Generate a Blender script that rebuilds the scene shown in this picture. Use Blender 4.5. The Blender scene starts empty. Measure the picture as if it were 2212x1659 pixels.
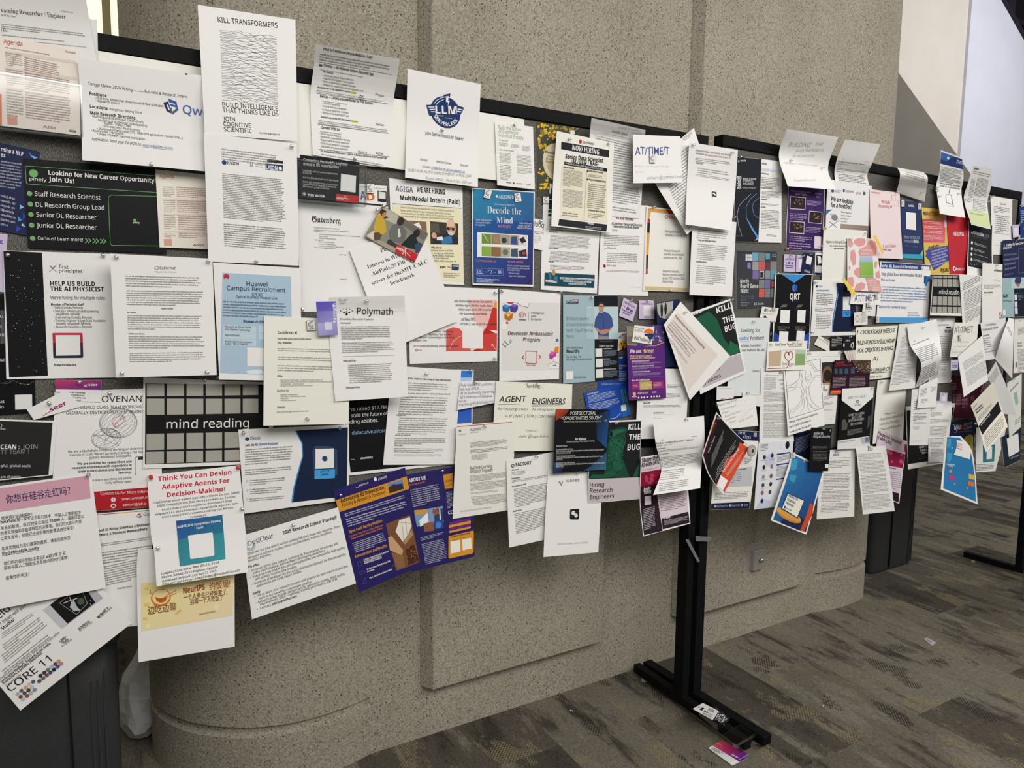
import bpy, bmesh, math, random
import numpy as np
from mathutils import Vector, Matrix
from mathutils.geometry import tessellate_polygon

SC = bpy.context.scene
COL = SC.collection
random.seed(7)

# ------------------------------------------------------------------ camera
YAW, PITCH, ROLL, FPX = 0.5113741, -0.1096753, -0.0104238, 1536.195
CX, CY, W_, H_ = 1106.0, 829.5, 2212, 1659
EYE = np.array([0.0, 0.0, 1.505])
_f = np.array([math.sin(YAW) * math.cos(PITCH), math.cos(YAW) * math.cos(PITCH), math.sin(PITCH)])
_r = np.array([math.cos(YAW), -math.sin(YAW), 0.0])
_d = np.cross(_f, _r)
_r2 = math.cos(ROLL) * _r + math.sin(ROLL) * _d
_d2 = -math.sin(ROLL) * _r + math.cos(ROLL) * _d
RM = np.stack([_r2, _d2, _f])
cam = bpy.data.cameras.new('camera')
cam.sensor_width = 36.0
cam.lens = FPX / W_ * 36.0
cam.clip_start = 0.02
cam_o = bpy.data.objects.new('camera', cam)
COL.objects.link(cam_o)
cam_o.matrix_world = Matrix((( _r2[0], -_d2[0], -_f[0], EYE[0]), (_r2[1], -_d2[1], -_f[1], EYE[1]), (_r2[2], -_d2[2], -_f[2], EYE[2]), (0, 0, 0, 1)))
SC.camera = cam_o

# ------------------------------------------------------------------ light
SC.view_settings.view_transform = 'Standard'
SC.view_settings.look = 'None'
SC.view_settings.gamma = 1.0
SC.view_settings.use_curve_mapping = False
SC.view_settings.exposure = 0.6
wd = bpy.data.worlds.new('world'); SC.world = wd; wd.use_nodes = True
bg = wd.node_tree.nodes['Background']
bg.inputs['Color'].default_value = (1.0, 0.97, 0.92, 1); bg.inputs['Strength'].default_value = 0.16

def area(name, loc, target, sx, sy, power, col=(1, 0.95, 0.87)):
    l = bpy.data.lights.new(name, 'AREA'); l.shape = 'RECTANGLE'; l.size = sx; l.size_y = sy; l.energy = power; l.color = col
    o = bpy.data.objects.new(name, l); COL.objects.link(o); o.location = loc
    o.rotation_euler = (Vector(target) - Vector(loc)).to_track_quat('-Z', 'Y').to_euler()
    return o
area('ceiling_light_wide', (0.7, -1.7, 3.5), (1.0, 1.9, 0.9), 3.8, 1.6, 84, (1, 0.96, 0.895))
area('ceiling_light_far', (4.4, -1.2, 3.6), (4.2, 1.4, 0.6), 2.6, 1.4, 54, (1, 0.965, 0.92))
area('ceiling_light_hall', (10.2, 2.0, 5.6), (10.2, 6.0, 3.0), 3.0, 2.0, 125, (0.96, 0.955, 1.0))

# ------------------------------------------------------------------ helpers
def at(x, y, z=None, yy=None):
    """point where the sight line of a photo pixel meets the height z or the depth y"""
    d = RM.T @ np.array([(x - CX) / FPX, (y - CY) / FPX, 1.0])
    t = (z - EYE[2]) / d[2] if z is not None else yy / d[1]
    return Vector(EYE + d * t)

def srgb(h):
    if len(h) == 3: h = ''.join(c * 2 for c in h)
    v = [int(h[i:i + 2], 16) / 255 for i in (0, 2, 4)]
    return tuple((c / 12.92 if c <= 0.04045 else ((c + 0.055) / 1.055) ** 2.4) for c in v)

MATS = {}
def mat(h, rough=0.6, spec=0.25, metal=0.0, trans=0.0, key=None):
    k = key or (h, rough, spec, metal, trans)
    if k in MATS: return MATS[k]
    m = bpy.data.materials.new('colour_' + h); m.use_nodes = True
    b = m.node_tree.nodes['Principled BSDF']
    c = srgb(h); c = tuple(min(0.84, v) for v in c)
    b.inputs['Base Color'].default_value = (*c, 1)
    b.inputs['Roughness'].default_value = rough
    b.inputs['Specular IOR Level'].default_value = spec
    b.inputs['Metallic'].default_value = metal
    b.inputs['Transmission Weight'].default_value = trans
    m.diffuse_color = (*c, 1)
    MATS[k] = m
    return m

def nodes(name):
    m = bpy.data.materials.new(name); m.use_nodes = True
    nt = m.node_tree
    return m, nt, nt.nodes['Principled BSDF'], (lambda t: nt.nodes.new(t)), (lambda a, b: nt.links.new(a, b))

def ramp(nt, stops, interp='LINEAR'):
    r = nt.nodes.new('ShaderNodeValToRGB'); r.color_ramp.interpolation = interp
    e = r.color_ramp.elements
    while len(e) < len(stops): e.new(0.5)
    for el, (p, c) in zip(e, stops): el.position = p; el.color = (*c, 1) if len(c) == 3 else c
    return r

def mix(nt, fac, a, b, mode='MIX'):
    n = nt.nodes.new('ShaderNodeMix'); n.data_type = 'RGBA'; n.blend_type = mode
    for s, v in ((n.inputs[0], fac), (n.inputs[6], a), (n.inputs[7], b)):
        if hasattr(v, 'is_linked') or hasattr(v, 'links'): nt.links.new(v, s)
        elif isinstance(v, tuple): s.default_value = (*v, 1)
        else: s.default_value = v
    return n.outputs[2]

def link(name, bm, mats, parent=None, smooth=False, bevel=0.0):
    me = bpy.data.meshes.new(name)
    bmesh.ops.recalc_face_normals(bm, faces=bm.faces)
    bm.to_mesh(me); bm.free()
    for m in (mats if isinstance(mats, (list, tuple)) else [mats]): me.materials.append(m)
    if smooth:
        for p in me.polygons: p.use_smooth = True
    o = bpy.data.objects.new(name, me); COL.objects.link(o)
    if parent: o.parent = parent
    if bevel:
        b = o.modifiers.new('bevel', 'BEVEL'); b.width = bevel; b.segments = 2; b.limit_method = 'ANGLE'
    return o

def tag(o, label=None, cat=None, group=None, kind=None):
    for k, v in (('label', label), ('category', cat), ('group', group), ('kind', kind)):
        if v: o[k] = v
    return o

def empty(name, loc=(0, 0, 0), rz=0.0):
    o = bpy.data.objects.new(name, None); COL.objects.link(o); o.location = loc; o.rotation_euler = (0, 0, rz); o.empty_display_size = 0.05
    return o

def box(bm, x0, x1, y0, y1, z0, z1, mi=0):
    v = [bm.verts.new((x, y, z)) for z in (z0, z1) for x, y in ((x0, y0), (x1, y0), (x1, y1), (x0, y1))]
    for f in ((0, 1, 2, 3), (4, 5, 6, 7), (0, 1, 5, 4), (1, 2, 6, 5), (2, 3, 7, 6), (3, 0, 4, 7)):
        bm.faces.new([v[i] for i in f]).material_index = mi

def BX(*a):
    bm = bmesh.new(); box(bm, *a); return bm

def prism(bm, pts, z0, z1, mi=0):
    lo = [bm.verts.new((x, y, z0)) for x, y in pts]; hi = [bm.verts.new((x, y, z1)) for x, y in pts]
    n = len(pts)
    for i in range(n): bm.faces.new((lo[i], lo[(i + 1) % n], hi[(i + 1) % n], hi[i])).material_index = mi
    bm.faces.new(lo).material_index = mi; bm.faces.new(hi).material_index = mi

def lathe(bm, prof, n=16, mi=0, cx=0, cy=0):
    rings = []
    for r, z in prof:
        rings.append([bm.verts.new((cx + r * math.cos(2 * math.pi * i / n), cy + r * math.sin(2 * math.pi * i / n), z)) for i in range(n)])
    for a, b in zip(rings, rings[1:]):
        for i in range(n): bm.faces.new((a[i], a[(i + 1) % n], b[(i + 1) % n], b[i])).material_index = mi
    bm.faces.new(rings[0]).material_index = mi; bm.faces.new(rings[-1]).material_index = mi

# ------------------------------------------------------------------ materials of the place
def concrete_mat():
    m, nt, b, N, L = nodes('speckled_concrete')
    tc = N('ShaderNodeTexCoord')
    n1 = N('ShaderNodeTexNoise'); n1.inputs['Scale'].default_value = 2.2; n1.inputs['Detail'].default_value = 5
    n2 = N('ShaderNodeTexNoise'); n2.inputs['Scale'].default_value = 150; n2.inputs['Detail'].default_value = 3
    for n in (n1, n2): L(tc.outputs['Object'], n.inputs['Vector'])
    r1 = ramp(nt, [(0.3, (0.325, 0.298, 0.244)), (0.7, (0.395, 0.364, 0.300))]); L(n1.outputs['Fac'], r1.inputs[0])
    r2 = ramp(nt, [(0.36, (0.76, 0.75, 0.72)), (0.62, (1.12, 1.12, 1.12))]); L(n2.outputs['Fac'], r2.inputs[0])
    base = mix(nt, 1.0, r1.outputs[0], r2.outputs[0], 'MULTIPLY')
    col = base; hsum = None
    for sc, th, amt in ((100, 0.16, 0.2), (170, 0.22, 0.4), (62, 0.07, 0.12)):
        v = N('ShaderNodeTexVoronoi'); v.inputs['Scale'].default_value = sc; v.inputs['Randomness'].default_value = 1.0
        L(tc.outputs['Object'], v.inputs['Vector'])
        sep = N('ShaderNodeSeparateColor'); L(v.outputs['Color'], sep.inputs[0])
        mu = N('ShaderNodeMath'); mu.operation = 'MULTIPLY'; L(sep.outputs[0], mu.inputs[0]); mu.inputs[1].default_value = th * 1.7
        lt = N('ShaderNodeMath'); lt.operation = 'LESS_THAN'; L(v.outputs['Distance'], lt.inputs[0]); L(mu.outputs[0], lt.inputs[1])
        gt = N('ShaderNodeMath'); gt.operation = 'GREATER_THAN'; L(sep.outputs[1], gt.inputs[0]); gt.inputs[1].default_value = 0.22
        an = N('ShaderNodeMath'); an.operation = 'MULTIPLY'; L(lt.outputs[0], an.inputs[0]); L(gt.outputs[0], an.inputs[1])
        col = mix(nt, an.outputs[0], col, (0.33 * amt, 0.28 * amt, 0.22 * amt))
    v = N('ShaderNodeTexVoronoi'); v.inputs['Scale'].default_value = 110; L(tc.outputs['Object'], v.inputs['Vector'])
    sep = N('ShaderNodeSeparateColor'); L(v.outputs['Color'], sep.inputs[0])
    lt = N('ShaderNodeMath'); lt.operation = 'LESS_THAN'; L(v.outputs['Distance'], lt.inputs[0]); lt.inputs[1].default_value = 0.28
    gt = N('ShaderNodeMath'); gt.operation = 'GREATER_THAN'; L(sep.outputs[2], gt.inputs[0]); gt.inputs[1].default_value = 0.84
    an = N('ShaderNodeMath'); an.operation = 'MULTIPLY'; L(lt.outputs[0], an.inputs[0]); L(gt.outputs[0], an.inputs[1])
    col = mix(nt, an.outputs[0], col, (0.47, 0.435, 0.365))
    L(col, b.inputs['Base Color']); b.inputs['Roughness'].default_value = 0.85; b.inputs['Specular IOR Level'].default_value = 0.2
    bp = N('ShaderNodeBump'); bp.inputs['Strength'].default_value = 0.35; bp.inputs['Distance'].default_value = 0.004
    L(n2.outputs['Fac'], bp.inputs['Height']); L(bp.outputs[0], b.inputs['Normal'])
    return m

def carpet_mat():
    m, nt, b, N, L = nodes('patterned_carpet')
    tc = N('ShaderNodeTexCoord')
    mp = N('ShaderNodeMapping'); mp.inputs['Rotation'].default_value = (0, 0, math.radians(90)); L(tc.outputs['Object'], mp.inputs['Vector'])
    br = N('ShaderNodeTexBrick'); br.offset = 0.5
    for k, v in (('Scale', 1.0), ('Mortar Size', 0.0), ('Brick Width', 0.96), ('Row Height', 0.32), ('Bias', 0.0)): br.inputs[k].default_value = v
    br.inputs['Color1'].default_value = (0, 0, 0, 1); br.inputs['Color2'].default_value = (1, 1, 1, 1)
    L(mp.outputs[0], br.inputs['Vector'])
    def stretched(sx, sy, scale, detail=6, off=None):
        q = N('ShaderNodeMapping'); q.inputs['Scale'].default_value = (sx, sy, 1); L(tc.outputs['Object'], q.inputs['Vector'])
        n = N('ShaderNodeTexNoise'); n.inputs['Scale'].default_value = scale; n.inputs['Detail'].default_value = detail; n.inputs['Roughness'].default_value = 0.65
        src = q.outputs[0]
        if off is not None:
            ad = N('ShaderNodeVectorMath'); ad.operation = 'MULTIPLY_ADD'; L(br.outputs['Color'], ad.inputs[0]); ad.inputs[1].default_value = off; L(q.outputs[0], ad.inputs[2]); src = ad.outputs[0]
        L(src, n.inputs['Vector']); return n
    st = stretched(4.2, 1.0, 2.3, 9, (37.0, 11.0, 5.0))
    pt = stretched(2.2, 1.1, 2.6, 5, (3.0, 71.0, 9.0))
    fine = stretched(1, 1, 260, 2)
    pile = stretched(3.0, 1.0, 60, 4)
    tile = ramp(nt, [(0.2, (0.080, 0.071, 0.059)), (0.5, (0.150, 0.134, 0.106)), (0.8, (0.195, 0.176, 0.142))]); L(br.outputs['Color'], tile.inputs[0])
    darks = ramp(nt, [(0.36, (0.85, 0.85, 0.85)), (0.47, (0, 0, 0))]); L(st.outputs['Fac'], darks.inputs[0])
    c = mix(nt, darks.outputs[0], tile.outputs[0], (0.050, 0.043, 0.038))
    lights = ramp(nt, [(0.56, (0, 0, 0)), (0.63, (0.8, 0.8, 0.8))]); L(st.outputs['Fac'], lights.inputs[0])
    c = mix(nt, lights.outputs[0], c, (0.225, 0.203, 0.165))
    # woven dotted patches
    w = N('ShaderNodeTexChecker'); w.inputs['Scale'].default_value = 150; L(tc.outputs['Object'], w.inputs['Vector'])
    pr = ramp(nt, [(0.56, (0, 0, 0)), (0.6, (1, 1, 1))]); L(pt.outputs['Fac'], pr.inputs[0])
    mm = N('ShaderNodeMath'); mm.operation = 'MULTIPLY'; L(pr.outputs[0], mm.inputs[0]); L(w.outputs['Fac'], mm.inputs[1])
    c = mix(nt, mm.outputs[0], c, (0.25, 0.21, 0.125))
    pr2 = ramp(nt, [(0.38, (1, 1, 1)), (0.42, (0, 0, 0))]); L(pt.outputs['Fac'], pr2.inputs[0])
    mm2 = N('ShaderNodeMath'); mm2.operation = 'MULTIPLY'; L(pr2.outputs[0], mm2.inputs[0]); L(w.outputs['Fac'], mm2.inputs[1])
    c = mix(nt, mm2.outputs[0], c, (0.034, 0.030, 0.027))
    fr = ramp(nt, [(0.3, (0.6, 0.6, 0.6)), (0.7, (1.35, 1.35, 1.35))]); L(pile.outputs['Fac'], fr.inputs[0])
    c = mix(nt, 1.0, c, fr.outputs[0], 'MULTIPLY')
    L(c, b.inputs['Base Color']); b.inputs['Roughness'].default_value = 1.0; b.inputs['Specular IOR Level'].default_value = 0.05
    bp = N('ShaderNodeBump'); bp.inputs['Strength'].default_value = 0.5; bp.inputs['Distance'].default_value = 0.003; L(fine.outputs['Fac'], bp.inputs['Height']); L(bp.outputs[0], b.inputs['Normal'])
    return m

def fabric_mat():
    m, nt, b, N, L = nodes('grey_board_fabric')
    tc = N('ShaderNodeTexCoord'); q = N('ShaderNodeMapping'); q.inputs['Scale'].default_value = (3.0, 1, 0.8); L(tc.outputs['Object'], q.inputs['Vector'])
    n = N('ShaderNodeTexNoise'); n.inputs['Scale'].default_value = 230; n.inputs['Detail'].default_value = 3; L(q.outputs[0], n.inputs['Vector'])
    r = ramp(nt, [(0.35, (0.052, 0.05, 0.046)), (0.5, (0.12, 0.115, 0.106)), (0.68, (0.25, 0.24, 0.22))]); L(n.outputs['Fac'], r.inputs[0])
    L(r.outputs[0], b.inputs['Base Color']); b.inputs['Roughness'].default_value = 0.95; b.inputs['Specular IOR Level'].default_value = 0.1
    bp = N('ShaderNodeBump'); bp.inputs['Strength'].default_value = 0.4; bp.inputs['Distance'].default_value = 0.002; L(n.outputs['Fac'], bp.inputs['Height']); L(bp.outputs[0], b.inputs['Normal'])
    return m

def noisy_mat(name, c0, c1, scale, rough, spec=0.3, bump=0.15, stretch=(1, 1, 1), dist=0.002):
    m, nt, b, N, L = nodes(name)
    tc = N('ShaderNodeTexCoord'); q = N('ShaderNodeMapping'); q.inputs['Scale'].default_value = stretch; L(tc.outputs['Object'], q.inputs['Vector'])
    n = N('ShaderNodeTexNoise'); n.inputs['Scale'].default_value = scale; n.inputs['Detail'].default_value = 4; L(q.outputs[0], n.inputs['Vector'])
    r = ramp(nt, [(0.3, c0), (0.7, c1)]); L(n.outputs['Fac'], r.inputs[0]); L(r.outputs[0], b.inputs['Base Color'])
    b.inputs['Roughness'].default_value = rough; b.inputs['Specular IOR Level'].default_value = spec
    bp = N('ShaderNodeBump'); bp.inputs['Strength'].default_value = bump; bp.inputs['Distance'].default_value = dist; L(n.outputs['Fac'], bp.inputs['Height']); L(bp.outputs[0], b.inputs['Normal'])
    return m

def clear_mat(name, gloss=0.12, tint=(0.97, 0.98, 0.98)):
    m = bpy.data.materials.new(name); m.use_nodes = True; nt = m.node_tree
    nt.nodes.clear()
    o = nt.nodes.new('ShaderNodeOutputMaterial'); t = nt.nodes.new('ShaderNodeBsdfTransparent'); t.inputs[0].default_value = (*tint, 1)
    g = nt.nodes.new('ShaderNodeBsdfGlossy'); g.inputs['Roughness'].default_value = 0.08; g.inputs['Color'].default_value = (0.95, 0.95, 0.95, 1)
    mx = nt.nodes.new('ShaderNodeMixShader'); mx.inputs[0].default_value = gloss; nt.links.new(t.outputs[0], mx.inputs[1]); nt.links.new(g.outputs[0], mx.inputs[2])
    nt.links.new(mx.outputs[0], o.inputs['Surface'])
    return m

M_CONC = concrete_mat(); M_CARPET = carpet_mat(); M_FABRIC = fabric_mat()
M_FRAME = noisy_mat('black_frame_metal', (0.005, 0.005, 0.0055), (0.008, 0.008, 0.009), 40, 0.55, 0.08, 0.05)
M_BIN = noisy_mat('charcoal_plastic', (0.030, 0.031, 0.034), (0.040, 0.041, 0.044), 220, 0.55, 0.3, 0.25, dist=0.0006)
M_STEEL = noisy_mat('brushed_steel', (0.42, 0.4, 0.37), (0.55, 0.53, 0.49), 60, 0.5, 0.5, 0.05, (1, 1, 12)); M_STEEL.node_tree.nodes['Principled BSDF'].inputs['Metallic'].default_value = 0.6
M_CLEAR = clear_mat('clear_acrylic', 0.035); M_SLEEVE = clear_mat('clear_sleeve', 0.03)
M_EDGE = clear_mat('acrylic_edge', 0.22, (0.8, 0.83, 0.84))
M_PINPL = clear_mat('pin_plastic', 0.34, (0.86, 0.87, 0.88))

# ------------------------------------------------------------------ setting
def struct(name, bm, m, smooth=False, bevel=0.0):
    return tag(link(name, bm, m, None, smooth, bevel), kind='structure')

bm = bmesh.new(); box(bm, -6, 22, -6, 12, -0.1, 0); struct('floor', bm, M_CARPET)
M_CEIL = noisy_mat('ceiling_paint', (0.55, 0.54, 0.52), (0.6, 0.59, 0.57), 5, 0.9)
bm = bmesh.new(); box(bm, -6, 22, -6, 12, 9.0, 9.1); struct('ceiling', bm, M_CEIL)

WA = math.radians(1.1)
left_plan = [(0.42, 2.92), (0.2, 2.86), (0.09, 2.74), (0.058, 2.6), (0.060, 2.5), (0.095, 2.40), (0.16, 2.305), (0.24, 2.235), (0.32, 2.187), (0.40, 2.160), (0.48, 2.150), (0.55, 2.152), (0.63, 2.165), (0.695, 2.1835)]
right_plan = [(2.985, 2.2275), (3.05, 2.212), (3.12, 2.204), (3.2, 2.202), (3.28, 2.208), (3.345, 2.220), (3.40, 2.240), (3.45, 2.29), (3.48, 2.37), (3.49, 2.5), (3.48, 2.64), (3.44, 2.76), (3.3, 2.88), (3.1, 2.93)]
def catmull(pts, k=4):
    out = []
    for i in range(len(pts) - 1):
        p0, p1, p2, p3 = (np.array(pts[max(0, min(len(pts) - 1, j))]) for j in (i - 1, i, i + 1, i + 2))
        for s in range(k):
            t = s / k
            out.append(tuple(0.5 * (2 * p1 + (p2 - p0) * t + (2 * p0 - 5 * p1 + 4 * p2 - p3) * t * t + (3 * p1 - p0 - 3 * p2 + p3) * t ** 3)))
    out.append(tuple(pts[-1])); return out
lp, rp = catmull(left_plan), catmull(right_plan)
plan = lp + rp
nl = len(lp)
def inset(d, only_round=True):
    n = len(plan); out = []
    for i, (x, y) in enumerate(plan):
        a = plan[i - 1] if i else plan[i]; c = plan[i + 1] if i < n - 1 else plan[i]
        if i == nl - 1 or i == nl: out.append((x, y)); continue
        tx, ty = c[0] - a[0], c[1] - a[1]; l = math.hypot(tx, ty)
        nx, ny = -ty / l, tx / l            # into the wall
        out.append((x + nx * d, y + ny * d))
    return out
bm = bmesh.new()
rows = [(0.0, plan), (0.168, plan), (0.176, inset(0.016)), (0.196, inset(0.016)), (0.203, plan), (9.0, plan)]
vr = [[bm.verts.new((x, y, z)) for x, y in pl] for z, pl in rows]
for a, c in zip(vr, vr[1:]):
    for i in range(len(plan)): bm.faces.new((a[i], a[(i + 1) % len(plan)], c[(i + 1) % len(plan)], c[i]))
bm.faces.new(vr[0]); bm.faces.new(vr[-1])
pil = struct('wall_concrete_pier', bm, M_CONC)
for p in pil.data.polygons: p.use_smooth = abs(p.normal.z) < 0.5
pil.data.set_sharp_from_angle(angle=math.radians(25)) if hasattr(pil.data, 'set_sharp_from_angle') else None
def wy(x): return 2.1702 + 0.0192 * x
def raised_panel(name, x0, x1):
    bm = bmesh.new(); c = 0.03; D = 0.046
    pts = [(x0 - c, wy(x0) + 0.03), (x0 - c, wy(x0 - c) - 0.002), (x0, wy(x0) - D), (x1, wy(x1) - D), (x1 + c, wy(x1 + c) - 0.002), (x1 + c, wy(x1) + 0.03)]
    prism(bm, pts, 0.19, 9.0)
    return struct(name, bm, M_CONC, bevel=0.004)
raised_panel('wall_panel_near', 0.905, 1.628)
raised_panel('wall_panel_far', 2.06, 2.845)

M_BACK = noisy_mat('beige_plaster', (0.30, 0.27, 0.22), (0.34, 0.31, 0.25), 3, 0.9)
bm = bmesh.new(); box(bm, -4, 0.9, 3.5, 3.7, 0, 2.35); struct('wall_back', bm, M_BACK)
bm = bmesh.new(); box(bm, -4, -1.6, 3.5, 3.7, 2.35, 9.0); box(bm, 0.6, 0.9, 3.5, 3.7, 2.35, 9.0); struct('wall_back_upper', bm, M_BACK)
wm, nt, b, N, L = nodes('lit_window_glass'); b.inputs['Base Color'].default_value = (0.8, 0.8, 0.6, 1)
b.inputs['Emission Color'].default_value = (1.0, 0.96, 0.74, 1); b.inputs['Emission Strength'].default_value = 0.62
bm = bmesh.new(); box(bm, -1.6, 0.6, 3.58, 3.62, 2.35, 9.0); w1 = struct('window_1', bm, wm)
mw = mat('b8ad84'); bm = bmesh.new()
for x in (-1.58, -0.75, 0.02): box(bm, x, x + 0.03, 3.54, 3.6, 2.35, 9.0)
box(bm, -1.6, 0.6, 3.54, 3.6, 2.35, 2.38); box(bm, -1.6, 0.6, 3.54, 3.6, 3.02, 3.05)
link('window_frame', bm, mw, w1)

M_BEIGE = noisy_mat('warm_lit_wall_paint', (0.66, 0.61, 0.53), (0.70, 0.65, 0.57), 2.5, 0.9)  # warm light on this wall is put into its colour
M_WHITE = noisy_mat('cool_lit_wall_paint', (0.66, 0.67, 0.74), (0.70, 0.71, 0.78), 2.5, 0.9)  # cooler light on the adjoining wall is put into its colour
M_OLIVE = noisy_mat('olive_grey_surface', (0.165, 0.15, 0.122), (0.18, 0.165, 0.135), 3, 0.9)  # even olive grey, darker than the wall behind it
M_DARK = noisy_mat('dark_violet_paint', (0.022, 0.017, 0.035), (0.03, 0.024, 0.045), 2, 0.8)
def slab(name, pts, y0, y1, m, bev=0.0):
    """upright slab: outline in (x, z), between depths y0 and y1"""
    bm = bmesh.new()
    a = [bm.verts.new((x, y0, z)) for x, z in pts]; c = [bm.verts.new((x, y1, z)) for x, z in pts]
    for i in range(len(pts)): bm.faces.new((a[i], a[(i + 1) % len(pts)], c[(i + 1) % len(pts)], c[i]))
    bm.faces.new(a); bm.faces.new(c)
    return struct(name, bm, m)
pA, pB, pC, pD = at(2091, 0, yy=6.0), at(2072, 320, yy=6.0), at(2155, 0, yy=6.0), at(2212, 100, yy=6.0)
xm = (pA.x + pB.x) / 2
sl = (pD.z - pC.z) / (pD.x - pC.x)
dz = lambda x: pC.z + sl * (x - pC.x)
slab('wall_cream', [(7.0, 0), (xm, 0), (xm, 8), (7.0, 8)], 6.0, 6.2, M_BEIGE)
slab('wall_white', [(xm, 0), (16, 0), (16, max(0.2, dz(16))), (xm, dz(xm))], 5.96, 6.16, M_WHITE)
bm = bmesh.new()
for k, (o0, o1, yo) in enumerate(((0.0, 0.06, 5.93),)):
    vv = [bm.verts.new((x, y, dz(x) + o)) for y in (yo, 6.2) for x, o in ((xm, o0), (16, o0), (16, o1), (xm, o1))]
    for f in ((0, 1, 2, 3), (4, 5, 6, 7), (0, 1, 5, 4), (1, 2, 6, 5), (2, 3, 7, 6), (3, 0, 4, 7)): bm.faces.new([vv[i] for i in f])
struct('trim_1', bm, mat('20202a'))
qa, qb = at(1945, 190, yy=5.85), at(2040, 322, yy=5.85)
ql = (qb.z - qa.z) / (qb.x - qa.x)
slab('wall_olive', [(7.0, 0), (13, 0), (13, max(0.6, qa.z + ql * (13 - qa.x))), (7.0, qa.z + ql * (7.0 - qa.x))], 5.75, 5.9, M_OLIVE)
slab('wall_dark', [(7.0, 0), (22, 0), (22, 9), (7.0, 9)], 8.6, 8.8, M_DARK)
bm = bmesh.new()
p0, p1 = at(2192, 40, yy=8.3), at(2230, 55, yy=8.3)
box(bm, p0.x, p0.x + 4, 8.25, 8.35, p0.z - 0.1, p0.z); struct('trim_2', bm, mat('3a3446'))
bm = bmesh.new(); p1 = at(2188, 20, yy=8.3); box(bm, p1.x - 0.35, p1.x - 0.1, 8.2, 8.4, 0, 8.0); struct('trim_3', bm, mat('4a4558'))

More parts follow.
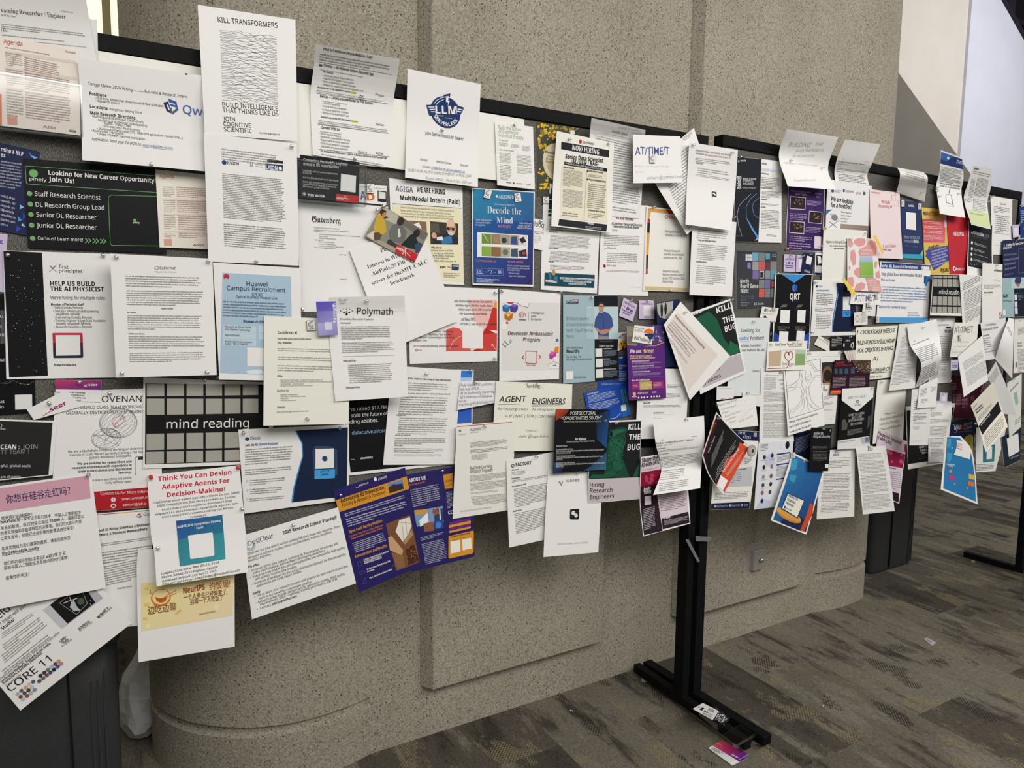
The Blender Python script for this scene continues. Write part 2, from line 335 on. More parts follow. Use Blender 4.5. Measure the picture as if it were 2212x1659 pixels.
DATA = r'''
#0
P|white banner|wide white banner with a big black letter O along the top of the left board|eeece6|banner
R -70 64 1132 258
R -70 262 1130 396
T 643 283 667 283 31 222 b|O
F 222 672 246 678 246 679 284 673 284
P|navy NLP flyer|dark navy flyer with blue triangles cut off by the left edge, beside the career poster|232a4e|flyer
R -90 288 87 328
R -108 478 60 510
T 0 325.8 48.1 337.5 8.61 fff b|rning & NLP
T 0 337.5 9.6 339.2 7.59 fff b|es
G 0 344.8 46.8 351.9 -2.5 405.1 9 aab
F 4a8fd0 60.8 326.6 73.4 342.3 66.3 339.2
F 7ab8e0 66.3 335.4 81.5 340.5 73.4 343.8
G 0 417.7 32.9 425.3 0 488.6 7 aab
F 8ac4e8 43 441.8 51.9 448.1 41.8 451.9
F 4a90d8 38 467.1 48.1 475.9 38 478.5
F 3a4ac0 49.4 459.5 54.4 467.1 49.4 477.2
F 3a48c0 35.4 487.3 45.6 494.9 34.2 501.3
F a8d4e8 48.1 482.3 55.7 491.1 45.6 487.3
P|lavender tag|plain lavender tag with a letter E peeking out above the physicist flyer|cdc3dc|card
R -15.2 502.5 16.7 506.3
R -15.2 629.1 11.1 631.6
T 0.5 525.8 7.1 526.3 6.58 64a b|E
P|black night flyer|black flyer with thin constellation lines at the left edge|101116|flyer
R -40.5 634.2 69.6 635.9
R -40.5 900 77.5 890.4
L aaa 0.3 0 826.6 15.2 827.8 27.8 820.8 43 827.8 60.8 829.9 73.4 822.8
L 999 0.25 5.1 827.3 24.1 819.7
E fff 43 827.8 1.01 1.01
E fff 60.8 829.4 1.01 1.01
T 0 870.1 9.1 869.6 6.08 ddd r|at
T 0 881.5 7.6 881 6.08 ddd r|io
F e4e4e4 31.6 852.2 69.1 851.4 69.9 883 32.4 884.6
F 53545c 0 669.6 10.1 670.4 10.6 740.5 0 741.8
T 0 685.6 6.1 685.6 6.58 fff r|u
T 0 708.4 3.5 708.4 6.58 fff r|t
T 0 724.6 10.1 725.1 6.58 fff r|nc
T 0 779.7 10.6 780.3 6.58 fff r|MI
P|career poster|black landscape poster headed Looking for New Career Opportunity with green dots|17181b|poster
R 49.4 341.8 355.7 366.1
R 60.8 535.4 359.5 547.3
+
E 74b070 70.9 374.2 8.86 8.61
E 74b070 63.3 417.7 5.57 5.32
E 74b070 64.8 440.5 5.57 5.32
E 74b070 66.3 462.8 5.57 5.32
E 74b070 67.8 486.1 5.57 5.32
E 74b070 69.9 514.7 5.57 5.32
E 74b070 286.8 475.2 3.54 3.29
L 74b070 2.03 178.5 514.4 183.5 519.5 178.5 524.1
L 74b070 2.03 185.3 514.7 190.4 519.7 184.8 524.3
L 74b070 2.03 194.9 515.2 200 520.3 194.4 524.8
L 74b070 2.03 201.8 515.4 206.8 520.5 201.3 525.1
L 74b070 2.03 210.9 515.9 215.9 521 210.4 525.6
L 74b070 2.03 217.2 516.2 222.8 521.3 216.7 525.8
+
T 73.9 422.8 210.9 430.9 9.62 f4f4f4 r|Staff Research Scientist
T 75.9 446.1 219.2 453.2 9.62 f4f4f4 r|DL Research Group Lead
T 77.2 467.8 202.5 473.9 9.62 f4f4f4 r|Senior DL Researcher
T 78 490.6 203 495.7 9.62 f4f4f4 r|Junior DL Researcher
T 80.5 517.7 173.4 521 7.09 f4f4f4 r|Curious? Learn more!
T 283.5 481.5 297.5 482.5 3.54 f4f4f4 b|pinely
L 74b070 1.01 349.4 424.1 234.2 420.8 229.1 424.1 227.8 427.8 232.2 525.3 235.4 529.6 349.4 531.6
T 101.3 377.2 335.4 394.9 9.62 fff b|Looking for New Career Opportunity?
T 101.8 391.1 154.4 395.4 9.62 fff b|Join Us!
T 63.3 389.1 97.5 391.9 7.09 fff r|pinely
L 74b070 1.01 351.9 380.8 58.2 358.7 54.4 359.5 56.7 394.9 60.8 397.5 351.9 416.5
P|lower agenda sheet|cream agenda sheet pinned over the right end of the black career poster|f3e8dd|agenda
R 335.4 365.8 473.4 380.3
R 344.8 534.2 481 539.7
F e4d9cf 351.9 428.9 464.8 431.9 465.3 435.9 352.4 432.9
F e4d9cf 353.2 460.3 466.3 463.3 466.8 467.3 353.7 464.3
F e4d9cf 354.4 497.5 467.8 499.7 468.1 503.3 354.7 501.3
G 350.6 401.5 374.7 402.5 351.9 424.1 6 a99
G 379.7 402 455.7 406.1 381 425.3 6 a77
G 351.9 430.4 377.2 431.4 353.9 458.2 7 a99
G 381 430.9 455.7 433.4 382.3 458.7 7 a77
G 353.2 462 377.2 463.3 354.9 494.9 7 a99
G 382.8 462.8 463.3 466.3 384.3 496.2 7 a77
G 354.9 502.5 378.5 503.8 355.4 512.7 3 a99
G 384.8 501.3 460.8 503.8 385.3 513.9 3 a77
F d8a392 353.7 515.9 370.1 516.2 370.6 530.4 354.2 530.1
T 415.2 531.1 439.2 531.6 4.05 a4433a r|AISI
T 463.3 532.9 476.5 533.7 3.54 333 b|ARIA
T 344.3 383.5 374.7 385.3 6.84 b05a44 r|Agenda
T 450.1 382.8 467.8 385.3 2.53 433 r|Renaissance
P|sheet behind|white sheet tucked behind the curling researcher page at the top left corner|e6e6e8|flyer
R 75.9 25.3 210.1 43 .03
R 75.9 125.3 212.2 141.8 .012
P|curling researcher page|curled printed page reading Learning Researcher Engineer at the top left corner|f0f0f0|flyer
R -75.9 -44.3 182.8 -21.5 .07
R -75.9 35.4 194.4 51.9 .04
R -45.6 119 211.6 143.3 .02
T 0 26.6 139.7 41.3 10.63 222 s|earning Researcher / Engineer
T 0 34.7 29.1 38 4.56 333 s|n, SF Bay Area
T 129.6 25.3 155.9 28.9 3.54 666 s|Company Site
T 0 68.9 12.2 69.9 7.09 222 s|l Do
G 0 50.6 186.1 72.2 0 63.3 3 666
G 0 73.9 135.4 87.3 0 78.5 1 666
G 70.9 89.9 187.8 101.3 70.9 92.7 1 666
P|holder agenda sheet|agenda sheet standing in the clear leaflet holder at the far left|e9e0d8|agenda
R -15.2 73.9 170.1 110.1 .03
R -10.1 270.4 174.2 293.7 .03
F d8cfc8 10.1 108.9 164.6 131.6 165.1 138 10.6 115.2
F d8cfc8 10.6 144.3 165.8 167.1 166.1 173.4 11.1 150.6
F d8cfc8 11.4 187.3 50.6 192.9 51.1 197.5 11.9 191.9
T 7.1 93.2 46.8 99.2 9.11 b0584a r|Agenda
T 140.5 112.7 163.3 116.5 3.54 433 r|Renaissance
G 10.1 100 107.6 116.5 10.1 103.8 1 766
G 10.6 111.4 46.8 117 12.7 141.8 7 877
G 50.6 121.5 126.6 138 51.4 151.9 7 866
G 11.4 146.8 48.1 152.4 13.2 183.5 8 877
G 51.9 154.4 151.9 172.2 52.7 192.4 8 866
G 12.7 189.9 48.1 195.4 14.7 250.6 10 877
G 53.2 196.2 151.9 210.1 54.4 255.7 11 866
F d69a8c 14.7 250.6 35.4 252.7 36.2 269.6 15.7 268.4
T 90.6 275.9 119 279.7 5.06 b0584a r|AISI
T 148.1 284.8 165.1 287.3 4.56 333 b|ARIA
F d8684a 0 202.5 3 203.8 3.5 271.4 0 270.9
P|research intern sheet|white sheet listing research directions with a blue star logo, below the top rail|f3f2ee|flyer
R 167.8 126.6 464.6 167.1 .012
R 174.7 227.8 468.4 268.4
R 177.7 346.3 469.9 372.7 .006
T 188.6 182.8 280.3 196.2 6.08 333 r|Tongyi Qwen 2026 Hiring
L 444 0.51 283 194.9 303.8 198
T 306.8 199.5 398.7 211.4 6.08 333 r|Full-time & Research Intern
T 191.9 205.1 227.8 209.6 6.84 222 b|Positions:
T 204.6 213.4 347.3 230.9 5.06 444 r|• Full-time Researcher (Experienced & New Graduate)
T 204.6 219.7 252.7 225.3 5.06 444 r|• Research Intern
T 192.9 232.9 230.4 237.5 6.84 222 b|Locations:
T 232.9 237.5 300 245.1 5.06 444 r|Hangzhou / Beijing China
T 193.7 246.8 288.1 257.7 6.84 222 b|Main Research Directions:
T 194.4 252.7 303.8 265.8 5.06 444 r|• Multilingual & Multimodal (Qwen-Omni)
T 206.3 261.3 311.4 273.4 5.06 444 r|• Multilingual Multimodal Understanding
T 218.2 267.8 278.5 274.9 5.06 444 r|• Audio / Video / Text
T 218.2 273.9 296.7 283.5 5.06 444 r|• Pre-training / Post-training
T 207.1 279.7 389.9 300 5.06 444 r|• Multimodal Generation (TTS / Real-time generation / Voice Clone ...)
T 196.2 284.1 262 291.1 5.06 444 r|• Multimodal Translation
T 207.6 291.1 306.8 302.5 5.06 444 r|• Video / Speech machine translation
T 197 302.5 300 314.4 6.08 333 r|Application Send your CV (PDF) to:
T 302 315.2 367.8 322 5.06 3a5f9c r|xiaoyi.zp@alibaba-inc.com
L 3a5f9c 0.51 302 317 367.8 323.8
+logo
F 3b5ca8 358.2 212.2 375.9 219 379.7 235.4 367.1 231.6 359.5 222.8
F 2a3560 346.8 220.8 357.5 218.2 360.8 227.8 364.6 244.3 354.4 239.2
F 55607c 362.5 231.6 381.3 235.9 367.1 246.8 362.5 238
F fff 357.5 219.7 372.2 224.1 373.2 226.6 358.2 222.8
F fff 353.9 225.8 357 225.3 361.5 237.5 358.2 236.7
F fff 364.6 229.1 377.2 232.4 367.1 240.5 366.1 238
+
T 390.4 243.8 468.4 254.4 17.72 4566b4 r|Qwen
E 444 398 158.2 3.29 3.29
N 327.3 356.5
P|striped poster|tall white poster with a big block of wavy black lines, above the top rail|f4f4f3|poster
R 427 10 638 43
R 442 290 642 306 .01
W 473 62 595 78 478 217 598 228 46 445
T 469 47 598 60 11 222 r|KILL TRANSFORMERS
T 478.5 230 598 239.5 10 222 r|BUILD INTELLIGENCE
T 479 242 599 251 10 222 r|THAT THINKS LIKE US
T 480.3 260.8 505.1 262.3 9.11 222 r|JOIN
T 481 272.2 538.7 275.9 9.11 222 r|COGNITIVE
T 481.5 283.5 541.3 287.8 9.11 222 r|SCIENTIFIC
T 556.2 288.9 601.3 292.7 3.8 222 r|recruiting@cogsc.ai
P|science positions sheet|densely printed white sheet with a navy paw-print logo, right of the lower agenda|f0f0ef|flyer
R 440 288 641 310
R 450 565 645 574
G 477 319 600 334 477 345 5 666
T 487 353 513 356 6 2a4070 b|JÜLICH
E 2a4070 482 350 5 5
L 556 1 538 350 538 358 542 358 542 350
G 548 352 565 354 548 360 2 888
+logo_block
F 222428 574.7 342 609.4 347 609.4 353 574.7 349
F 1f3a5f 570.4 352 609.6 356 609.4 368.6 571 366
T 572 365 597 367 9 fff b|LAION
E fff 603.5 363 4 4
+
G 478 372 613 386 481 470 26 555
G 481 480 614 492 483 532 11 555
N 630 317
N 553 565
P|AI physicist flyer|white flyer with black left strip headed HELP US BUILD THE AI PHYSICIST|f4f4f2|flyer
R 7.1 541 249.4 548.9
R 13.9 819 250.6 815.2
+black_strip
F 141416 7.6 541.8 87.3 545.6 100 811.4 19.7 814.7
S ddd 60 20.3 551.9 91.1 805.1
+
L 333 0.76 102.5 573.4 110.1 579.7 102.5 586.8
L 333 0.76 117.7 572.7 110.6 579.7 119 586.8
L 333 0.76 105.8 573.4 110.6 578.5 115.7 573.4
T 123.3 579.2 144.3 580 7.59 333 r|first
T 124.1 587.6 175.2 588.6 6.58 333 r|principles
T 105.1 615.7 203.3 617.2 9.37 111 b|HELP US BUILD
T 105.3 627.3 223.3 628.6 9.37 111 b|THE AI PHYSICIST
T 105.6 645.1 226.6 646.1 6.84 222 r|We're hiring for multiple roles:
T 106.6 658.7 178.2 659.2 4.81 222 b|Member of Technical Staff
T 111.4 665.3 175.9 665.8 4.81 333 r|• Data (Canada, Remote)
T 111.4 672.9 210.6 673.7 4.81 333 r|• DevOps / Infrastructure Engineering
T 117.5 679.5 169.6 680 4.81 333 r|(Anywhere, Remote)
T 112.4 686.3 196.2 686.8 4.81 333 r|• Engineering (Canada, Remote)
T 112.9 693.7 227.8 694.2 4.81 333 r|• Training Engineer (Large Scale Foundation
T 118.5 700.3 192.9 700.5 4.81 333 r|Models) (Anywhere, Remote)
T 113.2 707.1 196.5 707.1 4.81 333 r|• Research (Anywhere, Remote)
F c03046 109.6 719.5 111.4 718 173.4 718 175.2 719.5 175.9 739.2 110.6 739.2
F 5c2438 110.6 739.2 175.9 739.2 176.2 751.9 110.9 751.9
F 22303e 110.9 751.9 176.2 751.9 176.7 770.1 174.7 772.2 113.4 772.7 111.6 770.9
F f6f6f6 115.9 722.8 169.1 722.8 170.6 766.6 117.5 767.6
T 112.7 789.9 161.5 789.4 4.3 222 b|firstprinciples.org
N 17.7 551.9
N 222.8 552.7
P|applied intelligence sheet|white sheet of grey paragraphs pinned by four corners beside the physicist flyer|f1f0ed|flyer
R 237.5 547.6 458.7 559
R 250.6 815.2 467.8 809.6
L 333 0.76 332.9 574.7 338 574.7 338.7 578.5 336.7 581.8 332.2 581.3 330.4 577.7 332.9 574.7
T 341.8 581 376.7 581.5 5.06 333 r|ELEMYNT
T 330.4 587.6 377.2 588.6 2.78 888 r|Singapore | San Francisco
G 269.1 592.9 435.9 597.5 270.4 619 5 666
G 270.9 624.8 437.5 627.8 272.4 658.7 7 666
T 344.8 666.8 370.1 667.1 3.04 444 b|Open Roles
T 273.2 674.9 291.1 675.2 3.04 444 b|AI Roles
G 273.4 678 439.2 680 274.9 711.4 7 666
T 275.9 721 309.4 721.5 3.04 444 b|Software Roles
G 275.9 723.5 441 724.6 277.2 752.4 6 666
G 277.7 760 442.5 758 278.7 782.8 5 666
N 251.9 555.9
N 448.6 565.1
N 264.1 806.8
N 446.1 803.5
P|blue campus flyer|white sheet with a pale blue panel headed Campus Recruitment|efefee|flyer
R 460 567 649 579
R 474 820 651 823
+blue_panel
F abc6da 479.7 588.6 627 597 631 812 475 805
F c2d6e4 482 701 551 704 550 718 481 715
F c2d6e4 481.5 716 551 718.5 550 732 481 730
F c2d6e4 481 731 551 733 550 747 480.5 745
F c2d6e4 556 702 622 706 622 720 556 717
F c2d6e4 556 718 622 721 622 735 556 732
F dfe9f2 528 801 560 797 570 806 535 808
F f4f4f4 531.6 749.6 571 751 570 791 531.6 791
+
E c8303a 484 597 2.4 5
E c8303a 487.5 595 2.4 5
E c8303a 491 597 2.4 5
T 529.8 616.7 575 618 9.5 2a3f66 r|Huawei
T 488.6 625.3 614.7 630.6 9 2a3f66 r|Campus Recruitment
T 541.7 638.7 564.5 639 6 2a3f66 r|ICT BG
T 507.6 642.5 596.7 646 5.5 2a3f66 r|Optical Business Product Line
G 481 647 622 653 481 683 6 3d4f6e
T 523.5 695 593 698 5.5 2a3f66 b|Research Directions
T 485 706 540 708 4 333 r|Research on Smart Home
T 485 712 538 714 4 333 r|Data Platform Technology
T 485 724.5 515 725 4 333 r|World Model
T 485 738 543 740 4 333 r|Multimodal Fusion (vision +
T 485 743 533 744 4 333 r|audio + IMU + haptics)
P|blackletter sheet|white sheet headed by one large blackletter word, below the clear leaflet holder|f2f1ee|flyer
R 640 430 838 447
R 650 674 850 676
T 671.6 478.7 732.2 483 12.66 1c1c1c f|Gutenberg
T 674.7 491.6 729.1 495.2 2.28 444 r|- founders formerly from frontier labs
T 674.7 496.7 748.6 500.8 2.28 444 r|- validated research techniques with customer data
T 674.7 500 692.9 501 2.28 444 r|- roadmap
T 684.8 505.8 774.9 511.4 2.28 444 r|- developing and commercializing data-centric interpretability
T 684.8 510.4 705.1 511.6 2.28 444 r|- longer contexts
T 684.8 514.4 721.5 516.5 2.28 444 r|- dataset understanding
T 674.7 518 694.9 519 2.28 444 r|- looking for
T 684.8 522 719 524.3 2.28 444 r|- founding teammates
T 684.8 526.6 721.5 528.9 2.28 444 r|- research collaborators
T 684.8 530.9 739.2 534.2 2.28 444 r|- enterprises looking for observability
T 674.7 534.2 720.8 536.7 2.28 444 r|- reach out john@gutenberg.ai
T 729.1 549.9 744.8 550.6 2.53 555 r|Learn more
T 729.9 602.8 746.1 603.3 2.28 555 r|gutenberg.ai
N 652.4 668.6
P|intern paid flyer|cream and white flyer headed MultiModal Intern (Paid) with a photo of a reader|f4f3ee|flyer
R 840 385.1 998.7 403.3
R 849.4 609.1 1001.3 615.7
+cream_panel
F f0e6c6 847.5 440.5 995.4 450 1000 609 856 600
+
T 853.2 412.2 889.9 415.7 11.14 6a7084 b|AGIGA
T 898.2 414.2 959.5 419.7 10.63 1a1a1a b|WE ARE HIRING
T 862.8 431.1 993.2 440.5 9.37 1a1a1a b|MultiModal Intern (Paid)
L 222 1.01 847.3 439 995.4 449.6
T 864.1 448.6 979.7 457.2 3.8 444 r|Silicon Valley-based venture backed startup AGIGA is building AI-
T 864.1 455.2 972.2 463.3 3.8 444 r|Native smart glasses to give the blind community real time
T 864.6 461.5 979 468.9 3.8 444 r|understanding of the world. Led by ex-Google/Amazon alumni
T 865.1 467.6 979.2 474.4 3.8 444 r|and advocated by the legendary blind musician Stevie Wonder.
+photo
F 8a6a58 879.7 475.4 919 478 920.3 510.4 879.7 507.8
F 3d3a34 926.6 477 988.6 482 989.1 527.6 927.8 526.6
F 5c5648 927.8 481.3 945.6 482.5 948.1 502.8 927.8 500.3
F 26303a 945.6 507.8 964.6 501.5 988.6 512.9 989.1 527.1 927.8 526.1
E d2a48c 972.9 490.6 10.63 17.22
E e8c0a8 971.4 482 8.61 7.59
L 1a1a1a 1.27 963.3 490.6 982.3 492.7
L 1a1a1a 2.03 966.3 493.9 970.4 494.7
E 222 966.3 493.2 3.29 2.78
E 222 977.2 494.2 3.29 2.78
E d8d0c8 972.2 503.3 6.58 4.05
E d2a48c 935.4 507.8 5.57 6.58
F 3a78a8 948.1 514.2 973.4 507.8 975.9 524.3 953.2 526.6
F e8e8e8 940.5 511.6 953.2 509.9 955.7 518 941.8 518
+
T 929.1 535.2 952.4 535.9 3.8 333 b|Why Join Us?
T 905.1 541.3 976.5 542.5 3.54 555 r|We're on a mission-driven and fast
T 905.1 546.8 978.5 548.4 3.54 555 r|paced team bringing real-time
T 905.1 552.4 979.7 554.2 3.54 555 r|vision to 330M blind and low-
T 905.1 558 968.4 559.2 3.54 555 r|vision users worldwide.
T 905.1 563.5 984.8 565.6 3.54 555 r|Featured by BBC, NBC, winner of
T 948.6 579 961.3 579 4.56 222 b|BBC
F d89030 964.6 579.2 966.3 572.7 968.9 577.7
F 4a70b0 970.4 578.7 971.4 573.2 968.4 578.2
F 1f3f68 974.2 570.1 990.1 571.1 989.6 583.8 973.9 582.8
T 975.9 575.7 987.8 576.2 3.8 fff b|OCEB
G 955.7 587.6 993.7 589.4 956.2 599 3 777
P|ad card|small white card with a blue and an orange initial behind the clear leaflet holder|f0efee|card
R 775.9 396.5 835.4 402
R 774.7 437 834.2 443
T 778.5 430.6 791.1 430.6 17.22 4a5a88 b|A
T 792.4 433.2 809.4 433.2 15.19 d86a28 b|D
F 26272b 815.4 411.1 834.7 413.7 834.7 437.5 815.7 434.9
F e0e0e0 817.5 413.7 832.7 415.7 832.7 430.4 817.5 428.4
G 779.7 401 834.2 406.6 779.7 404.6 1 a88
K 800.3 407.1 15.19 20.76
P|team flyer|tall white flyer with a round navy winged emblem standing above the top rail|f5f4f1|flyer
R 880.5 148.4 1038.5 181.8 .02
R 877.2 267.3 1034.2 293.9
R 874.2 383.8 1030.9 404.6 .012
+emblem
E 1f3a70 960 242 33.42 34.43
F 1f3a70 919 226.1 930.4 225.6 939.2 244.6 930.4 250.1 924.8 249.1 922.8 242
F 1f3a70 1000.8 231.9 986.1 226.8 981 244.6 991.1 249.6 996.7 242
F f5f4f1 922.8 229.9 935.9 229.9 937 231.9 923.8 231.9
F f5f4f1 925.3 234.9 937 234.9 938 237 926.3 237
F f5f4f1 927.8 240 937.5 240 938 242 928.9 242
F f5f4f1 986.6 233.4 997.5 235.9 996.7 238 986.1 235.9
F f5f4f1 985.6 238.5 994.9 240.5 994.2 242.5 985.1 241
L f5f4f1 1.27 934.2 224.3 940.5 216.7 949.4 211.1 959.5 208.6 970.9 210.4 981 216.7 987.3 225.6
L f5f4f1 1.27 939.2 225.6 945.6 219.2 953.2 215.4 955.7 214.7
F 1f3a70 955.7 204.1 970.9 201 968.4 214.2 972.9 214.2 963.3 237 964.6 221.8 957.7 221.8
F f5f4f1 960.8 207.8 967.1 206.6 965.3 217.2 968.9 217.2 964.6 229.4 965.3 220.5 960.8 219.7
T 938 245.1 984.8 246.6 17.22 f5f4f1 b|LLM
F f5f4f1 940.5 249.1 955.7 249.6 955.7 251.1 940.5 250.6
F f5f4f1 958.7 253.7 973.4 254.7 973.4 255.9 958.7 254.9
C 960 242 29.87 205 335 7.59 f5f4f1 b|SERVERLESS
+
T 915.9 290.1 998.2 303.8 6.84 333 r|Join ServerlessLLM Team!
T 905.6 346.3 920.3 348.9 4.3 333 r|GitHub
T 940 350.9 971.6 355.4 4.3 333 r|WeChat Group
T 991.9 358.7 1008.1 360.5 4.3 333 r|Discord
T 910.1 361.5 926.8 363.5 4.3 333 r|Contact:
T 928.6 363.5 1001.8 373.7 4.3 3a5a9c r|y.fu@ed.ac.uk, yec.jiang@ed.ac.uk
L 3a5a9c 0.38 928.6 365.1 1001.8 375.2
T 879.7 369.9 1016.5 384.3 6.08 888 h|USED FOR AUTO-DEPLOYMENT of MoE-CAP
T 917.2 387.3 1016.5 398 6.08 888 h|Poster #4004 . Wed 3 Dec 4:30 pm
N 954.9 281.3
P|medicine sheet|printed sheet about traditional medicine bent forward over the top rail|ececee|flyer
R 680.5 96.5 863.3 128.1 .075
R 677.2 145.8 855.7 177.5 .03
R 670.1 204.1 848.6 231.9
R 674.7 335.2 852.4 364.1
T 696.2 108.4 801.3 127.3 5.57 222 b|What is Traditional Chinese Medicine (TCM)?
G 690.4 114.2 849.4 142 688.6 131.9 3 666
L 444 0.63 687.8 134.2 844.3 161.5
F 4a5a78 687.8 138.7 694.9 139.7 694.4 144.6 687.8 143.3
T 697 143.8 803.3 163.8 5.82 222 b|iTongue — AI-Powered Tongue Diagnosis App
G 691.1 148.4 788.1 166.1 690.6 152.2 1 666
T 696.2 156.5 717.2 160.5 3.8 333 b|Key Features
T 696.2 164.8 760.8 175.2 4.05 444 r|• Automatic tongue feature detection
T 695.4 171.1 760.8 181.8 4.05 444 r|• Real-time TCM pattern interpretation
T 694.9 177.7 764.6 189.4 4.05 444 r|• Built on scientifically validated datasets
T 694.2 184.3 782.3 199 4.05 444 r|• Designed for researchers, clinicians & general users
F f0e84a 753.2 197.5 767.3 199 767.1 203 753.2 201.5
T 684.3 190.4 753.2 200.3 3.8 333 b|Available now on the AppleStore Search:
T 753.7 201 766.3 202.5 3.29 444 r|iTongue
G 683.3 193.4 826.6 218 682.8 200.3 2 666
L 444 0.63 682.8 202 836.7 224.8
T 808.4 205.8 827.1 210.1 4.56 333 r|iTongue
T 689.9 210.4 803 226.3 5.57 222 b|BenCao — Large Language Model for TCM Domain
G 693.7 216.7 749.4 224.8 693.7 219.7 1 666
T 694.4 224.3 730.9 229.4 4.05 444 r|• Clinical reasoning
T 694.2 231.1 745.1 238.2 4.05 444 r|• Herb & formula knowledge
T 693.9 238.2 749.4 245.8 4.05 444 r|• Long-text diagnostic dialogue
T 693.9 245.1 750.1 252.7 4.05 444 r|• Bilingual Chinese-English use
F f0e84a 756.5 259.2 770.4 260.8 770.4 264.8 756.5 263.3
T 691.9 254.2 755.7 262.3 3.8 333 b|Available now on the GPTs Store Search:
T 757 262.8 769.9 264.3 3.29 444 r|BenCao
G 686.8 258.5 834.7 280 686.1 268.6 3 666
L 444 0.63 685.3 268.9 838.7 288.1
T 810.9 270.4 827.8 272.4 4.56 333 r|BenCao
T 692.9 278 730.4 282.5 5.57 222 b|Connect With Us
G 689.9 282 734.2 288.1 689.9 285.6 1 666
T 689.9 290.1 732.9 296.7 4.05 444 r|• AI for medical imaging
T 689.9 297 752.7 305.3 4.05 444 r|• Multimodal representation learning
T 689.9 303.8 751.1 311.9 4.05 444 r|• Digital health & mobile healthcare
T 689.9 310.9 751.9 318.7 4.05 444 r|• TCM clinical research & evaluation
T 689.9 317.5 748.1 325.1 4.05 444 r|• LLM safety & medical alignment
L 444 0.63 686.8 322.3 840.5 338.7
T 769.9 329.1 789.9 331.4 4.56 333 r|About us
T 808.9 332.7 826.1 334.4 4.56 333 r|WeChat
T 691.1 328.1 834.2 343.8 4.05 333 b|We Are Seeking Collaborators — Join Us in Building the Future of AI-Powered TCM!
G 692.4 331.1 829.1 354.7 692.4 340.8 2 777
N 780.5 207.1
N 766.3 343.8
P|job board card|navy landscape card in the clear leaflet holder with a red corner panel|15171d|card
R 648.1 334.4 776.5 350.4 .03
R 646.8 426.8 774.7 439 .03
F e8e8e6 735.4 375.2 768.9 379.7 767.6 415.9 734.2 411.6
F c32a30 724.1 418.5 773.9 423.3 773.4 438.7 723.3 433.9
T 654.9 348.4 749.4 359 6.33 f0f0f0 r|Connecting the world's brightest
T 654.9 357.2 730.4 364.1 6.33 f0f0f0 r|minds to UK opportunities
T 653.9 369.9 727.8 377.7 3.8 ccc r|Looking for work or research opportunities
T 653.9 375.2 672.2 377 3.8 ccc r|in the UK?
T 653.4 384.6 729.6 392.4 3.8 ccc r|Scan the QR code to join our AI Jobs Board!
T 653.4 393.9 728.6 401.5 3.8 ccc r|Search jobs and internships, or upload your
T 653.4 399 724.8 406.1 3.8 ccc r|resume for the UK's leading AI companies
T 653.4 404.1 710.6 409.6 3.8 ccc r|and research groups to consider.
T 663.3 423.8 700 426.8 5.06 fff b|TECH NATION
T 725.8 429.9 739.2 431.4 4.05 fff b|GREAT
L fff 0.51 740.5 420.5 750.6 433.2
L fff 0.51 749.4 421.8 738 432.4
L fff 0.51 735.4 427.3 755.7 429.9
L fff 0.63 651.9 418.7 660.5 419.7
L fff 0.63 656.2 414.7 656.2 423.8
L fff 0.63 653.2 415.9 659.2 422.5
L fff 0.63 659.2 415.9 653.2 422.5
P|yellow flower brochure|dark brochure covered in yellow blossom with a round photo, half hidden by the hiring sheet|45473f|brochure
R 1159.7 264.3 1275.7 279.5
R 1161.3 424.6 1273.2 435.2
B dcb428 1162 267 1197 304 26 4.3
B c8a428 1162 304 1182 326 14 3.54
B dcb428 1163 364 1183 407 24 3.8
B 8f7d30 1166 271 1223 296 14 5.06
B 9a8a3a 1197 273 1248 296 8 4.56
+round_photo
E d6ccac 1198.5 349.6 27.34 40.51
E bdb08c 1198.5 361.8 17.72 15.19
+
T 1177 330.4 1202.8 334.4 5.57 2c2a20 b|Nanjing
T 1181.5 339 1202.3 342 4.3 2c2a20 r|Global Re
T 1177.5 344.6 1202.3 347.8 4.3 2c2a20 r|Zhicheng Y
T 1178.2 350.6 1202.3 353.7 4.3 2c2a20 r|Now Open
T 1185.1 418 1198.7 420 21.52 f2f2ee b|N
F f0efe8 1229.6 282 1239.7 280.8 1240.3 289.6 1230.6 289.6
N 1242.8 280.3
P|commerce flyer|small white flyer with olive green heading Build the Future of Commerce|f3f3ee|flyer
R 1068.1 263 1151.6 273.9
R 1073.2 400.3 1154.7 409.4
T 1076.2 278.7 1124.3 284.1 7.59 77905a l|Build the Future
T 1076.2 286.8 1118.7 291.1 7.59 77905a l|of Commerce
T 1076.2 295.2 1130.9 302 7.59 77905a l|with AI at Shopify.
T 1076.7 303.5 1095.9 306.1 2.78 666 r|Our open roles
G 1076.7 306.8 1095.9 309.1 1077.5 315.7 5 777
G 1102.3 310.4 1120.8 312.7 1103 319.2 5 777
G 1125.8 313.4 1145.1 315.7 1126.3 325.1 5 777
T 1077.2 324.3 1108.6 327.3 2.78 666 r|Teams driving innovation
G 1077.7 328.4 1103.5 331.4 1078.2 351.6 9 889078
G 1114.2 332.7 1146.6 336.5 1115.2 358 9 889078
G 1078.7 354.2 1103.5 357.2 1079.7 384.6 9 889078
G 1115.7 360.5 1147.8 363.8 1116.2 374.4 5 889078
T 1080.3 387.6 1095.9 389.6 2.78 666 r|Partnerships
T 1092.2 395.2 1103 396.2 2.78 333 b|Intuit
E 555 1108.1 395.7 2.03 2.03
T 1113.2 397.7 1126.8 398.7 2.78 555 r|ANTHROPIC
T 1135.9 400.3 1145.1 400.8 2.78 333 b|x.com
N 1110.6 270.6
P|blue footed research sheet|long white research sheet with a teal blue banner across its foot|f1f1f0|flyer
R 1173.2 428.9 1297.2 442.8
R 1167.6 625.6 1288.9 634.4
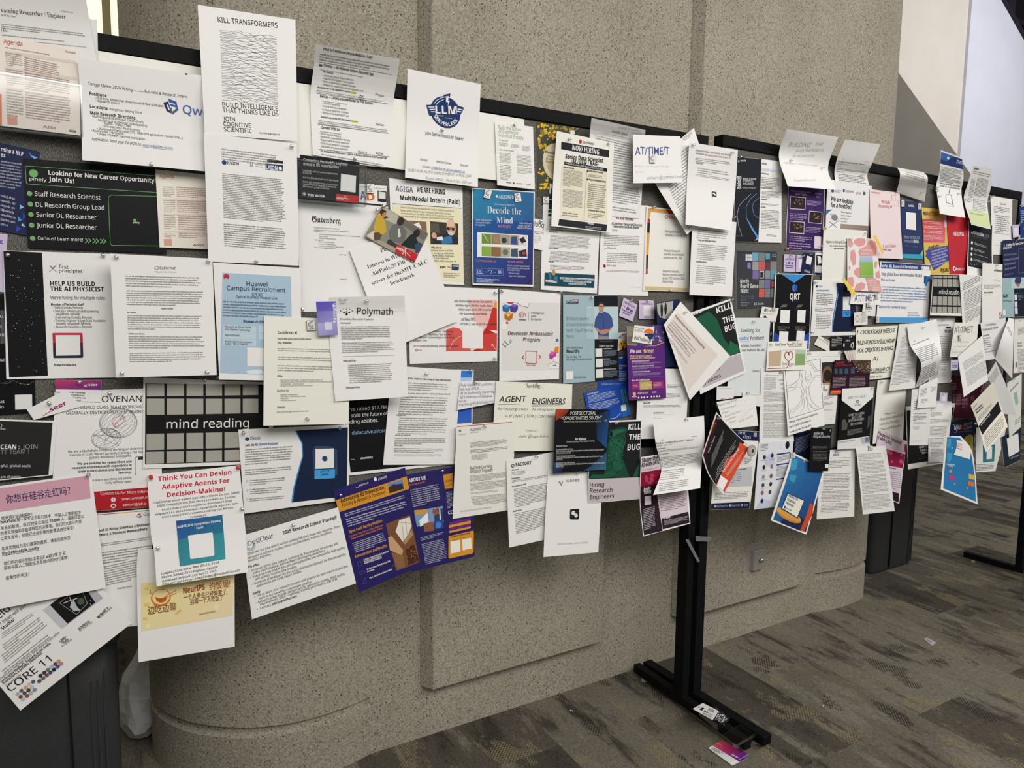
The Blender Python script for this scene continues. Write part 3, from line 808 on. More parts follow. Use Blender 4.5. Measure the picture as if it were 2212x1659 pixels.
F 26313f 1184.1 432.2 1194.7 433.2 1194.7 452.4 1184.6 451.4
F 1f4a5e 1183.3 452.9 1197.2 454.2 1196.7 459.5 1183.3 458.5
F 1f4a5e 1183.3 461 1197.2 462.3 1196.7 467.6 1183.3 466.6
G 1185.8 470.6 1293.4 479.5 1184.6 497.2 5 666
T 1184.6 501 1203.5 502.3 3.04 333 b|What You'll Do
G 1189.1 506.1 1277 512.4 1185.8 533.4 10 777
T 1184.1 536.5 1205.3 537.7 3.04 333 b|What We're Looking For
G 1188.4 540.3 1275.2 546.1 1185.8 564.3 9 777
T 1184.1 565.8 1194.7 566.6 3.04 333 b|Why Join
G 1188.4 570.6 1266.8 575.7 1187.1 582 4 777
+teal_banner
F 1b485c 1176.2 588.4 1284.1 593.4 1282.5 621.8 1174.9 617
F e9eef0 1207.8 598.2 1280.8 601.8 1280.8 605.8 1207.8 602.3
F e9eef0 1215.4 604.8 1275.7 607.8 1275.7 611.4 1215.4 608.4
F e9eef0 1226.3 611.1 1264.3 612.9 1264.3 615.9 1226.3 614.2
T 1209.4 601.8 1279.2 605.1 2.78 1b485c b|Send your CV, a brief statement of research interests, and
T 1217 607.8 1274.2 610.6 2.78 1b485c b|optionally 1-2 representative publications to
T 1227.6 613.9 1263 615.4 2.53 1b485c b|us at the address below
F 3a7a98 1184.6 587.1 1189.6 587.1 1190.1 604.8 1185.1 604.8
F d8c8b0 1177.5 603.5 1202.3 606.1 1201 611.1 1177.5 608.6
E c88a5a 1194.7 588.4 3.8 6.33
F 3a7a98 1194.7 597.2 1202.8 595.9 1201.8 608.6 1194.2 607.3
+
K 1179.5 432.2 12.66 15.19
P|short word card|small tilted white business card with one short black word, beside the blue mind poster|f1f0ee|business card
R 1151.1 471.4 1182 477 .004
R 1144.1 535.9 1173.9 541.5 .004
T 1154.2 488.4 1173.9 492.4 11.14 222 r|looq
G 1152.9 498 1175.7 500.5 1152.4 504.8 2 666
G 1151.6 507.3 1169.4 508.6 1151.1 523.8 4 888
N 1166.3 478.2
P|antibody flyer|white flyer about generative antibody design with dark red headings|f2f2f1|flyer
R 1298.5 437.7 1399.7 444.3
R 1291.6 637 1399 639.2
T 1328.9 473.2 1367.3 476.2 5.57 7c2434 b|WE ARE HIRING!
T 1303 483.3 1386.3 488.9 5.32 333 b|Machine Learning Research Scientist
T 1303 489.9 1379.5 493.9 5.32 333 b|Scientist - Generative Antibody Design
T 1315.7 498 1331.9 499 3.54 333 r|hat you'll do
G 1303.5 505.6 1380.8 508.6 1303 530.1 7 777
T 1310.4 536.5 1330.1 537.2 3.54 7c2434 r|What we offer
L 7c2434 1.01 1303.5 538.5 1308.6 535.9
G 1309.9 544.1 1379.5 547.1 1309.1 567.3 6 777
T 1309.4 574.2 1329.4 574.9 3.54 7c2434 r|How to apply
F 7c2434 1302.3 570.6 1306.8 570.9 1306.8 577.5 1302.3 577.2
G 1308.1 581.5 1382 584.6 1308.1 586.1 2 777
G 1360.5 618.5 1384.1 619.5 1360.5 620.5 1 999
P|orange bordered flyer|white flyer with an orange, black and tan border listing three roles|f4f1e9|flyer
R 1395.9 445.3 1488.4 457.5
R 1387.8 628.1 1488.4 630.6
+border
F dba254 1399.7 449.1 1488.4 459.2 1488.4 466.8 1399 456.7
F b93030 1436.5 452.4 1460.5 454.9 1455.4 463 1442.8 461
F dba254 1399.2 456.7 1404.8 458 1403.3 469.4 1398.7 473.2
F b93030 1399 470.6 1404.1 473.2 1403.3 483.3 1398 478.2
F 26221f 1398 479.5 1403.3 483.3 1402.3 503.5 1397.2 501
F dba254 1397.2 501 1402.3 503.5 1399.7 549.1 1395.2 551.6
F 26221f 1395.2 551.6 1399.2 549.1 1397.7 580.8 1394.2 582.5
F c8463c 1394.2 582.5 1397.7 581.5 1397.7 590.9 1393.4 592.2
F d2be8c 1392.2 618 1485.8 622.5 1485.8 627.6 1391.6 626.1
+
T 1434.4 471.4 1468.1 475.2 7.09 b03a34 r|ORACLE
T 1435.2 501.5 1469.4 503.3 5.06 777 r|Principal Research
T 1435.2 509.1 1482.8 511.6 5.06 777 r|Scientist, CV and ML, PhD
T 1432.2 543 1467.6 544.3 5.06 777 r|Principal Research
T 1432.2 550.6 1477.2 552.2 5.06 777 r|Scientist, Recommender
T 1431.4 558 1471.9 559.2 5.06 777 r|systems and ML, PhD
T 1430.1 587.3 1466.1 588.4 5.06 777 r|Research assistant,
T 1429.6 594.7 1477.2 595.9 5.06 777 r|Machine learning research
T 1428.9 602.3 1477.2 603.3 5.06 777 r|group, PhD, Summer 2026
T 1428.1 609.9 1451.9 610.4 5.06 777 r|internship
N 1411.1 447.3
N 1446.6 627.6
P|resume over rail|printed resume with a handwritten note leaning over the top rail behind the hiring sheet|eeeeee|resume
R 1277.7 254.7 1394.2 280.8 .06
R 1273.2 295.9 1392.7 317.5 .02
R 1269.4 463 1382.5 472.7
T 1319.2 285.3 1352.9 292.9 6.08 222 s|Karthik Mohan
T 1333.4 276.2 1382.5 284.6 5.57 999 h|Looking for summer
T 1360.5 287.8 1386.6 292.9 5.06 999 h|internship
G 1294.7 285.3 1366.8 299.7 1294.7 287.8 1 777
G 1284.6 290.9 1384.6 314.2 1283.3 331.4 8 777
L 666 0.51 1283.3 300.5 1384.6 318.7
G 1323.8 321.3 1385.8 331.9 1322.5 356.7 7 777
G 1322.5 358 1384.6 368.1 1320.8 392.2 6 777
L 777 0.51 1321.3 397.2 1379.5 406.1
G 1321.3 397.2 1382 407.3 1320.8 437.7 8 777
G 1321.3 444.1 1374.4 451.6 1320.8 455.4 2 777
P|now hiring sheet|white sheet with a black bar reading NOW HIRING pinned over the resume|f3f0e6|flyer
R 1202.3 283.3 1325.8 308.6 .01
R 1194.7 392.2 1323 407.3
R 1190.1 488.4 1320 503 .01
+beige_panel
F e5dfca 1212.9 358 1310.1 371.4 1310.6 482 1207.8 470.1
+
+dark_bar
F 22242c 1211.6 306.1 1314.9 324.3 1314.2 340 1211.1 321.8
+dark_bar
F 22242c 1218.2 348.6 1310.4 363.8 1310.1 370.9 1217.7 355.7
+dark_bar
F 22242c 1206.6 473.2 1310.4 485.3 1307.8 500 1204.3 486.8
+
T 1233.9 323.3 1291.6 333.7 10.63 f4f4f4 b|NOW HIRING
E b3303c 1251.9 305.6 3.04 4.56
T 1257.5 309.1 1280.3 313.4 6.08 333 r|LexisNexis
T 1220 341.5 1301 350.9 8.86 26282e b|Senior Data Scientist
T 1232.2 351.9 1290.4 358.5 8.35 26282e b|(AI / LLM / RAG)
T 1220 354.2 1301 367.8 3.8 eee r|6+ Month Contract (High Opportunity to Full-Time)
T 1215.9 362.3 1238.2 365.6 3.8 333 b|About the role
G 1215.9 364.3 1258 370.6 1214.4 401 14 777
G 1214.9 407.3 1258.5 412.9 1213.7 446.6 15 777
G 1213.7 456.7 1247.8 460.5 1212.9 466.8 2 666
T 1270.1 370.4 1300.5 374.9 4.05 333 b|Interview Process
E 444 1267.6 368.9 2.03 2.78
G 1269.4 374.9 1301 379.5 1269.4 382 2 777
T 1270.1 389.1 1307.3 394.7 4.05 333 b|Required Qualifications
E 444 1267.3 387.1 1.77 2.28
G 1269.4 394.7 1308.6 400.3 1266.1 449.1 13 777
T 1269.4 455.9 1305.3 460 4.05 333 b|Preferred (Nice to Have)
G 1268.1 459.2 1303.5 463.5 1266.8 470.6 3 777
L 999 0.51 1265.6 369.4 1259.2 474.4
T 1266.8 483.8 1280 485.8 4.3 fff b|Location
G 1261.8 487.8 1297.2 491.4 1261.8 493.4 2 ccc
N 1229.1 301
N 1313.7 311.1
P|slanted page|closely printed page hanging askew behind the postdoctoral page|eeeeee|flyer
R 1394.7 361.8 1498.5 276.2 .02
R 1483.3 506.6 1552.9 447.8 .015
G 1422.5 361.8 1498.5 303.5 1485.8 495.9 26 888
G 1473.2 298.5 1493.4 283.3 1475.7 306.1 3 777
P|list page|white page of small printed lists below the curled postdoctoral page|ededed|flyer
R 1496 470 1590 480
R 1488 637 1581 641
G 1508 493 1572 500 1503 515 5 888
T 1507 520 1545 523 3.5 444 b|What you will do and achieve
G 1507 525 1572 531 1503 560 9 888
T 1503 566 1525 568 3.5 444 b|Qualifications
G 1505 571 1572 577 1500 612 10 888
P|curled postdoctoral page|curled white postdoctoral page with a small black chat icon near the right post|f5f5f4|flyer
R 1489 307 1593 324 .03
R 1484 395 1588 410 .012
R 1480 485 1578 498 .035
T 1502 326 1577 337 4 333 r|Postdoctoral Fellow - Data Scientist - AI in Oncology
T 1502 332 1520 335 4 333 r|Institution:
T 1522 336 1576 343 4 a34a40 r|MD Anderson Cancer Center (Houston, TX)
G 1502 339 1577 349 1502 350 3 888
T 1502 353 1518 355 3.5 444 r|Requirements
G 1506 360 1574 371 1506 374 3 888
G 1502 374 1576 386 1502 380 2 888
F 33363a 1536 413 1546 415 1546 426 1536 424
E eee 1540 418 2.4 2
E eee 1543 421 2 1.8
N 1496 314
N 1580 330
P|blue pen note|white note with slashed capitals in blue pen, near the end of the top rail|f3f3f4|handwritten note
R 1366.8 290.9 1469.4 294.7 .012
R 1366.8 395.9 1473.2 394.7 .02
T 1371.4 333.9 1446.6 333.9 16.71 4a5092 k|AT/TIME/T
T 1370.6 360.8 1442.8 361.3 3.8 bbb h|We're a YC-backed AI lab
T 1371.9 372.9 1389.6 372.9 3.54 bbb h|Say hello
T 1395.9 388.1 1471.9 384.6 8.1 9a9aa8 h|careers@attimet.com
K 1409.4 344.1 11.65 18.23
P|blue mind poster|blue poster headed Decode the Mind with rows of small pictures|f0f0f2|poster
R 1019 406.1 1154.9 414.4
R 1020 615.4 1151.6 619.5
+blue_panel
D 2a86ae 2b2f80 1021 408 1152 416 1150 615 1022 612
D 1d5aa0 32286e 1021 473 1151 478 1150 615 1022 612
+
L fff 1.01 1068.1 423.8 1073.7 424.3
L fff 1.01 1070.9 421 1070.9 427.1
L fff 1.01 1068.9 421.8 1072.9 426.3
L fff 1.01 1072.9 421.8 1068.9 426.3
T 1074.9 428.1 1107.3 430.1 7.09 fff r|ALLJOINED
T 1065.6 442.3 1108.1 445.1 3.04 dde r|WHAT WOULD IT MEAN TO
T 1050.4 460 1123.8 463.5 15.7 fff s|Decode the
T 1070.1 481.3 1105.3 482.5 13.92 fff s|Mind
T 1073.2 490.4 1100 491.4 5.06 e88a7c r|WITH EEG
T 1026.8 476.2 1060.5 477.7 3.8 d5e4f2 r|From brainwaves to
T 1026.8 481.8 1057.5 482.8 3.8 d5e4f2 r|real-world insight,
T 1026.8 487.1 1046.1 487.6 3.8 d5e4f2 r|in real time
T 1120 482.8 1146.6 484.3 3.8 d5e4f2 r|State-of-the-art
T 1117 488.4 1146.6 489.6 3.8 d5e4f2 r|results from just 1
T 1114.4 493.4 1146.6 494.9 3.8 d5e4f2 r|second of EEG data
+
F eceef2 1030.1 500.5 1139 507.6 1137.7 558.2 1029.6 554.7
F 71903e 1039 503.5 1058.5 504.6 1058.5 526.3 1039 525.3
F 93836c 1059 504.6 1079 505.6 1079 527.3 1059 526.3
F a09a94 1079.5 505.8 1098.5 506.8 1098.5 528.1 1079.5 527.3
F c09a70 1099 506.8 1117.7 507.8 1117.7 529.1 1099 528.1
F 33568e 1101.5 511.1 1114.2 509.9 1116.2 528.4 1100.5 527.3
F d8d8d8 1118.2 508.1 1136.5 508.9 1136.2 529.4 1118.2 529.1
F 2a2a2c 1119.2 516.2 1128.9 510.6 1135.2 521.3 1125.1 525.3
E 3a3a3c 1086.3 518.7 5.57 6.08
L d8d8d0 1.27 1042.8 506.1 1052.9 522.5
F a48660 1061.8 513.7 1074.4 508.6 1075.7 525.1 1063 523.8
F 86b04a 1039 531.4 1058.5 532.2 1058.5 552.9 1039 552.2
F 8e6a48 1059 532.2 1079 532.9 1079 553.7 1059 552.9
F aab090 1079.5 532.9 1098.5 533.9 1098.5 554.7 1079.5 553.7
F e0d4c0 1099 533.9 1117.7 534.7 1117.7 555.4 1099 554.7
F 45566a 1101.5 537 1115.7 535.9 1116.7 554.7 1100.5 553.7
F 35363a 1118.7 541 1135.2 537.7 1136.5 554.2 1119.2 553.7
F c03a38 1125.1 544.1 1132.7 543 1133.2 548.6 1125.8 549.6
E 70707a 1088.9 544.1 6.08 6.58
+
T 1027.1 564.8 1067.6 566.3 4.05 e88a7c r|CUTTING-EDGE AI
T 1093.4 566.8 1127.6 568.4 4.05 e88a7c r|WE ARE HIRING!
T 1093.4 574.9 1141.5 576.5 3.54 d0d8ec r|Are you a talented computational
T 1093.4 580 1142.5 581.5 3.54 d0d8ec r|neuroscientist or ML researcher
T 1093.4 584.6 1120 585.3 3.54 d0d8ec r|interested in BCIs?
T 1094.7 591.1 1119.2 592.2 3.29 d0d8ec r|• Talk to us tonight
T 1094.7 597.2 1132.9 598.7 3.29 d0d8ec r|• Apply online at alljoined.com
L aac 0.51 1027.6 579 1083.3 581 1083.3 595.2 1027.6 593.7 1027.6 579
L dde 0.76 1030.1 582.5 1040.8 583 1040.8 590.6 1030.1 590.1 1030.1 582.5
E 8aa0d0 1035.7 586.8 2.53 2.78
L dde 0.76 1044.1 587.1 1048.4 587.3
L dde 0.76 1051.6 585.8 1055.4 582 1059.2 584.6 1058 589.6 1055.4 592.2
L dde 0.76 1063.5 587.8 1068.1 588.1
E 8aa0d0 1076.2 587.6 4.05 4.56
G 1027.6 600.3 1077 602.3 1027.1 609.9 3 c0cce0
K 1053.7 418.7 15.19 20.25 14
K 1118.7 426.6 14.18 19.24 -8
P|about us flyer|dark indigo flyer headed ABOUT US with campus photos, hanging below the board|2a2560|flyer
R 879.3 1025.6 1018.4 1001.4
R 887.3 1235.4 1024.5 1201.6 .03
T 882.6 1042.2 918.1 1035.8 7.76 fff b|ABOUT US
T 883.7 1049.7 915.9 1043 3.6 d0703c b|About CUHK-Shenzhen
G 885.4 1057.4 946.9 1043.6 892.3 1096.2 9 bbc
+
F 7a98c0 893.7 1104 954.7 1092.9 956.1 1126.7 899.2 1137.8
F d09838 894.2 1101.8 921.4 1100.4 922 1108.7 896.5 1112.9
F e8ecf2 904.8 1124 921.4 1107.3 924.2 1126.7 906.2 1137.8
F 30406c 935.3 1101.8 954.7 1097.6 956.1 1124 936.7 1126.7
B 9a5a48 934 1096 952 1110 8 4.99
F f0f0f2 946.4 1099 948.6 1098.5 950.2 1124 948 1124.5
F 8a5a40 913.1 1130.9 933.9 1126.7 935.3 1146.1 914.5 1148.9
F 2a4a90 934.7 1125.4 954.7 1121.2 956.1 1140.6 935.8 1143.4
E 4a80d0 945 1133.7 6.1 7.21
+
G 906.2 1160 956.1 1147.5 907.5 1168.3 3 bbc
G 908.9 1173.9 957.4 1161.4 917.2 1219.6 13 bbc
F d6922e 955.2 1025.6 975.7 1021.9 975.7 1054.1 958.8 1056.3
T 959.7 1042.2 974.6 1039.1 4.44 333 b|LI Haiz
G 960.2 1045.8 974.6 1043 960.8 1052.4 3 654
G 961.6 1063 974.6 1060.2 964.4 1099 12 bbc
T 965.8 1110.7 983.8 1108.4 7.21 fff b|CON
F 6a2a78 967.1 1128.1 1015.7 1117.9 1015.7 1124 967.4 1133.7
F d8963a 967.4 1134.5 1015.7 1124 1015.7 1130.1 967.7 1140
F 6a2a78 967.7 1141.2 1015.7 1130.6 1015.7 1136.4 968 1146.1
F d8963a 968 1146.7 1015.7 1136.4 1015.7 1140.6 968.5 1151.1
F d6922e 966.3 1158.1 1020.7 1145.6 1022.9 1147.8 1021.8 1192.7 1019 1194.9 968.5 1205.8 965.8 1203.8
F f0ece0 970.2 1169.7 991.3 1165.6 992.4 1190.5 970.8 1195.5
F f0ece0 996.3 1165 1016.2 1161.1 1017.9 1183.6 997.4 1188.3
T 970.8 1161.4 1014.3 1151.7 2.77 333 b|FOR INQUIRIES, CONTACT US VIA
G 975.5 1165.6 1003.2 1158.6 975.5 1167.8 1 554
N 953.6 1017
P|red wedge flyer|white flyer with red and pink wedges and a white square, left of the keycap flyer|eeedee|flyer
R 880 617 1075.5 624
R 885 786 1073 780
+
F ecc0bc 1006.8 646.8 1071.9 647.1 1043.5 721.5 1025.8 696.2 1014.4 665.8
F e0a030 1068.9 649.4 1072.7 650.6 1072.7 666.3 1064.3 665.3
F c8342e 1063.3 663.3 1072.7 666.3 1072.7 713.9 1048.6 711.4 1035.9 726.6 1051.1 701.3
F b92a28 1043.5 711.4 1048.6 708.9 1072.7 721.5 1071.9 757.5 1014.4 758.2 1028.4 751.9
F d85c58 960 711.4 975.2 706.3 987.8 708.9 998 719 1014.4 758.2 960 758.2
F cf4540 1035.9 721.5 1072.7 719 1071.4 757.5 1033.4 757.5
L fff 0.76 967.6 751.9 975.2 736.7 987.8 726.6 998 724.1
L fff 0.76 1068.9 754.4 1060 741.8 1060.8 748.1
L fff 0.51 1060 741.8 1065.1 744.8
F f4f4f2 994.9 705.8 1041 706.8 1040.5 752.4 994.9 751.4
+
T 977.7 652.2 1062.5 653.7 4.56 333 r|ality technologies across text, speech,
T 980.8 661 1062.5 662.5 4.56 333 r|MiniMax Agent, MiniMax Audio, Hailuo
T 986.6 670.1 1062 670.9 4.56 333 r|million users across 200+ countries.
T 989.1 679.2 1050.4 680 4.56 333 r|00+ businesses worldwide.
T 992.9 691.9 1022.5 692.2 6.08 333 r|at NeurIPS
T 990.4 701.3 1072.2 701.8 4.56 333 r|OPTION 2 : Scan to join for job updates
T 927.8 717.2 977.2 717.5 4.3 333 r|Full Name – University –
T 923.3 723.5 973.4 723.5 4.3 333 r|Application Type (Campus /
T 891.1 730.1 977.2 730.6 4.3 333 r|Experienced / Internship) in the email
T 891.1 736.7 920.3 736.7 4.3 333 r|subject line.
T 891.1 748.9 986.6 748.9 4.3 333 r|Let's create something amazing together!
L c84a44 1.01 895.4 755.9 898 753.4 900.5 755.9 898 758.5 895.4 755.9
T 901.5 757 909.6 757 2.28 444 r|MiniMax
N 1068.4 632.9
N 1067.8 774.7
P|keycap flyer|white flyer headed Developer Ambassador Program with colourful keyboard keys|eeedec|flyer
R 1079 624.1 1211.1 634.2
R 1077.7 823.3 1206.1 819
F e0dfde 1083.3 651.9 1208.1 654.4 1206.1 798.7 1083.3 799.5
+
F 2f6aa8 1084.6 660.8 1089.6 657 1100.5 660.3 1100 669.6 1094.2 675.2 1085.1 670.9
F 4a90d0 1085.8 660.3 1089.6 657.7 1099.7 660.8 1094.2 666.3
F 4d4088 1100 660.8 1106.8 656.2 1117.5 658.7 1117 668.4 1111.4 675.2 1101.3 672.2
F 7a68c0 1100.8 660.3 1106.8 656.7 1116.5 659.2 1111.1 663.8
F b87020 1088.1 678.5 1093.7 673.4 1106.8 675.9 1105.6 687.3 1098.7 693.2 1089.6 688.6
F f0a038 1089.1 678 1093.7 673.9 1105.8 676.5 1099.2 682.3
E fff 1096.7 680.5 2.03 2.03
F f4f4f4 1083.3 693.7 1096.7 696.7 1091.6 710.9 1083.3 711.4
E c02838 1094.2 696.7 2.53 2.78
F f6f4f4 1115.7 652.7 1142.3 653.7 1137.2 663.3 1122 660.8
L b03040 0.76 1115.7 653.2 1124.6 659.5 1137.2 663.3 1142.3 653.7
F c83a40 1093.4 651.9 1109.4 652.4 1104.3 656.2 1098 655.7
F e08828 1195.9 754.4 1199.2 748.1 1206.1 747.6 1205.6 762 1198 762
F c0409c 1184.8 764.6 1189.1 758.2 1200 760 1199.2 772.2 1191.6 776.7 1184.8 773.4
F d868b4 1185.3 764.6 1189.4 759 1199.2 760.5 1192.9 765.8
F f6f4f4 1182.8 787.3 1187.8 777.2 1196.7 769.6 1206.1 772.2 1205.6 795.4 1183.8 794.4
L 444 0.76 1182.8 787.3 1192.9 780.3 1205.1 784.8
L 444 0.76 1194.2 774.7 1195.4 787.3 1203 791.1
L 333 0.76 1190.4 788.6 1197.5 789.4 1198 785.3
F 3a78b8 1199.2 731.6 1205.1 730.6 1205.6 736.7 1200.5 737.2
L 555 0.76 1084.1 743 1087.1 740.5 1089.1 735.4 1092.2 740.5 1096.7 743 1091.6 744.8 1090.4 750.6 1087.8 745.6 1084.1 743
L 555 0.51 1098 736.7 1100 735.4 1100.8 732.2 1102 735.7 1104.1 736.7 1101.8 738 1101 740.3 1099.7 737.7 1098 736.7
+
L c06070 1.01 1120 675.9 1121.5 683.5
L c06070 1.01 1123 673.9 1123.5 685.1
L c06070 1.01 1126.1 672.2 1126.6 685.6
L c06070 1.01 1129.1 673.9 1129.6 683.5
L c06070 1.01 1132.2 675.9 1133.4 682.3
T 1119.5 691.1 1134.7 691.6 2.78 333 b|MINIMAX
L 555 0.51 1139.7 672.9 1139.7 691.6
T 1145.3 677 1173.2 678 4.3 555 r|Intelligence
T 1145.3 684.1 1156.2 684.6 4.3 555 r|with
T 1145.3 690.6 1168.1 691.1 4.3 555 r|Everyone
T 1096.2 722.8 1193.7 724.1 7.59 3a3440 r|Developer Ambassador
T 1127.8 735.7 1164.1 737.2 7.59 3a3440 r|Program
T 1096.2 722.8 1102.3 722.8 7.59 b83a4c r|D
T 1142.8 723.3 1148.4 723.5 7.59 b83a4c r|A
T 1127.8 735.7 1132.7 735.9 7.59 b83a4c r|P
L c0404c 1.27 1135.2 757.5 1156.5 758 1157.7 760 1157.5 782.8 1155.4 784.6 1135.2 784.1 1133.7 781.8 1133.9 759.5 1135.2 757.5
L a83048 1.27 1129.1 767.1 1125.8 770.9 1129.1 774.7
L a83048 1.27 1162 766.6 1165.6 770.4 1162 774.7
T 1135.2 789.4 1154.9 789.4 2.78 555 r|Scan to Apply
N 1083 628.4
N 1209.6 630.9
P|black funding sheet|black sheet with white text about raised funding, right of the blue wave flyer|eeeeee|flyer
R 735 860 1003 850
R 752 1027 1000 1000
F 101113 740 863 1000 853 997 994 756 1020
T 739 887.8 829.1 882.8 7.49 eee r|We've raised $17.7M
T 756.4 900.8 831.3 896.1 7.49 eee r|scale the future of
T 749.5 914.9 811.9 910.5 7.49 eee r|oding abilities.
T 758.4 938.2 831.3 932.7 7.49 8fb8dc r|datacurve.ai/care
T 775.9 991.4 800.8 989 4.44 eee b|chemistry
G 756.4 990.3 764.8 990.1 756.4 993.1 1 bbb
P|blue glow flyer|mostly hidden flyer with a blue and white glow behind the doctoral positions page|e8ecf2|flyer
R 850 795 1023 799
R 845 930 1020 917
D 2a70c8 3f86d8 855 798 1020 801 1019 830 853 830
D 3f86d8 e8f0f8 855 815 1020 815 1019 845 853 845
D 2048b0 3a6ac8 853 870 1018 880 1018 913 850 925
N 1016 801
P|doctoral positions page|white page of dense paragraphs about doctoral positions, right of the black funding sheet|f0efee|flyer
R 846 790 996 799.5
R 827 1004 979.6 1002.8
T 863 818 972 823 4 444 b|Postdoc and Ph.D. Positions in Shen Group at Texas A&M University
G 870 824 972 829 862 842 4 666
G 862 846 972 848 860 852 1 666
G 866 854 970 857 858 896 8 666
T 855 898 875 898 3 444 b|Why Join Us?
G 862 900 968 902 857 938 8 666
T 853 941 885 941 3 444 b|Who We Are Looking For
G 852 945 966 945 850 960 4 666
T 851 963 868 963 3 444 b|How to Apply
G 850 966 964 968 849 977 3 666
G 850 980 960 980 849 986 2 666
N 920 808
P|ruled note|torn piece of ruled paper with blue handwriting about biodiversity monitoring|e9e9ee|handwritten note
R 994.2 824.1 1070.1 822.8 .012
R 987.3 886.1 1077 868.4 .015
L b8c0d8 0.25 994.2 834.2 1071.4 831.6
L b8c0d8 0.25 992.9 843 1072.7 840
L b8c0d8 0.25 992.4 851.9 1073.4 848.1
L b8c0d8 0.25 991.4 860.8 1074.4 856.2
L b8c0d8 0.25 990.4 869.6 1075.4 863.8
L b8c0d8 0.25 989.1 878 1075.9 868.9
T 995.4 834.4 1063.3 831.9 6.08 445 h|Fully funded PhD positions
T 994.2 843.5 1033.4 841 6.08 445 h|with truth of ML &
T 994.2 851.9 1067.6 848.1 6.08 445 h|AI for biodiversity monitoring
T 994.2 860.3 1062.5 857.7 6.08 445 h|@ University of Glasgow
T 990.9 868.9 1006.8 867.8 5.57 445 h|more info
T 990.9 876.5 1073.4 868.4 5.57 445 h|angvlaar.github.io/supervision
N 1024.6 825.8
P|agent engineers note|cream handwritten sheet reading AGENT ENGINEERS above the role sheet|f2ece0|handwritten note
R 1071.4 823.3 1235.9 829.9
R 1062.5 974.7 1232.2 973.4
T 1133.4 837 1169.6 837 9.11 333 h|Seeking...
T 1077 868.9 1134.7 867.1 12.66 222 k|AGENT
T 1146.6 872.4 1219.5 872.4 12.66 222 k|ENGINEERS
L 333 0.76 1075.2 873.4 1122 872.4
L 333 0.76 1146.1 874.4 1213.2 873.4
L 333 0.76 1147.3 877 1209.4 875.9
T 1075.2 885.6 1136.5 886.1 6.58 222 h|for hypergrowth
T 1146.1 886.1 1195.4 886.6 6.58 222 h|AI companies
T 1089.9 901.3 1192.2 901.8 6.58 222 h|in SF | NYC | TOR | LON | SEA
T 1133.4 932.2 1160 932.2 4.56 222 h|CONTACT:
T 1117 944.8 1182 944.3 6.08 222 h|shalin @superlink.ai
N 1158.7 830.9
P|role sheet|white sheet with an orange line along its top, headed Machine Learning Research Engineer|eeebe6|flyer
R 986 919.2 1111.9 907.8 .01
R 977.2 1120.5 1107.4 1100.6 .008
F c65c48 986.5 920.6 1105.8 911 1105.8 912.4 986.5 922.2
L 444 0.8 990.2 930.1 995 930.6
L 444 0.8 992.6 927.7 992.6 933
L 444 0.8 991 928.5 994.5 932.2
L 444 0.8 994.5 928.5 991 932.2
T 1013.8 930.9 1036.9 928.8 5.83 4a5a78 r|ALLJOINED
T 1014.4 935.2 1031.6 933.6 2.39 666 r|San Francisco
G 989.7 936.2 1005.6 935.7 990 939.9 2 777
G 1014.4 954.8 1095.2 946.8 1014.6 967 5 555
G 1014.4 970.7 1096.6 962.7 1014.6 979.4 3 555
G 1017 980.8 1054.1 978.6 1017 994 6 777
T 1013.8 1013.9 1060.8 1009.4 7.43 444 r|Machine Learning
T 1014.4 1021.9 1062.9 1017.4 7.43 444 r|Research Engineer
G 1014.4 1026.4 1093.9 1018.4 1014.6 1040.4 6 666
G 1014.6 1042.3 1095.2 1034.3 1014.9 1060.3 7 777
G 1015.2 1063 1076.7 1057.1 1015.2 1067 2 777
G 1015.7 1072.3 1092.6 1065.6 1021 1091.6 8 777
G 992.4 1102.8 1062.1 1093.5 992.4 1106.7 2 888
N 1045.1 920.8
P|duties flyer|tall white flyer of bulleted duties hanging below the board edge under the black postdoctoral flyer|f0eeeb|flyer
R 1093.1 994.6 1196.5 975.5 .015
R 1099.2 1182.3 1184.1 1164.3 .03
E 444 1106.6 1005.7 3.45 3.98
E f0eeeb 1106.6 1005.7 1.86 2.12
T 1113 1007.3 1146.4 1002.5 7.43 333 b|FACTORY
T 1104.5 1016.6 1119.1 1014.7 2.92 444 b|AI Engineer
G 1104.5 1018.4 1135 1014.7 1104.5 1027.4 3 777
T 1104.5 1034.9 1122.3 1032.2 3.18 444 b|Responsibilities
G 1104.8 1036.5 1182.2 1024.5 1104.8 1042.3 2 666
T 1105.1 1052.4 1135.6 1046.5 3.18 444 b|What you will do and achieve
G 1109 1055 1180.6 1041.8 1111.2 1096.1 13 666
T 1107.2 1105.9 1125.7 1102.2 3.18 444 b|Qualifications
G 1110.6 1108.6 1179.6 1093.5 1114.3 1153.1 13 666
N 1157.6 985.5
P|chat helper sheet|white sheet with a grey V above a black chat icon, hanging below the postdoctoral flyer|f4f3f1|flyer
R 1183.5 1013.9 1302.3 1020.5 .015
R 1172.9 1202.7 1291.5 1192.4 .04
F 8a8d92 1204.5 1039.6 1208.7 1039.1 1211.4 1047.1 1210.9 1049.7
F 55585e 1210.9 1049.7 1211.9 1042.3 1215.6 1036.5 1211.4 1049.7
T 1221.2 1040.7 1249.8 1039.9 5.57 555 r|vLLM小助手
F 1f2022 1231 1099.6 1247.7 1099 1249.3 1101.2 1248.3 1120.3 1246.4 1122.1 1230.5 1121.8 1228.9 1119.7 1229.4 1101.2
E f4f4f4 1236.6 1108.1 4.24 4.77
E f4f4f4 1242.2 1113.4 3.71 4.24
E 1f2022 1235.3 1107 0.66 0.8
E 1f2022 1238.2 1107 0.66 0.8
E 1f2022 1241.1 1112.6 0.53 0.66
E 1f2022 1243.5 1112.6 0.53 0.66
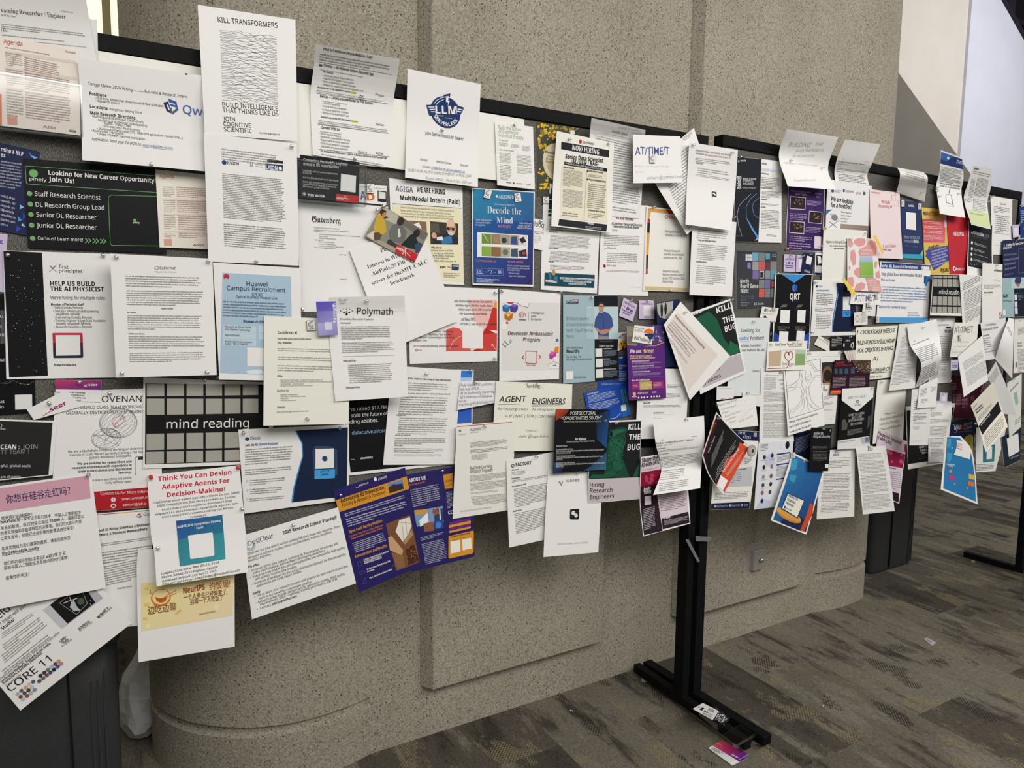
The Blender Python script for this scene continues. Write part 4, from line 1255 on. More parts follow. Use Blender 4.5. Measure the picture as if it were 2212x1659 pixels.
T 1202.1 1176.5 1267.1 1172.8 3.98 b4b4b4 r|Scan the QR code to add me as friend
N 1244.3 1020.5
P|royal blue flyer|royal blue flyer of white text tucked behind the purple hiring flyer|2448a4|flyer
R 1291.6 764.6 1354.9 768.4
R 1291.6 850.1 1356.5 849.4
T 1337.2 791.1 1353.7 791.6 3.54 eef b|rance
T 1337.2 796.2 1344.8 796.5 3.54 eef b|ur
G 1337.2 800 1353.9 800.5 1337.2 822.8 6 bcd
G 1299.2 826.6 1349.9 826.6 1299.2 831.6 3 bcd
N 1339.2 772.7
P|tilted blue flyer|tilted royal blue flyer with green streaks at its right end above the lizard poster|2350b0|flyer
R 1261.3 848.6 1351.1 826.6
R 1274.4 922 1363 896.7
F 2a6ab8 1339.7 840.5 1353.9 836.7 1362.5 896.2 1344.8 902.5
L 7ab85a 1.01 1341 843 1347.3 870.9
L 5aa0c8 1.01 1346.1 849.4 1352.9 878.5
L 9ad070 1.01 1349.9 843 1356.2 875.9
F eceeee 1340.3 875.4 1351.4 872.9 1352.9 886.1 1341.5 889.1
T 1268.4 853.7 1291.6 848.1 3.29 fff b|Build the System
G 1268.9 855.2 1329.6 841.8 1271.4 870.9 6 ccd8f0
G 1271.4 873.4 1337.2 858.2 1273.9 888.6 5 ccd8f0
L fff 0.76 1317 905.1 1329.6 902.5 1339.7 892.4
P|black strip|plain black strip of paper showing between the revolution page and the magenta flyer|121315|card
R 1383 945 1421 944
R 1384 967 1421 966
P|revolution page|white page of printed text showing below the purple hiring flyer|f0eeee|flyer
R 1377.7 794.9 1488.4 797.5 .01
R 1373.2 948.1 1480.3 946.8 .01
G 1439.7 829.1 1471.4 829.9 1439.7 838 3 777
G 1438.5 848.1 1470.1 849.4 1438 859.5 4 777
T 1388.4 871.4 1403 871.4 3.04 444 b|Mission WOW
G 1388.4 873.9 1471.4 873.4 1388.4 879.7 2 777
T 1410.1 892.9 1432.9 892.7 3.04 444 b|Join the Revolution
G 1410.1 894.4 1457.5 894.9 1410.1 895.7 1 888
G 1410.1 901.8 1427.1 902 1410.1 903.3 1 888
P|lizard poster|black poster with a green lizard and white words KILL THE BUG in the lower middle|efeeee|poster
R 1272.9 911.3 1385.1 906 .02
R 1269.2 1086.8 1380.3 1077.6 .015
F 1d2021 1274.5 913.4 1383.8 909.7 1381.6 1030.6 1270.8 1033.8
F c9c1c6 1270.8 1034.3 1381.6 1030.1 1379 1076.8 1269.7 1085.3
+lizard
F 1c4b38 1312.7 934.4 1318.5 927.2 1325.4 927.2 1333.9 923 1347.2 922.4 1353.5 926.7 1351.4 934.6 1344.5 941.5 1348.8 954.3 1345 967.5 1341.9 986.1 1349.3 1004.6 1357.8 1029 1302.1 1030.6 1306.1 1007.3 1310.6 986.1 1309.5 964.9 1314 948.9
F 245c45 1316.7 946.3 1339.2 946.3 1341.9 959.6 1336.6 986.1 1341.9 1012.6 1326 1017.9 1318 991.4 1314.8 967.5
B 2d6a50 1313 949 1345 1023 26 2.65
B 143a2b 1310 946 1347 1026 30 2.39
F 2a6a4e 1316.7 933 1328.6 928.3 1341.9 927.2 1351.9 927.7 1341.9 933 1331.3 936.2 1323.3 943.6
E 0f2018 1318.5 936.5 3.71 4.77
L 103828 1.06 1331.3 941 1349.8 933
F 1e5a42 1271.6 1032.5 1278.2 1023.2 1299.4 1024.5 1320.6 1012.6 1331.3 1024.5 1312.7 1031.2
F 1e5a42 1365.7 1028.5 1373.7 1012.6 1382.2 996.7 1382.2 1007.3 1376.3 1030.1
L 2f7a58 1.06 1345.8 937 1349.8 948.9 1347.2 959.6 1341.9 967.5
L 2f7a58 1.06 1324.6 951.6 1331.3 967.5 1328.6 991.4
+
T 1355.1 928 1382.4 927.2 12.2 efe6ea b|KILL
T 1356.4 949.2 1381.6 948.4 11.67 efe6ea b|THE
T 1353.3 971.8 1381.1 970.4 12.2 efe6ea b|BUG
T 1272.4 1051.3 1302.1 1049.7 9.02 333 r|Hiring
T 1272.4 1063.5 1319.9 1061.9 9.02 333 r|Research
T 1272.4 1077.6 1323.3 1074.9 9.02 333 r|Engineers
N 1329.4 914.5
P|postdoctoral flyer|black flyer with an orange corner headed POSTDOCTORAL OPPORTUNITIES SOUGHT|17181c|flyer
R 1200 883.2 1318 884.8 .025
R 1193.9 1021.9 1307.9 1014.2 .025
+
D c24a28 5a2a20 1201 884 1228 884 1221 896 1200 909
D 17181c 24508c 1286 896 1317 885 1310 968 1289 949
D 1c2a48 3a6a88 1273 1007 1313 973 1308 1014 1257 1018
D 2a4a80 17181c 1195 997 1215 1010 1209 1021 1194 1021
+
T 1230.5 896.4 1285.6 895.4 7.16 f4f4f4 r|POSTDOCTORAL
T 1215.1 906.8 1298.9 905.5 7.16 f4f4f4 r|OPPORTUNITIES SOUGHT
T 1215.9 912.4 1297.3 910.8 2.92 bbb r|Differential Privacy | High-Dimensional Statistics | Learning Theory
T 1241.1 950 1264.2 949.5 3.98 eee b|Bar Mahpud
T 1222 955.6 1283 953.7 3.45 ccc r|Currently completing PhD at Bar-Ilan university
T 1201.3 964.9 1223.3 964.3 3.45 ddd r|Research Focus
T 1200.8 972 1236.3 971.2 3.18 ddd r|Structure-Aware Differential Privacy
T 1200.8 976 1303.1 972.5 3.18 ddd r|New mechanisms using structural assumptions to achieve practical accuracy in private
T 1200.8 980 1231 978.9 3.18 ddd r|2nd moment estimation (NeurIPS 25')
T 1200.3 986.9 1240.6 985.5 3.18 ddd r|Private Uncertainty Quantification
T 1200.3 990.6 1300.8 986.6 3.18 ddd r|Designed the first protocols for Conformal Prediction under Local Differential Privacy
T 1200.3 994.3 1213.2 993.8 3.18 ddd r|(COLT 25')
T 1199.7 1001.5 1239.8 999.9 3.18 ddd r|Geometry & Private Optimization
T 1199.7 1005.2 1304.7 1000.9 3.18 ddd r|Developed the first DP system-Time PTAS for the Minimum Enclosing Ball (MEB) problem
T 1199.7 1009.1 1216.7 1008.3 3.18 ddd r|(NeurIPS 25')
N 1211.4 902.3
N 1306.1 907.6
P|blue shirt brochure|pale blue and black brochure with a man in a blue shirt, arms folded low|a3bcc5|brochure
R 1215.7 637.5 1334.7 639.2
R 1216.2 828.4 1337.2 820.3
F 191b22 1281 638.2 1334.7 639.2 1336.2 731.6 1337.2 820.3 1283.5 824.1
+portrait_panel
F bfd2d9 1267.6 662 1334.7 662 1335.4 731.6 1263.8 731.9 1263.8 666.3
F b0c6ce 1263.8 666.3 1281 662 1281.5 731.9 1263.8 731.9
F 41568f 1292.2 673.4 1296.7 676.5 1303.8 672.2 1313.9 677.2 1320.8 686.1 1323.5 703.8 1313.2 711.4 1313.4 726.6 1290.4 724.6 1288.1 711.4 1281 705.1 1283.5 687.3
F 8c8a90 1290.4 723.5 1313.4 726.1 1313.4 731.1 1288.1 731.1
E c08f72 1296.7 663.3 5.82 10.13
F 3a332f 1290.6 660.8 1291.1 653.7 1296.7 651.6 1302.3 654.2 1302.8 660.8 1300.5 656.2 1293.7 656.2
F 9a938e 1291.1 666.3 1293.7 668.4 1299.7 668.4 1302.3 665.3 1301.3 672.4 1296.7 674.9 1292.2 672.4
E c08f72 1296.7 668.9 3.04 1.27
L 2a2622 0.76 1292.2 662 1295.7 662.3 1297.7 662.3 1301.8 661.5
F b98a70 1292.9 713.9 1299.2 711.4 1307.3 710.4 1314.4 711.4 1313.2 717 1304.3 721 1296.7 722 1293.7 719
F b98a70 1282 706.3 1288.1 708.4 1296.7 715.2 1294.7 719 1286.6 713.9
F b98a70 1322.5 705.1 1315.7 709.4 1306.3 714.4 1308.1 717.7 1314.4 715.2
L 2f4078 0.76 1296.7 676.5 1300.5 683.5 1302.3 708.9
+
L c83038 1.27 1229.6 649.4 1237.2 647.1 1247.8 647.6 1246.1 651.9 1242.3 656.2
T 1222 655.7 1247.3 656.2 5.57 24365c b|CapitalOne
T 1222.5 690.6 1270.1 690.9 7.09 748a94 l|Brilliant teams.
T 1222.5 703.3 1278.2 703.5 7.09 748a94 l|Ground-breaking
T 1222.5 715.9 1277.7 716.2 7.09 748a94 l|tech. You'll thrive
T 1222.5 728.6 1238.5 728.6 7.09 748a94 l|here.
T 1222.5 751.9 1256.2 751.9 4.3 4a6470 r|Join Capital One at
T 1222.5 761.5 1249.1 761.5 7.09 333c44 b|NeurIPs
T 1222.5 772.2 1253.2 771.9 4.3 4a6470 r|Dec. 2 - Dec. 7th
T 1222.5 778 1275.9 777 4.3 4a6470 r|San Diego Convention Center
F eceeee 1221.3 801.8 1236.5 801 1236.5 819.2 1221.3 819.7
G 1238.5 812.7 1265.1 812.2 1238.5 817.2 2 566c78
T 1292.2 748.6 1323.5 748.1 4.3 eee r|Explore our roles
F e6e6e6 1283.5 752.2 1298.7 751.6 1298.7 770.1 1284.1 770.6
F e6e6e6 1284.8 774.4 1300 773.9 1300 792.4 1285.1 792.9
F e6e6e6 1285.3 797.2 1301.3 796.5 1301.8 815.7 1285.6 816.5
T 1301.8 753.9 1319.5 753.4 2.53 eee b|Applied Research
T 1301.8 776.2 1315.7 775.7 2.53 eee b|Data Science
T 1302.5 798.5 1329.6 797.2 2.53 eee b|AI Engineering Program
G 1301.8 756.5 1332.2 754.9 1302.3 769.1 6 9ab
G 1302.3 778.7 1332.7 777.2 1302.5 790.4 6 9ab
G 1303 801 1334.2 799.5 1303.5 815.2 7 9ab
G 1292.9 735.9 1322.5 735.4 1292.9 737 1 aaa
N 1277 643.5
P|tilted lavender tag|tilted lavender tag with purple icons, right of the blue shirt brochure|cfc0dd|tag
R 1347.3 642.5 1377.2 658.7 .004
R 1336.7 682.3 1366.3 694.2 .004
T 1346.8 653.7 1370.6 666.3 4.3 5a4a78 r|AVRIDE
F 6a5a98 1351.9 666.3 1356.2 660.8 1360 667.8 1358 671.4 1352.4 668.9
F 6a5a98 1361.3 667.8 1367.1 670.4 1365.6 675.4 1360 672.9
L 6a5a98 1.01 1346.8 658.7 1349.9 663.3
T 1342.8 669.9 1365.1 679.5 3.54 3a3050 b|Drive innovation.
T 1344.3 675.9 1360 682.5 3.54 3a3050 b|Join our team.
N 1362.5 649.6
P|upright lavender tag|upright lavender tag with a white square, beside the tilted lavender tag|cfc0dd|tag
R 1380.3 648.9 1411.9 649.4 .004
R 1380.3 689.1 1413.7 689.9 .004
T 1384.1 657.2 1410.1 658 2.78 3a3050 r|avride.ai/careers
F f0ecf2 1389.6 660.3 1405.6 660.8 1405.1 682 1389.6 681.5
G 1392.4 683.5 1402.5 683.8 1392.4 687.3 2 665a80
N 1398.5 651.1
P|walkers flyer|navy folded flyer with a round photo of two people walking|1f2850|flyer
R 1417.2 655.2 1468.4 645.6
R 1421.3 796.2 1468.9 788.6
+round_photo
F b2b2ae 1418.2 656.2 1453.7 650.1 1452.4 670.9 1447.3 683.5 1435.9 688.6 1424.6 684.8 1419.5 673.4
F 26272c 1426.3 658.2 1430.4 658.2 1431.4 668.4 1430.4 683.5 1427.3 684.8 1425.8 670.9
F 26272c 1435.4 657.2 1439 657.2 1440 668.4 1438.5 678.5 1435.4 680.5 1433.9 667.8
E 3a302c 1428.4 656.2 1.27 2.03
E 3a302c 1437.2 655.2 1.27 2.03
F 8a8c8c 1435.9 683.5 1453.2 665.8 1448.6 683.5 1437.2 689.1
+
P|cartoon face card|small white card with a yellow cartoon face behind the purple hiring flyer|e8e6e2|card
R 1335.9 719 1357.5 717
R 1334.2 758.2 1357.5 749.4
T 1337.2 731.6 1349.9 721.5 3.54 333 b|AI Bio
E f2b62e 1344.8 745.6 9.11 10.63
E 2a2018 1341.8 742.3 1.52 2.03
E 2a2018 1347.8 741.8 1.52 2.03
E 2a2018 1345.3 750.6 2.53 3.54
P|purple hiring flyer|purple flyer with a campus photo headed We are Hiring!|5c2c7c|flyer
R 1352.4 703.8 1434.7 702.5 .008
R 1357 864.6 1438 859.7 .01
+campus_photo
F 8a8474 1352.9 704.3 1375.2 704.1 1375.2 746.8 1353.9 745.6
F 6c685c 1354.9 726.6 1375.2 724.1 1375.2 741.8 1355.4 743
F 53407c 1375.2 704.1 1434.4 702.8 1434.4 739.2 1375.2 748.1
B a898c8 1401 705 1433 737 18 3.04
B 4a3a68 1411 706 1433 734 10 4.05
F d8a83a 1387.8 748.1 1415.7 744.8 1434.4 738 1434.4 739.7 1415.7 746.8
+
T 1358.7 762 1383.3 761.5 7.59 fff b|We are
T 1386.3 761.5 1410.1 760.8 7.59 ecd9a0 b|Hiring!
T 1358.7 770.6 1406.1 769.4 3.8 e8c890 b|Why Join the School of Science &
T 1359.2 775.2 1413.7 773.7 3.8 e8c890 b|Engineering (SSE) at CUHK-Shenzhen?
T 1363 781.3 1401 779.7 3.04 f0e8f8 b|World-Class Research Environment
G 1363.5 782.3 1427.1 780.3 1364.1 786.8 3 c0a8d8
T 1363.5 791.9 1410.1 790.4 3.04 f0e8f8 b|Competitive Compensation & Career Growth
G 1364.1 792.9 1427.8 790.9 1364.6 797.5 3 c0a8d8
T 1364.6 804.1 1401.8 802.5 3.04 f0e8f8 b|Shenzhen Innovation Ecosystem
G 1365.1 805.1 1428.4 803.3 1365.6 812.2 4 c0a8d8
L 8a6aa0 0.51 1362 814.7 1432.4 812.2
T 1362 823.3 1401.8 821 3.8 f0e8f8 b|About SSE, CUHK-Shenzhen
F a02c78 1362 824.8 1377.7 824.3 1378.2 840.5 1362.5 841.5
F c2a258 1379 823.8 1406.6 822.8 1407.1 840.5 1379.5 841.8
F a02c78 1407.6 822.8 1432.4 821.8 1432.9 838 1408.1 839.5
G 1381.5 826.6 1404.3 825.8 1382 840 5 fff0d0
G 1409.4 825.3 1427.1 824.6 1409.9 836.7 4 f0c8e0
G 1365.1 830.4 1375.7 829.9 1365.6 836.7 2 f0c8e0
E d8b070 1368.1 850.6 3.54 4.56
F d8b070 1363 855.7 1373.7 855.2 1372.7 857.7 1364.1 858.2
T 1375.2 850.6 1396.7 849.6 3.04 eee r|香港中文大學
T 1406.8 848.6 1415.7 848.1 2.78 eee r|理工學院
E eee 1377.2 858.7 1.77 2.03
E eee 1383.3 858.5 1.77 2.03
E eee 1389.1 858.2 1.77 2.03
E eee 1395.4 857.7 1.77 2.03
E eee 1405.1 856.5 1.77 2.03
E eee 1410.6 856.2 1.77 2.03
E eee 1416.5 855.9 1.77 2.03
E eee 1422.3 855.7 1.77 2.03
P|brain card|small white card with an orange and navy brain on the purple hiring flyer|eeeae6|card
R 1370.6 702.5 1413.7 706.8 .004
R 1365.1 738 1407.6 744.3 .004
F e07838 1389.9 719 1393.4 711.9 1401.8 709.9 1410.1 712.9 1411.9 719 1403 720.5
F 26305c 1391.6 721 1411.9 720 1409.4 731.6 1403 734.2 1398 726.6 1392.4 725.3
S 5ac 6 1396.7 722 1409.4 730.4
T 1369.6 732.2 1405.1 740.8 7.59 333 r|BioChallenge
T 1371.4 708.9 1390.4 711.4 2.28 444 r|World
G 1371.4 710.4 1387.8 711.9 1371.1 715.2 2 777
P|tilted lizard poster|tilted black lizard poster reading KILL THE BUG leaning across the post|efeeee|poster
R 1489 676 1579 645 .02
R 1512 852 1611 804 .03
F 1b2021 1494 680 1576 650 1598 761 1511 792
F bfb7bd 1511 794 1598 763 1607 800 1517 838
+lizard
F 1d5a40 1498 690 1530 672 1548 690 1562 730 1580 755 1560 770 1540 740 1520 730
F 226848 1575 735 1592 745 1596 760 1570 772
+
T 1547 677 1580 665 12 efe6ea b|KILL
T 1560 699 1584 691 12 efe6ea b|THE
T 1565 717 1589 708 12 efe6ea b|BUG
T 1520 811 1553 799 8 333 r|Research
T 1505 836 1556 815 9 333 r|Engineers
T 1490 683 1514 675 7 dde b|ctile
N 1579 648
P|diagonal page|cream page set diagonally, headed Revolutionize How Humans Write with AI|f0eeea|flyer
R 1470.1 651.9 1577 769.1 .02
R 1432.2 701.3 1489.1 864.6 .03
F e2d8d3 1462.5 673.4 1549.9 765.8 1486.6 843 1439.7 701.3
T 1456.7 684.1 1518.2 753.2 5.06 333 b|Revolutionize How Humans Write with AI
G 1452.4 689.9 1491.6 731.6 1449.9 693.7 1 666
G 1449.9 693.7 1504.3 757 1438.5 706.3 3 777
G 1442.3 703.8 1494.2 767.1 1435.9 711.4 2 777
G 1438.5 719 1484.1 782.3 1435.9 724.1 2 777
N 1479 675.2
P|magenta flyer|lavender and magenta flyer with a dark foot hanging left of the black posts|efebee|flyer
R 1383.8 987.4 1478.4 972.8 .015
R 1380.8 1081.5 1486.4 1063 .005
R 1388.8 1158.4 1490.4 1130.6 .03
F d9cbd8 1385.4 990.1 1477.1 976 1479.2 1004.6 1384.3 1020
F 8c1236 1384.3 1020 1479.2 1004.6 1481.9 1039.1 1382.2 1051
F 2a1826 1382.2 1051 1416.1 1045.7 1429.4 1146.5 1390.1 1155.8
F d5c7d4 1414.8 1053.7 1480.3 1043.1 1486.4 1105.4 1428 1122.6
F 2a1826 1426.7 1120 1485.6 1104.9 1488.2 1128.7 1429.9 1143.1
B b84060 1387 1023 1424 1044 8 5.3
T 1385.4 998.8 1419.3 991.4 8.49 333 b|Shape the
T 1384.3 1008.9 1422.7 1000.7 8.49 333 b|AI with LATC
G 1386.9 1013.9 1421.4 1007.3 1386.9 1016.6 1 776
T 1388.3 1060.3 1403.4 1057.1 7.43 fff b|Apply
T 1388.8 1067.7 1405 1063.5 7.43 fff b|Today
F e8e8ea 1390.7 1072.3 1404.2 1069.9 1404.7 1089 1391.2 1091.1
G 1387.5 1098.8 1412.1 1092.1 1389.6 1145.2 13 bbb
G 1421.4 1067 1478.4 1057.7 1425.4 1105.4 11 766
T 1431.5 1121.8 1445.8 1118.1 4.24 fff b|Our Mission
G 1432 1124 1483.7 1113.4 1433.3 1134.6 5 bbb
P|folded researcher page|white page headed Machine Learning Researcher folded outwards at its foot, left of the posts|f3f3f1|flyer
R 1410 910.5 1520.1 898 .02
R 1416.6 959.6 1520.9 949.5 .03
R 1428.8 1014.7 1515.3 1002.5 .012
R 1410.8 1069.3 1512.1 1054.5 .07
T 1416.6 960.1 1496.2 951.1 4.51 222 s|Machine Learning Researcher / Engineer
T 1417.4 964.9 1449.3 960.6 2.65 444 r|South Bay, CA
T 1420.1 970.7 1437.3 968.6 3.18 333 s|Role Summary
G 1420.1 972.8 1514.2 962.7 1420.9 977.1 2 666
T 1421.9 983.4 1444.8 980.2 3.18 333 s|What You Will Do
G 1425.4 987.4 1511 976 1427.3 1012.6 8 666
G 1430.7 1015.8 1479.8 1009.9 1424.6 1039.1 5 777
G 1424.1 1043.1 1487.7 1033.8 1422.7 1063 5 777
T 1427.3 951.6 1432.6 951.1 2.39 444 r|Apply
T 1492.5 944.2 1504.2 942.6 2.39 444 r|Company Site
N 1480.3 906
P|cloud hiring sheet|white sheet captioned Interest Form, with a thin multicoloured line along its top|f0efec|flyer
R 201.3 1110.1 340.5 1096.7
R 225.4 1357.7 301 1350.8 .01
F c84038 210.1 1110.9 255.7 1106.8 255.7 1108.4 210.1 1112.4
F e0b030 255.7 1106.8 291.1 1103.8 291.1 1105.3 255.7 1108.4
F 40905a 291.1 1103.8 326.6 1100.8 326.6 1102.3 291.1 1105.3
F d84a3a 294.9 1111.9 298.7 1108.4 303.8 1109.4 301.3 1112.9
F e8b83a 292.4 1115.2 294.9 1111.9 298.2 1113.9 296.7 1117.5
F 4a80d8 301.3 1112.9 305.1 1113.9 303.8 1117.5 296.7 1117.5
T 308.9 1113.9 341.8 1111.9 7.09 777 r|Google
T 213.2 1147.3 325.3 1134.2 5.57 333 b|oud AI Hiring Scientists & Engineers
T 214.4 1157 317.7 1144.3 5.57 333 b|terns & Student Researchers
G 217.7 1172.2 329.1 1157 219 1179.7 2 666
G 219.7 1189.9 331.6 1174.7 222.8 1217.7 5 666
G 224.1 1220.7 298.8 1205.5 228.2 1265 9 666
T 253.1 1272.5 284.1 1267.8 4.43 444 r|Interest Form
P|world class team sheet|white sheet with a wire sphere drawing and a red contact band|f0f0ee|flyer
R 117.7 846.1 346.8 838
R 112.7 1110.9 350.6 1093.7
+red_band
F b3242c 113.4 1068.9 350.1 1049.4 350.9 1093.2 112.7 1110.4
+
T 202.5 868.4 317.7 867.3 12.66 222 r|COVENANT
T 162 882.5 319.5 881 6.33 333 r|A WORLD CLASS TEAM WORKING ON
T 141.8 894.2 319.5 891.6 6.33 333 r|GLOBALLY DISTRIBUTED LLM TRAINING
+sphere_drawing
O 888 0.38 252.4 912.7 41.77 32.91 12
O b06 0.3 253.2 908.9 15.19 15.19 5
O 777 0.38 226.6 946.8 32.91 22.78 7
L 556 0.51 197.5 938 253.2 962 227.8 926.6 220.3 962 241.8 924.1 250.6 941.8 197.5 938
L c04050 0.76 243 919 249.4 911.4 253.2 919 244.3 921.5 243 919
L c04050 0.76 255.7 903.8 260.8 898.7 263.3 903.8 257 905.1
+
T 145.1 976.7 319.5 968.9 4.81 444 r|We are a blockchain company working on decentralized
T 148.6 984.1 313.9 977 4.81 444 r|training of LLMs. We are currently training a 70B model
T 189.4 989.9 281 985.3 4.81 444 r|globally distributed participants.
T 164.6 1003.3 281 998 5.06 333 b|We are looking for researchers and
T 153.7 1012.2 281 1005.6 5.06 333 b|research engineers with experience in
T 165.8 1019.7 281 1013.9 5.06 333 b|large scale training and distributed
T 252.7 1022.3 281 1021.5 5.06 333 b|learning.
T 177.2 1040 281 1033.4 4.81 444 r|We open source everything and publish
T 224.1 1044.6 281 1041 4.81 444 r|Fully remote team
L 222 1.01 291.1 1025.3 289.1 1022.8 289.1 988.6 291.6 986.1 336.7 982.8
F 222 296.2 986.8 319 984.8 319 990.4 296.2 991.9
T 212.7 1068.9 339.2 1062.3 5.57 fff r|Contact Us For More Information
T 259.5 1080.5 316.5 1075.9 5.57 fff r|www.covenant.ai
T 263.3 1093.2 313.9 1089.9 5.57 fff r|contact@tplr.ai
E f0e0e0 241 1079 5.32 5.06
E f0e0e0 241 1092.4 6.08 5.06
F b3242c 237.5 1090.6 244.6 1090.1 244.6 1094.7 237.5 1095.2
L b3242c 0.51 235.7 1079.2 246.3 1078.5
L b3242c 0.51 241 1074.2 241.3 1084.1
N 237 849.9
P|chalk board flyer|black chalky flyer with the words OCEAN JOIN cut off by the left edge|f0f0f0|flyer
R -38 904.3 123.3 909.4
R -43 1041.8 113.4 1026.6
+black_panel
F 272728 -35.4 907.6 113.2 912.9 104.6 1025.3 -40.5 1039.2
+
L ccc 1.01 0 915.2 3 917.7 2.5 921.5 0 922.8
T 0 927.8 10.6 928.4 3.54 ccc b|EFOR
T 0 969.1 40.5 968.9 9.11 fff b|CEAN :
T 46.8 969.1 79.7 968.6 9.11 999 r|JOIN
T 0 980.3 60.8 979.2 9.11 888 r|TT TEAM !
T 0 1008.6 64.6 1008.9 5.57 ddd r|gful, global-scale
T 0 1032.9 42.5 1032.2 5.57 ddd r|am shaping
T 0 1040.5 17.7 1040 5.57 ddd r|stems
P|small gradient card|business card with a magenta to purple band, over the wire sphere sheet|f0efee|business card
R 119.5 820.3 219.7 822.3 .004
R 120.3 866.3 218.2 868.4 .004
+gradient_band
D c23c66 5c2a86 119 820 220 822 219 842 120 841
+
T 190.4 833.4 210.1 833.7 5.57 fff b|seer
L fff 1.01 180.3 831.6 187.3 834.9
L fff 1.01 187.3 830.4 181 835.4
G 121.5 844.3 136.7 845.1 122.8 865.8 4 555
G 149.4 844.3 184.8 846.1 149.4 866.3 4 555
N 171.1 825.1
P|white logo card|tilted white business card with a red to purple wordmark below the gradient card|f1f0ef|business card
R 57.7 884.8 143.8 841.3 .006
R 73.4 907.3 174.7 878 .006
L c03c5c 1.52 93.7 888.6 107.6 898.7
L c03c5c 1.52 93.2 898.2 108.4 888.1
L c03c5c 1.52 97.5 900.8 95.7 891.1
T 109.4 889.9 144.8 873.4 9.62 8a2a6c b|seer
N 105.6 870.4
P|first mind reading poster|landscape poster of square rows on black reading mind reading, above the red heading flyer|efeeea|poster
R 309.6 814.7 589.9 826.6
R 308.9 1012.2 589.9 1000
+black_panel
F 151516 313.4 827.8 579.7 830.9 579.7 994.9 312.7 1002.5
M 313.9 828.4 558.2 829.9 558.2 852.7 313.9 855.7 6
M 313.9 860.3 558.2 860.8 558.2 891.6 313.9 895.7 6
M 313.4 936.2 558.2 931.6 558.2 965.1 313.4 971.6 6
M 312.9 975.2 558.2 970.1 558.2 992.9 312.9 1001.5 6
+
T 355.7 924.6 533.7 921.5 18.23 f6f6f6 r|mind reading
N 441.8 821.5
N 470.9 816.2
P|wave flyer|landscape white flyer whose right half is a navy wave shape, headed ML System Engineer|f3f3f2|flyer
R 514.4 927.7 753.7 916.9
R 527.7 1109.6 753.7 1078.8
+navy_wave
F 3a90d0 632.5 930.5 637.5 929.9 651.1 960.4 651.9 986.7 641.4 1024.2 632.5 1057.4 629.7 1085.7 625.3 1086.5 628.9 1057.4 637.2 1024.2 648.3 985.4 646.9 957.6
F 182644 635.3 930.2 750.9 923 748.1 1071.3 628.9 1085.7 631.7 1057.4 640 1024.2 650.5 985.4 649.2 957.6
F 3a4a68 670.8 974.3 677.4 963.2 710.7 963.2 725.9 971.5 727.3 1024.2 710.7 1031.1 674.7 1026.9
F 2a4060 674.1 968.7 719 965.4 721.8 1013.1 675.8 1015.3
F f0f0f0 677.4 969.3 718.5 968.2 719 1010.3 677.4 1012.5
F 4ba2e0 676 1015.3 721 1012.5 721.2 1031.9 713.5 1033 677.4 1034.7 675.2 1033
E 2a4a7a 698.2 990.3 6.1 6.1
+
E 28406c 532.4 947.6 4.16 3.88
T 538 948.8 559.1 948.2 6.1 2c4a78 r|Classie
T 528.6 963.7 547.7 962.1 4.99 333 b|Join Us:
T 549.1 962.1 597 959.3 4.99 3a6ea8 b|ML System Engineer
G 528.6 968.2 628.1 961 528.6 1004.8 7 666
G 528.6 1012.5 628.1 1004.8 528.8 1026.9 3 666
G 538.3 1035.3 614.2 1029.2 538.3 1049.1 3 666
G 538.3 1054.7 609.5 1049.7 538.3 1068.5 3 666
G 538.3 1075.7 613.7 1069.1 538.3 1083.8 2 666
L 9ab0c8 0.55 531.1 1038.6 533.3 1036.1 535.5 1038.6 533.3 1041.1 531.1 1038.6
L 9ab0c8 0.55 531.6 1058.5 533.8 1056 536 1058.5 533.8 1061 531.6 1058.5
L 9ab0c8 0.55 531.6 1077.9 533.8 1075.5 536 1077.9 533.8 1080.4 531.6 1077.9
T 688 1021.1 708.5 1019.5 4.71 1c3454 r|APPLY ON
T 689.6 1027.2 706.8 1025.6 4.16 1c3454 b|LinkedIn
N 734.3 923.8
N 735.1 1069.1
N 522.7 1099
N 525.5 934.3
P|innovation flyer|dark indigo flyer with an orange heading band and a library interior photo|2b2563|flyer
R 719 1058.8 874.8 1009.7 .012
R 775 1279.2 916.7 1218.8 .03
F d4942f 725.1 1080.2 879.8 1027.8 884.5 1054.7 730.7 1105.9
+building_photo
F 6a8ac0 836 1044.1 869.3 1035.3 871.5 1054.7 839.6 1065.2
F 4a2a28 836.8 1053.3 849.3 1045 870.1 1049.1 871.5 1055.2 839.6 1065.2
F 2a3048 852.1 1046.3 868.7 1043.6 870.1 1054.7 854.9 1057.4
+
L d8d0c8 0.83 766.1 1054.1 770.3 1051.9 773.1 1054.1
T 773.1 1051.3 793.9 1044.7 3.05 eee r|香港中文大學
T 814.7 1038 834.1 1031.4 3.88 fff r|人工智能學院
E fff 808.3 1035.3 3.33 4.44
T 735.7 1085.7 829.4 1055.2 8.04 3a3020 b|Advancing AI Innovation:
T 739.3 1094 830.7 1065.2 6.93 3a3020 r|Faculty & Research Positions
G 742.6 1107.9 874.8 1066.3 745.4 1115.7 2 ccd
G 745.4 1119 877.6 1079.6 750.9 1137.8 4 ccd
T 753.1 1150.3 823 1126.2 5.82 dd9a48 b|Open Rank Faculty Position
T 754.5 1158.9 824.4 1135.1 3.6 d07840 b|(Tenured or Tenure-Track) in Artificial Intelligence
T 757.3 1164.4 824.9 1140.6 3.6 d07840 b|Professor/Associate Professor/Assistant Professor
G 759.2 1170.5 828.5 1147.5 765.6 1193.3 6 ccd
T 765.6 1203.8 834.1 1180 6.1 dd9a48 b|Remuneration and Benefits
T 783.3 1209.9 836.8 1191.1 3.6 f0f0f8 b|A highly competitive salary package
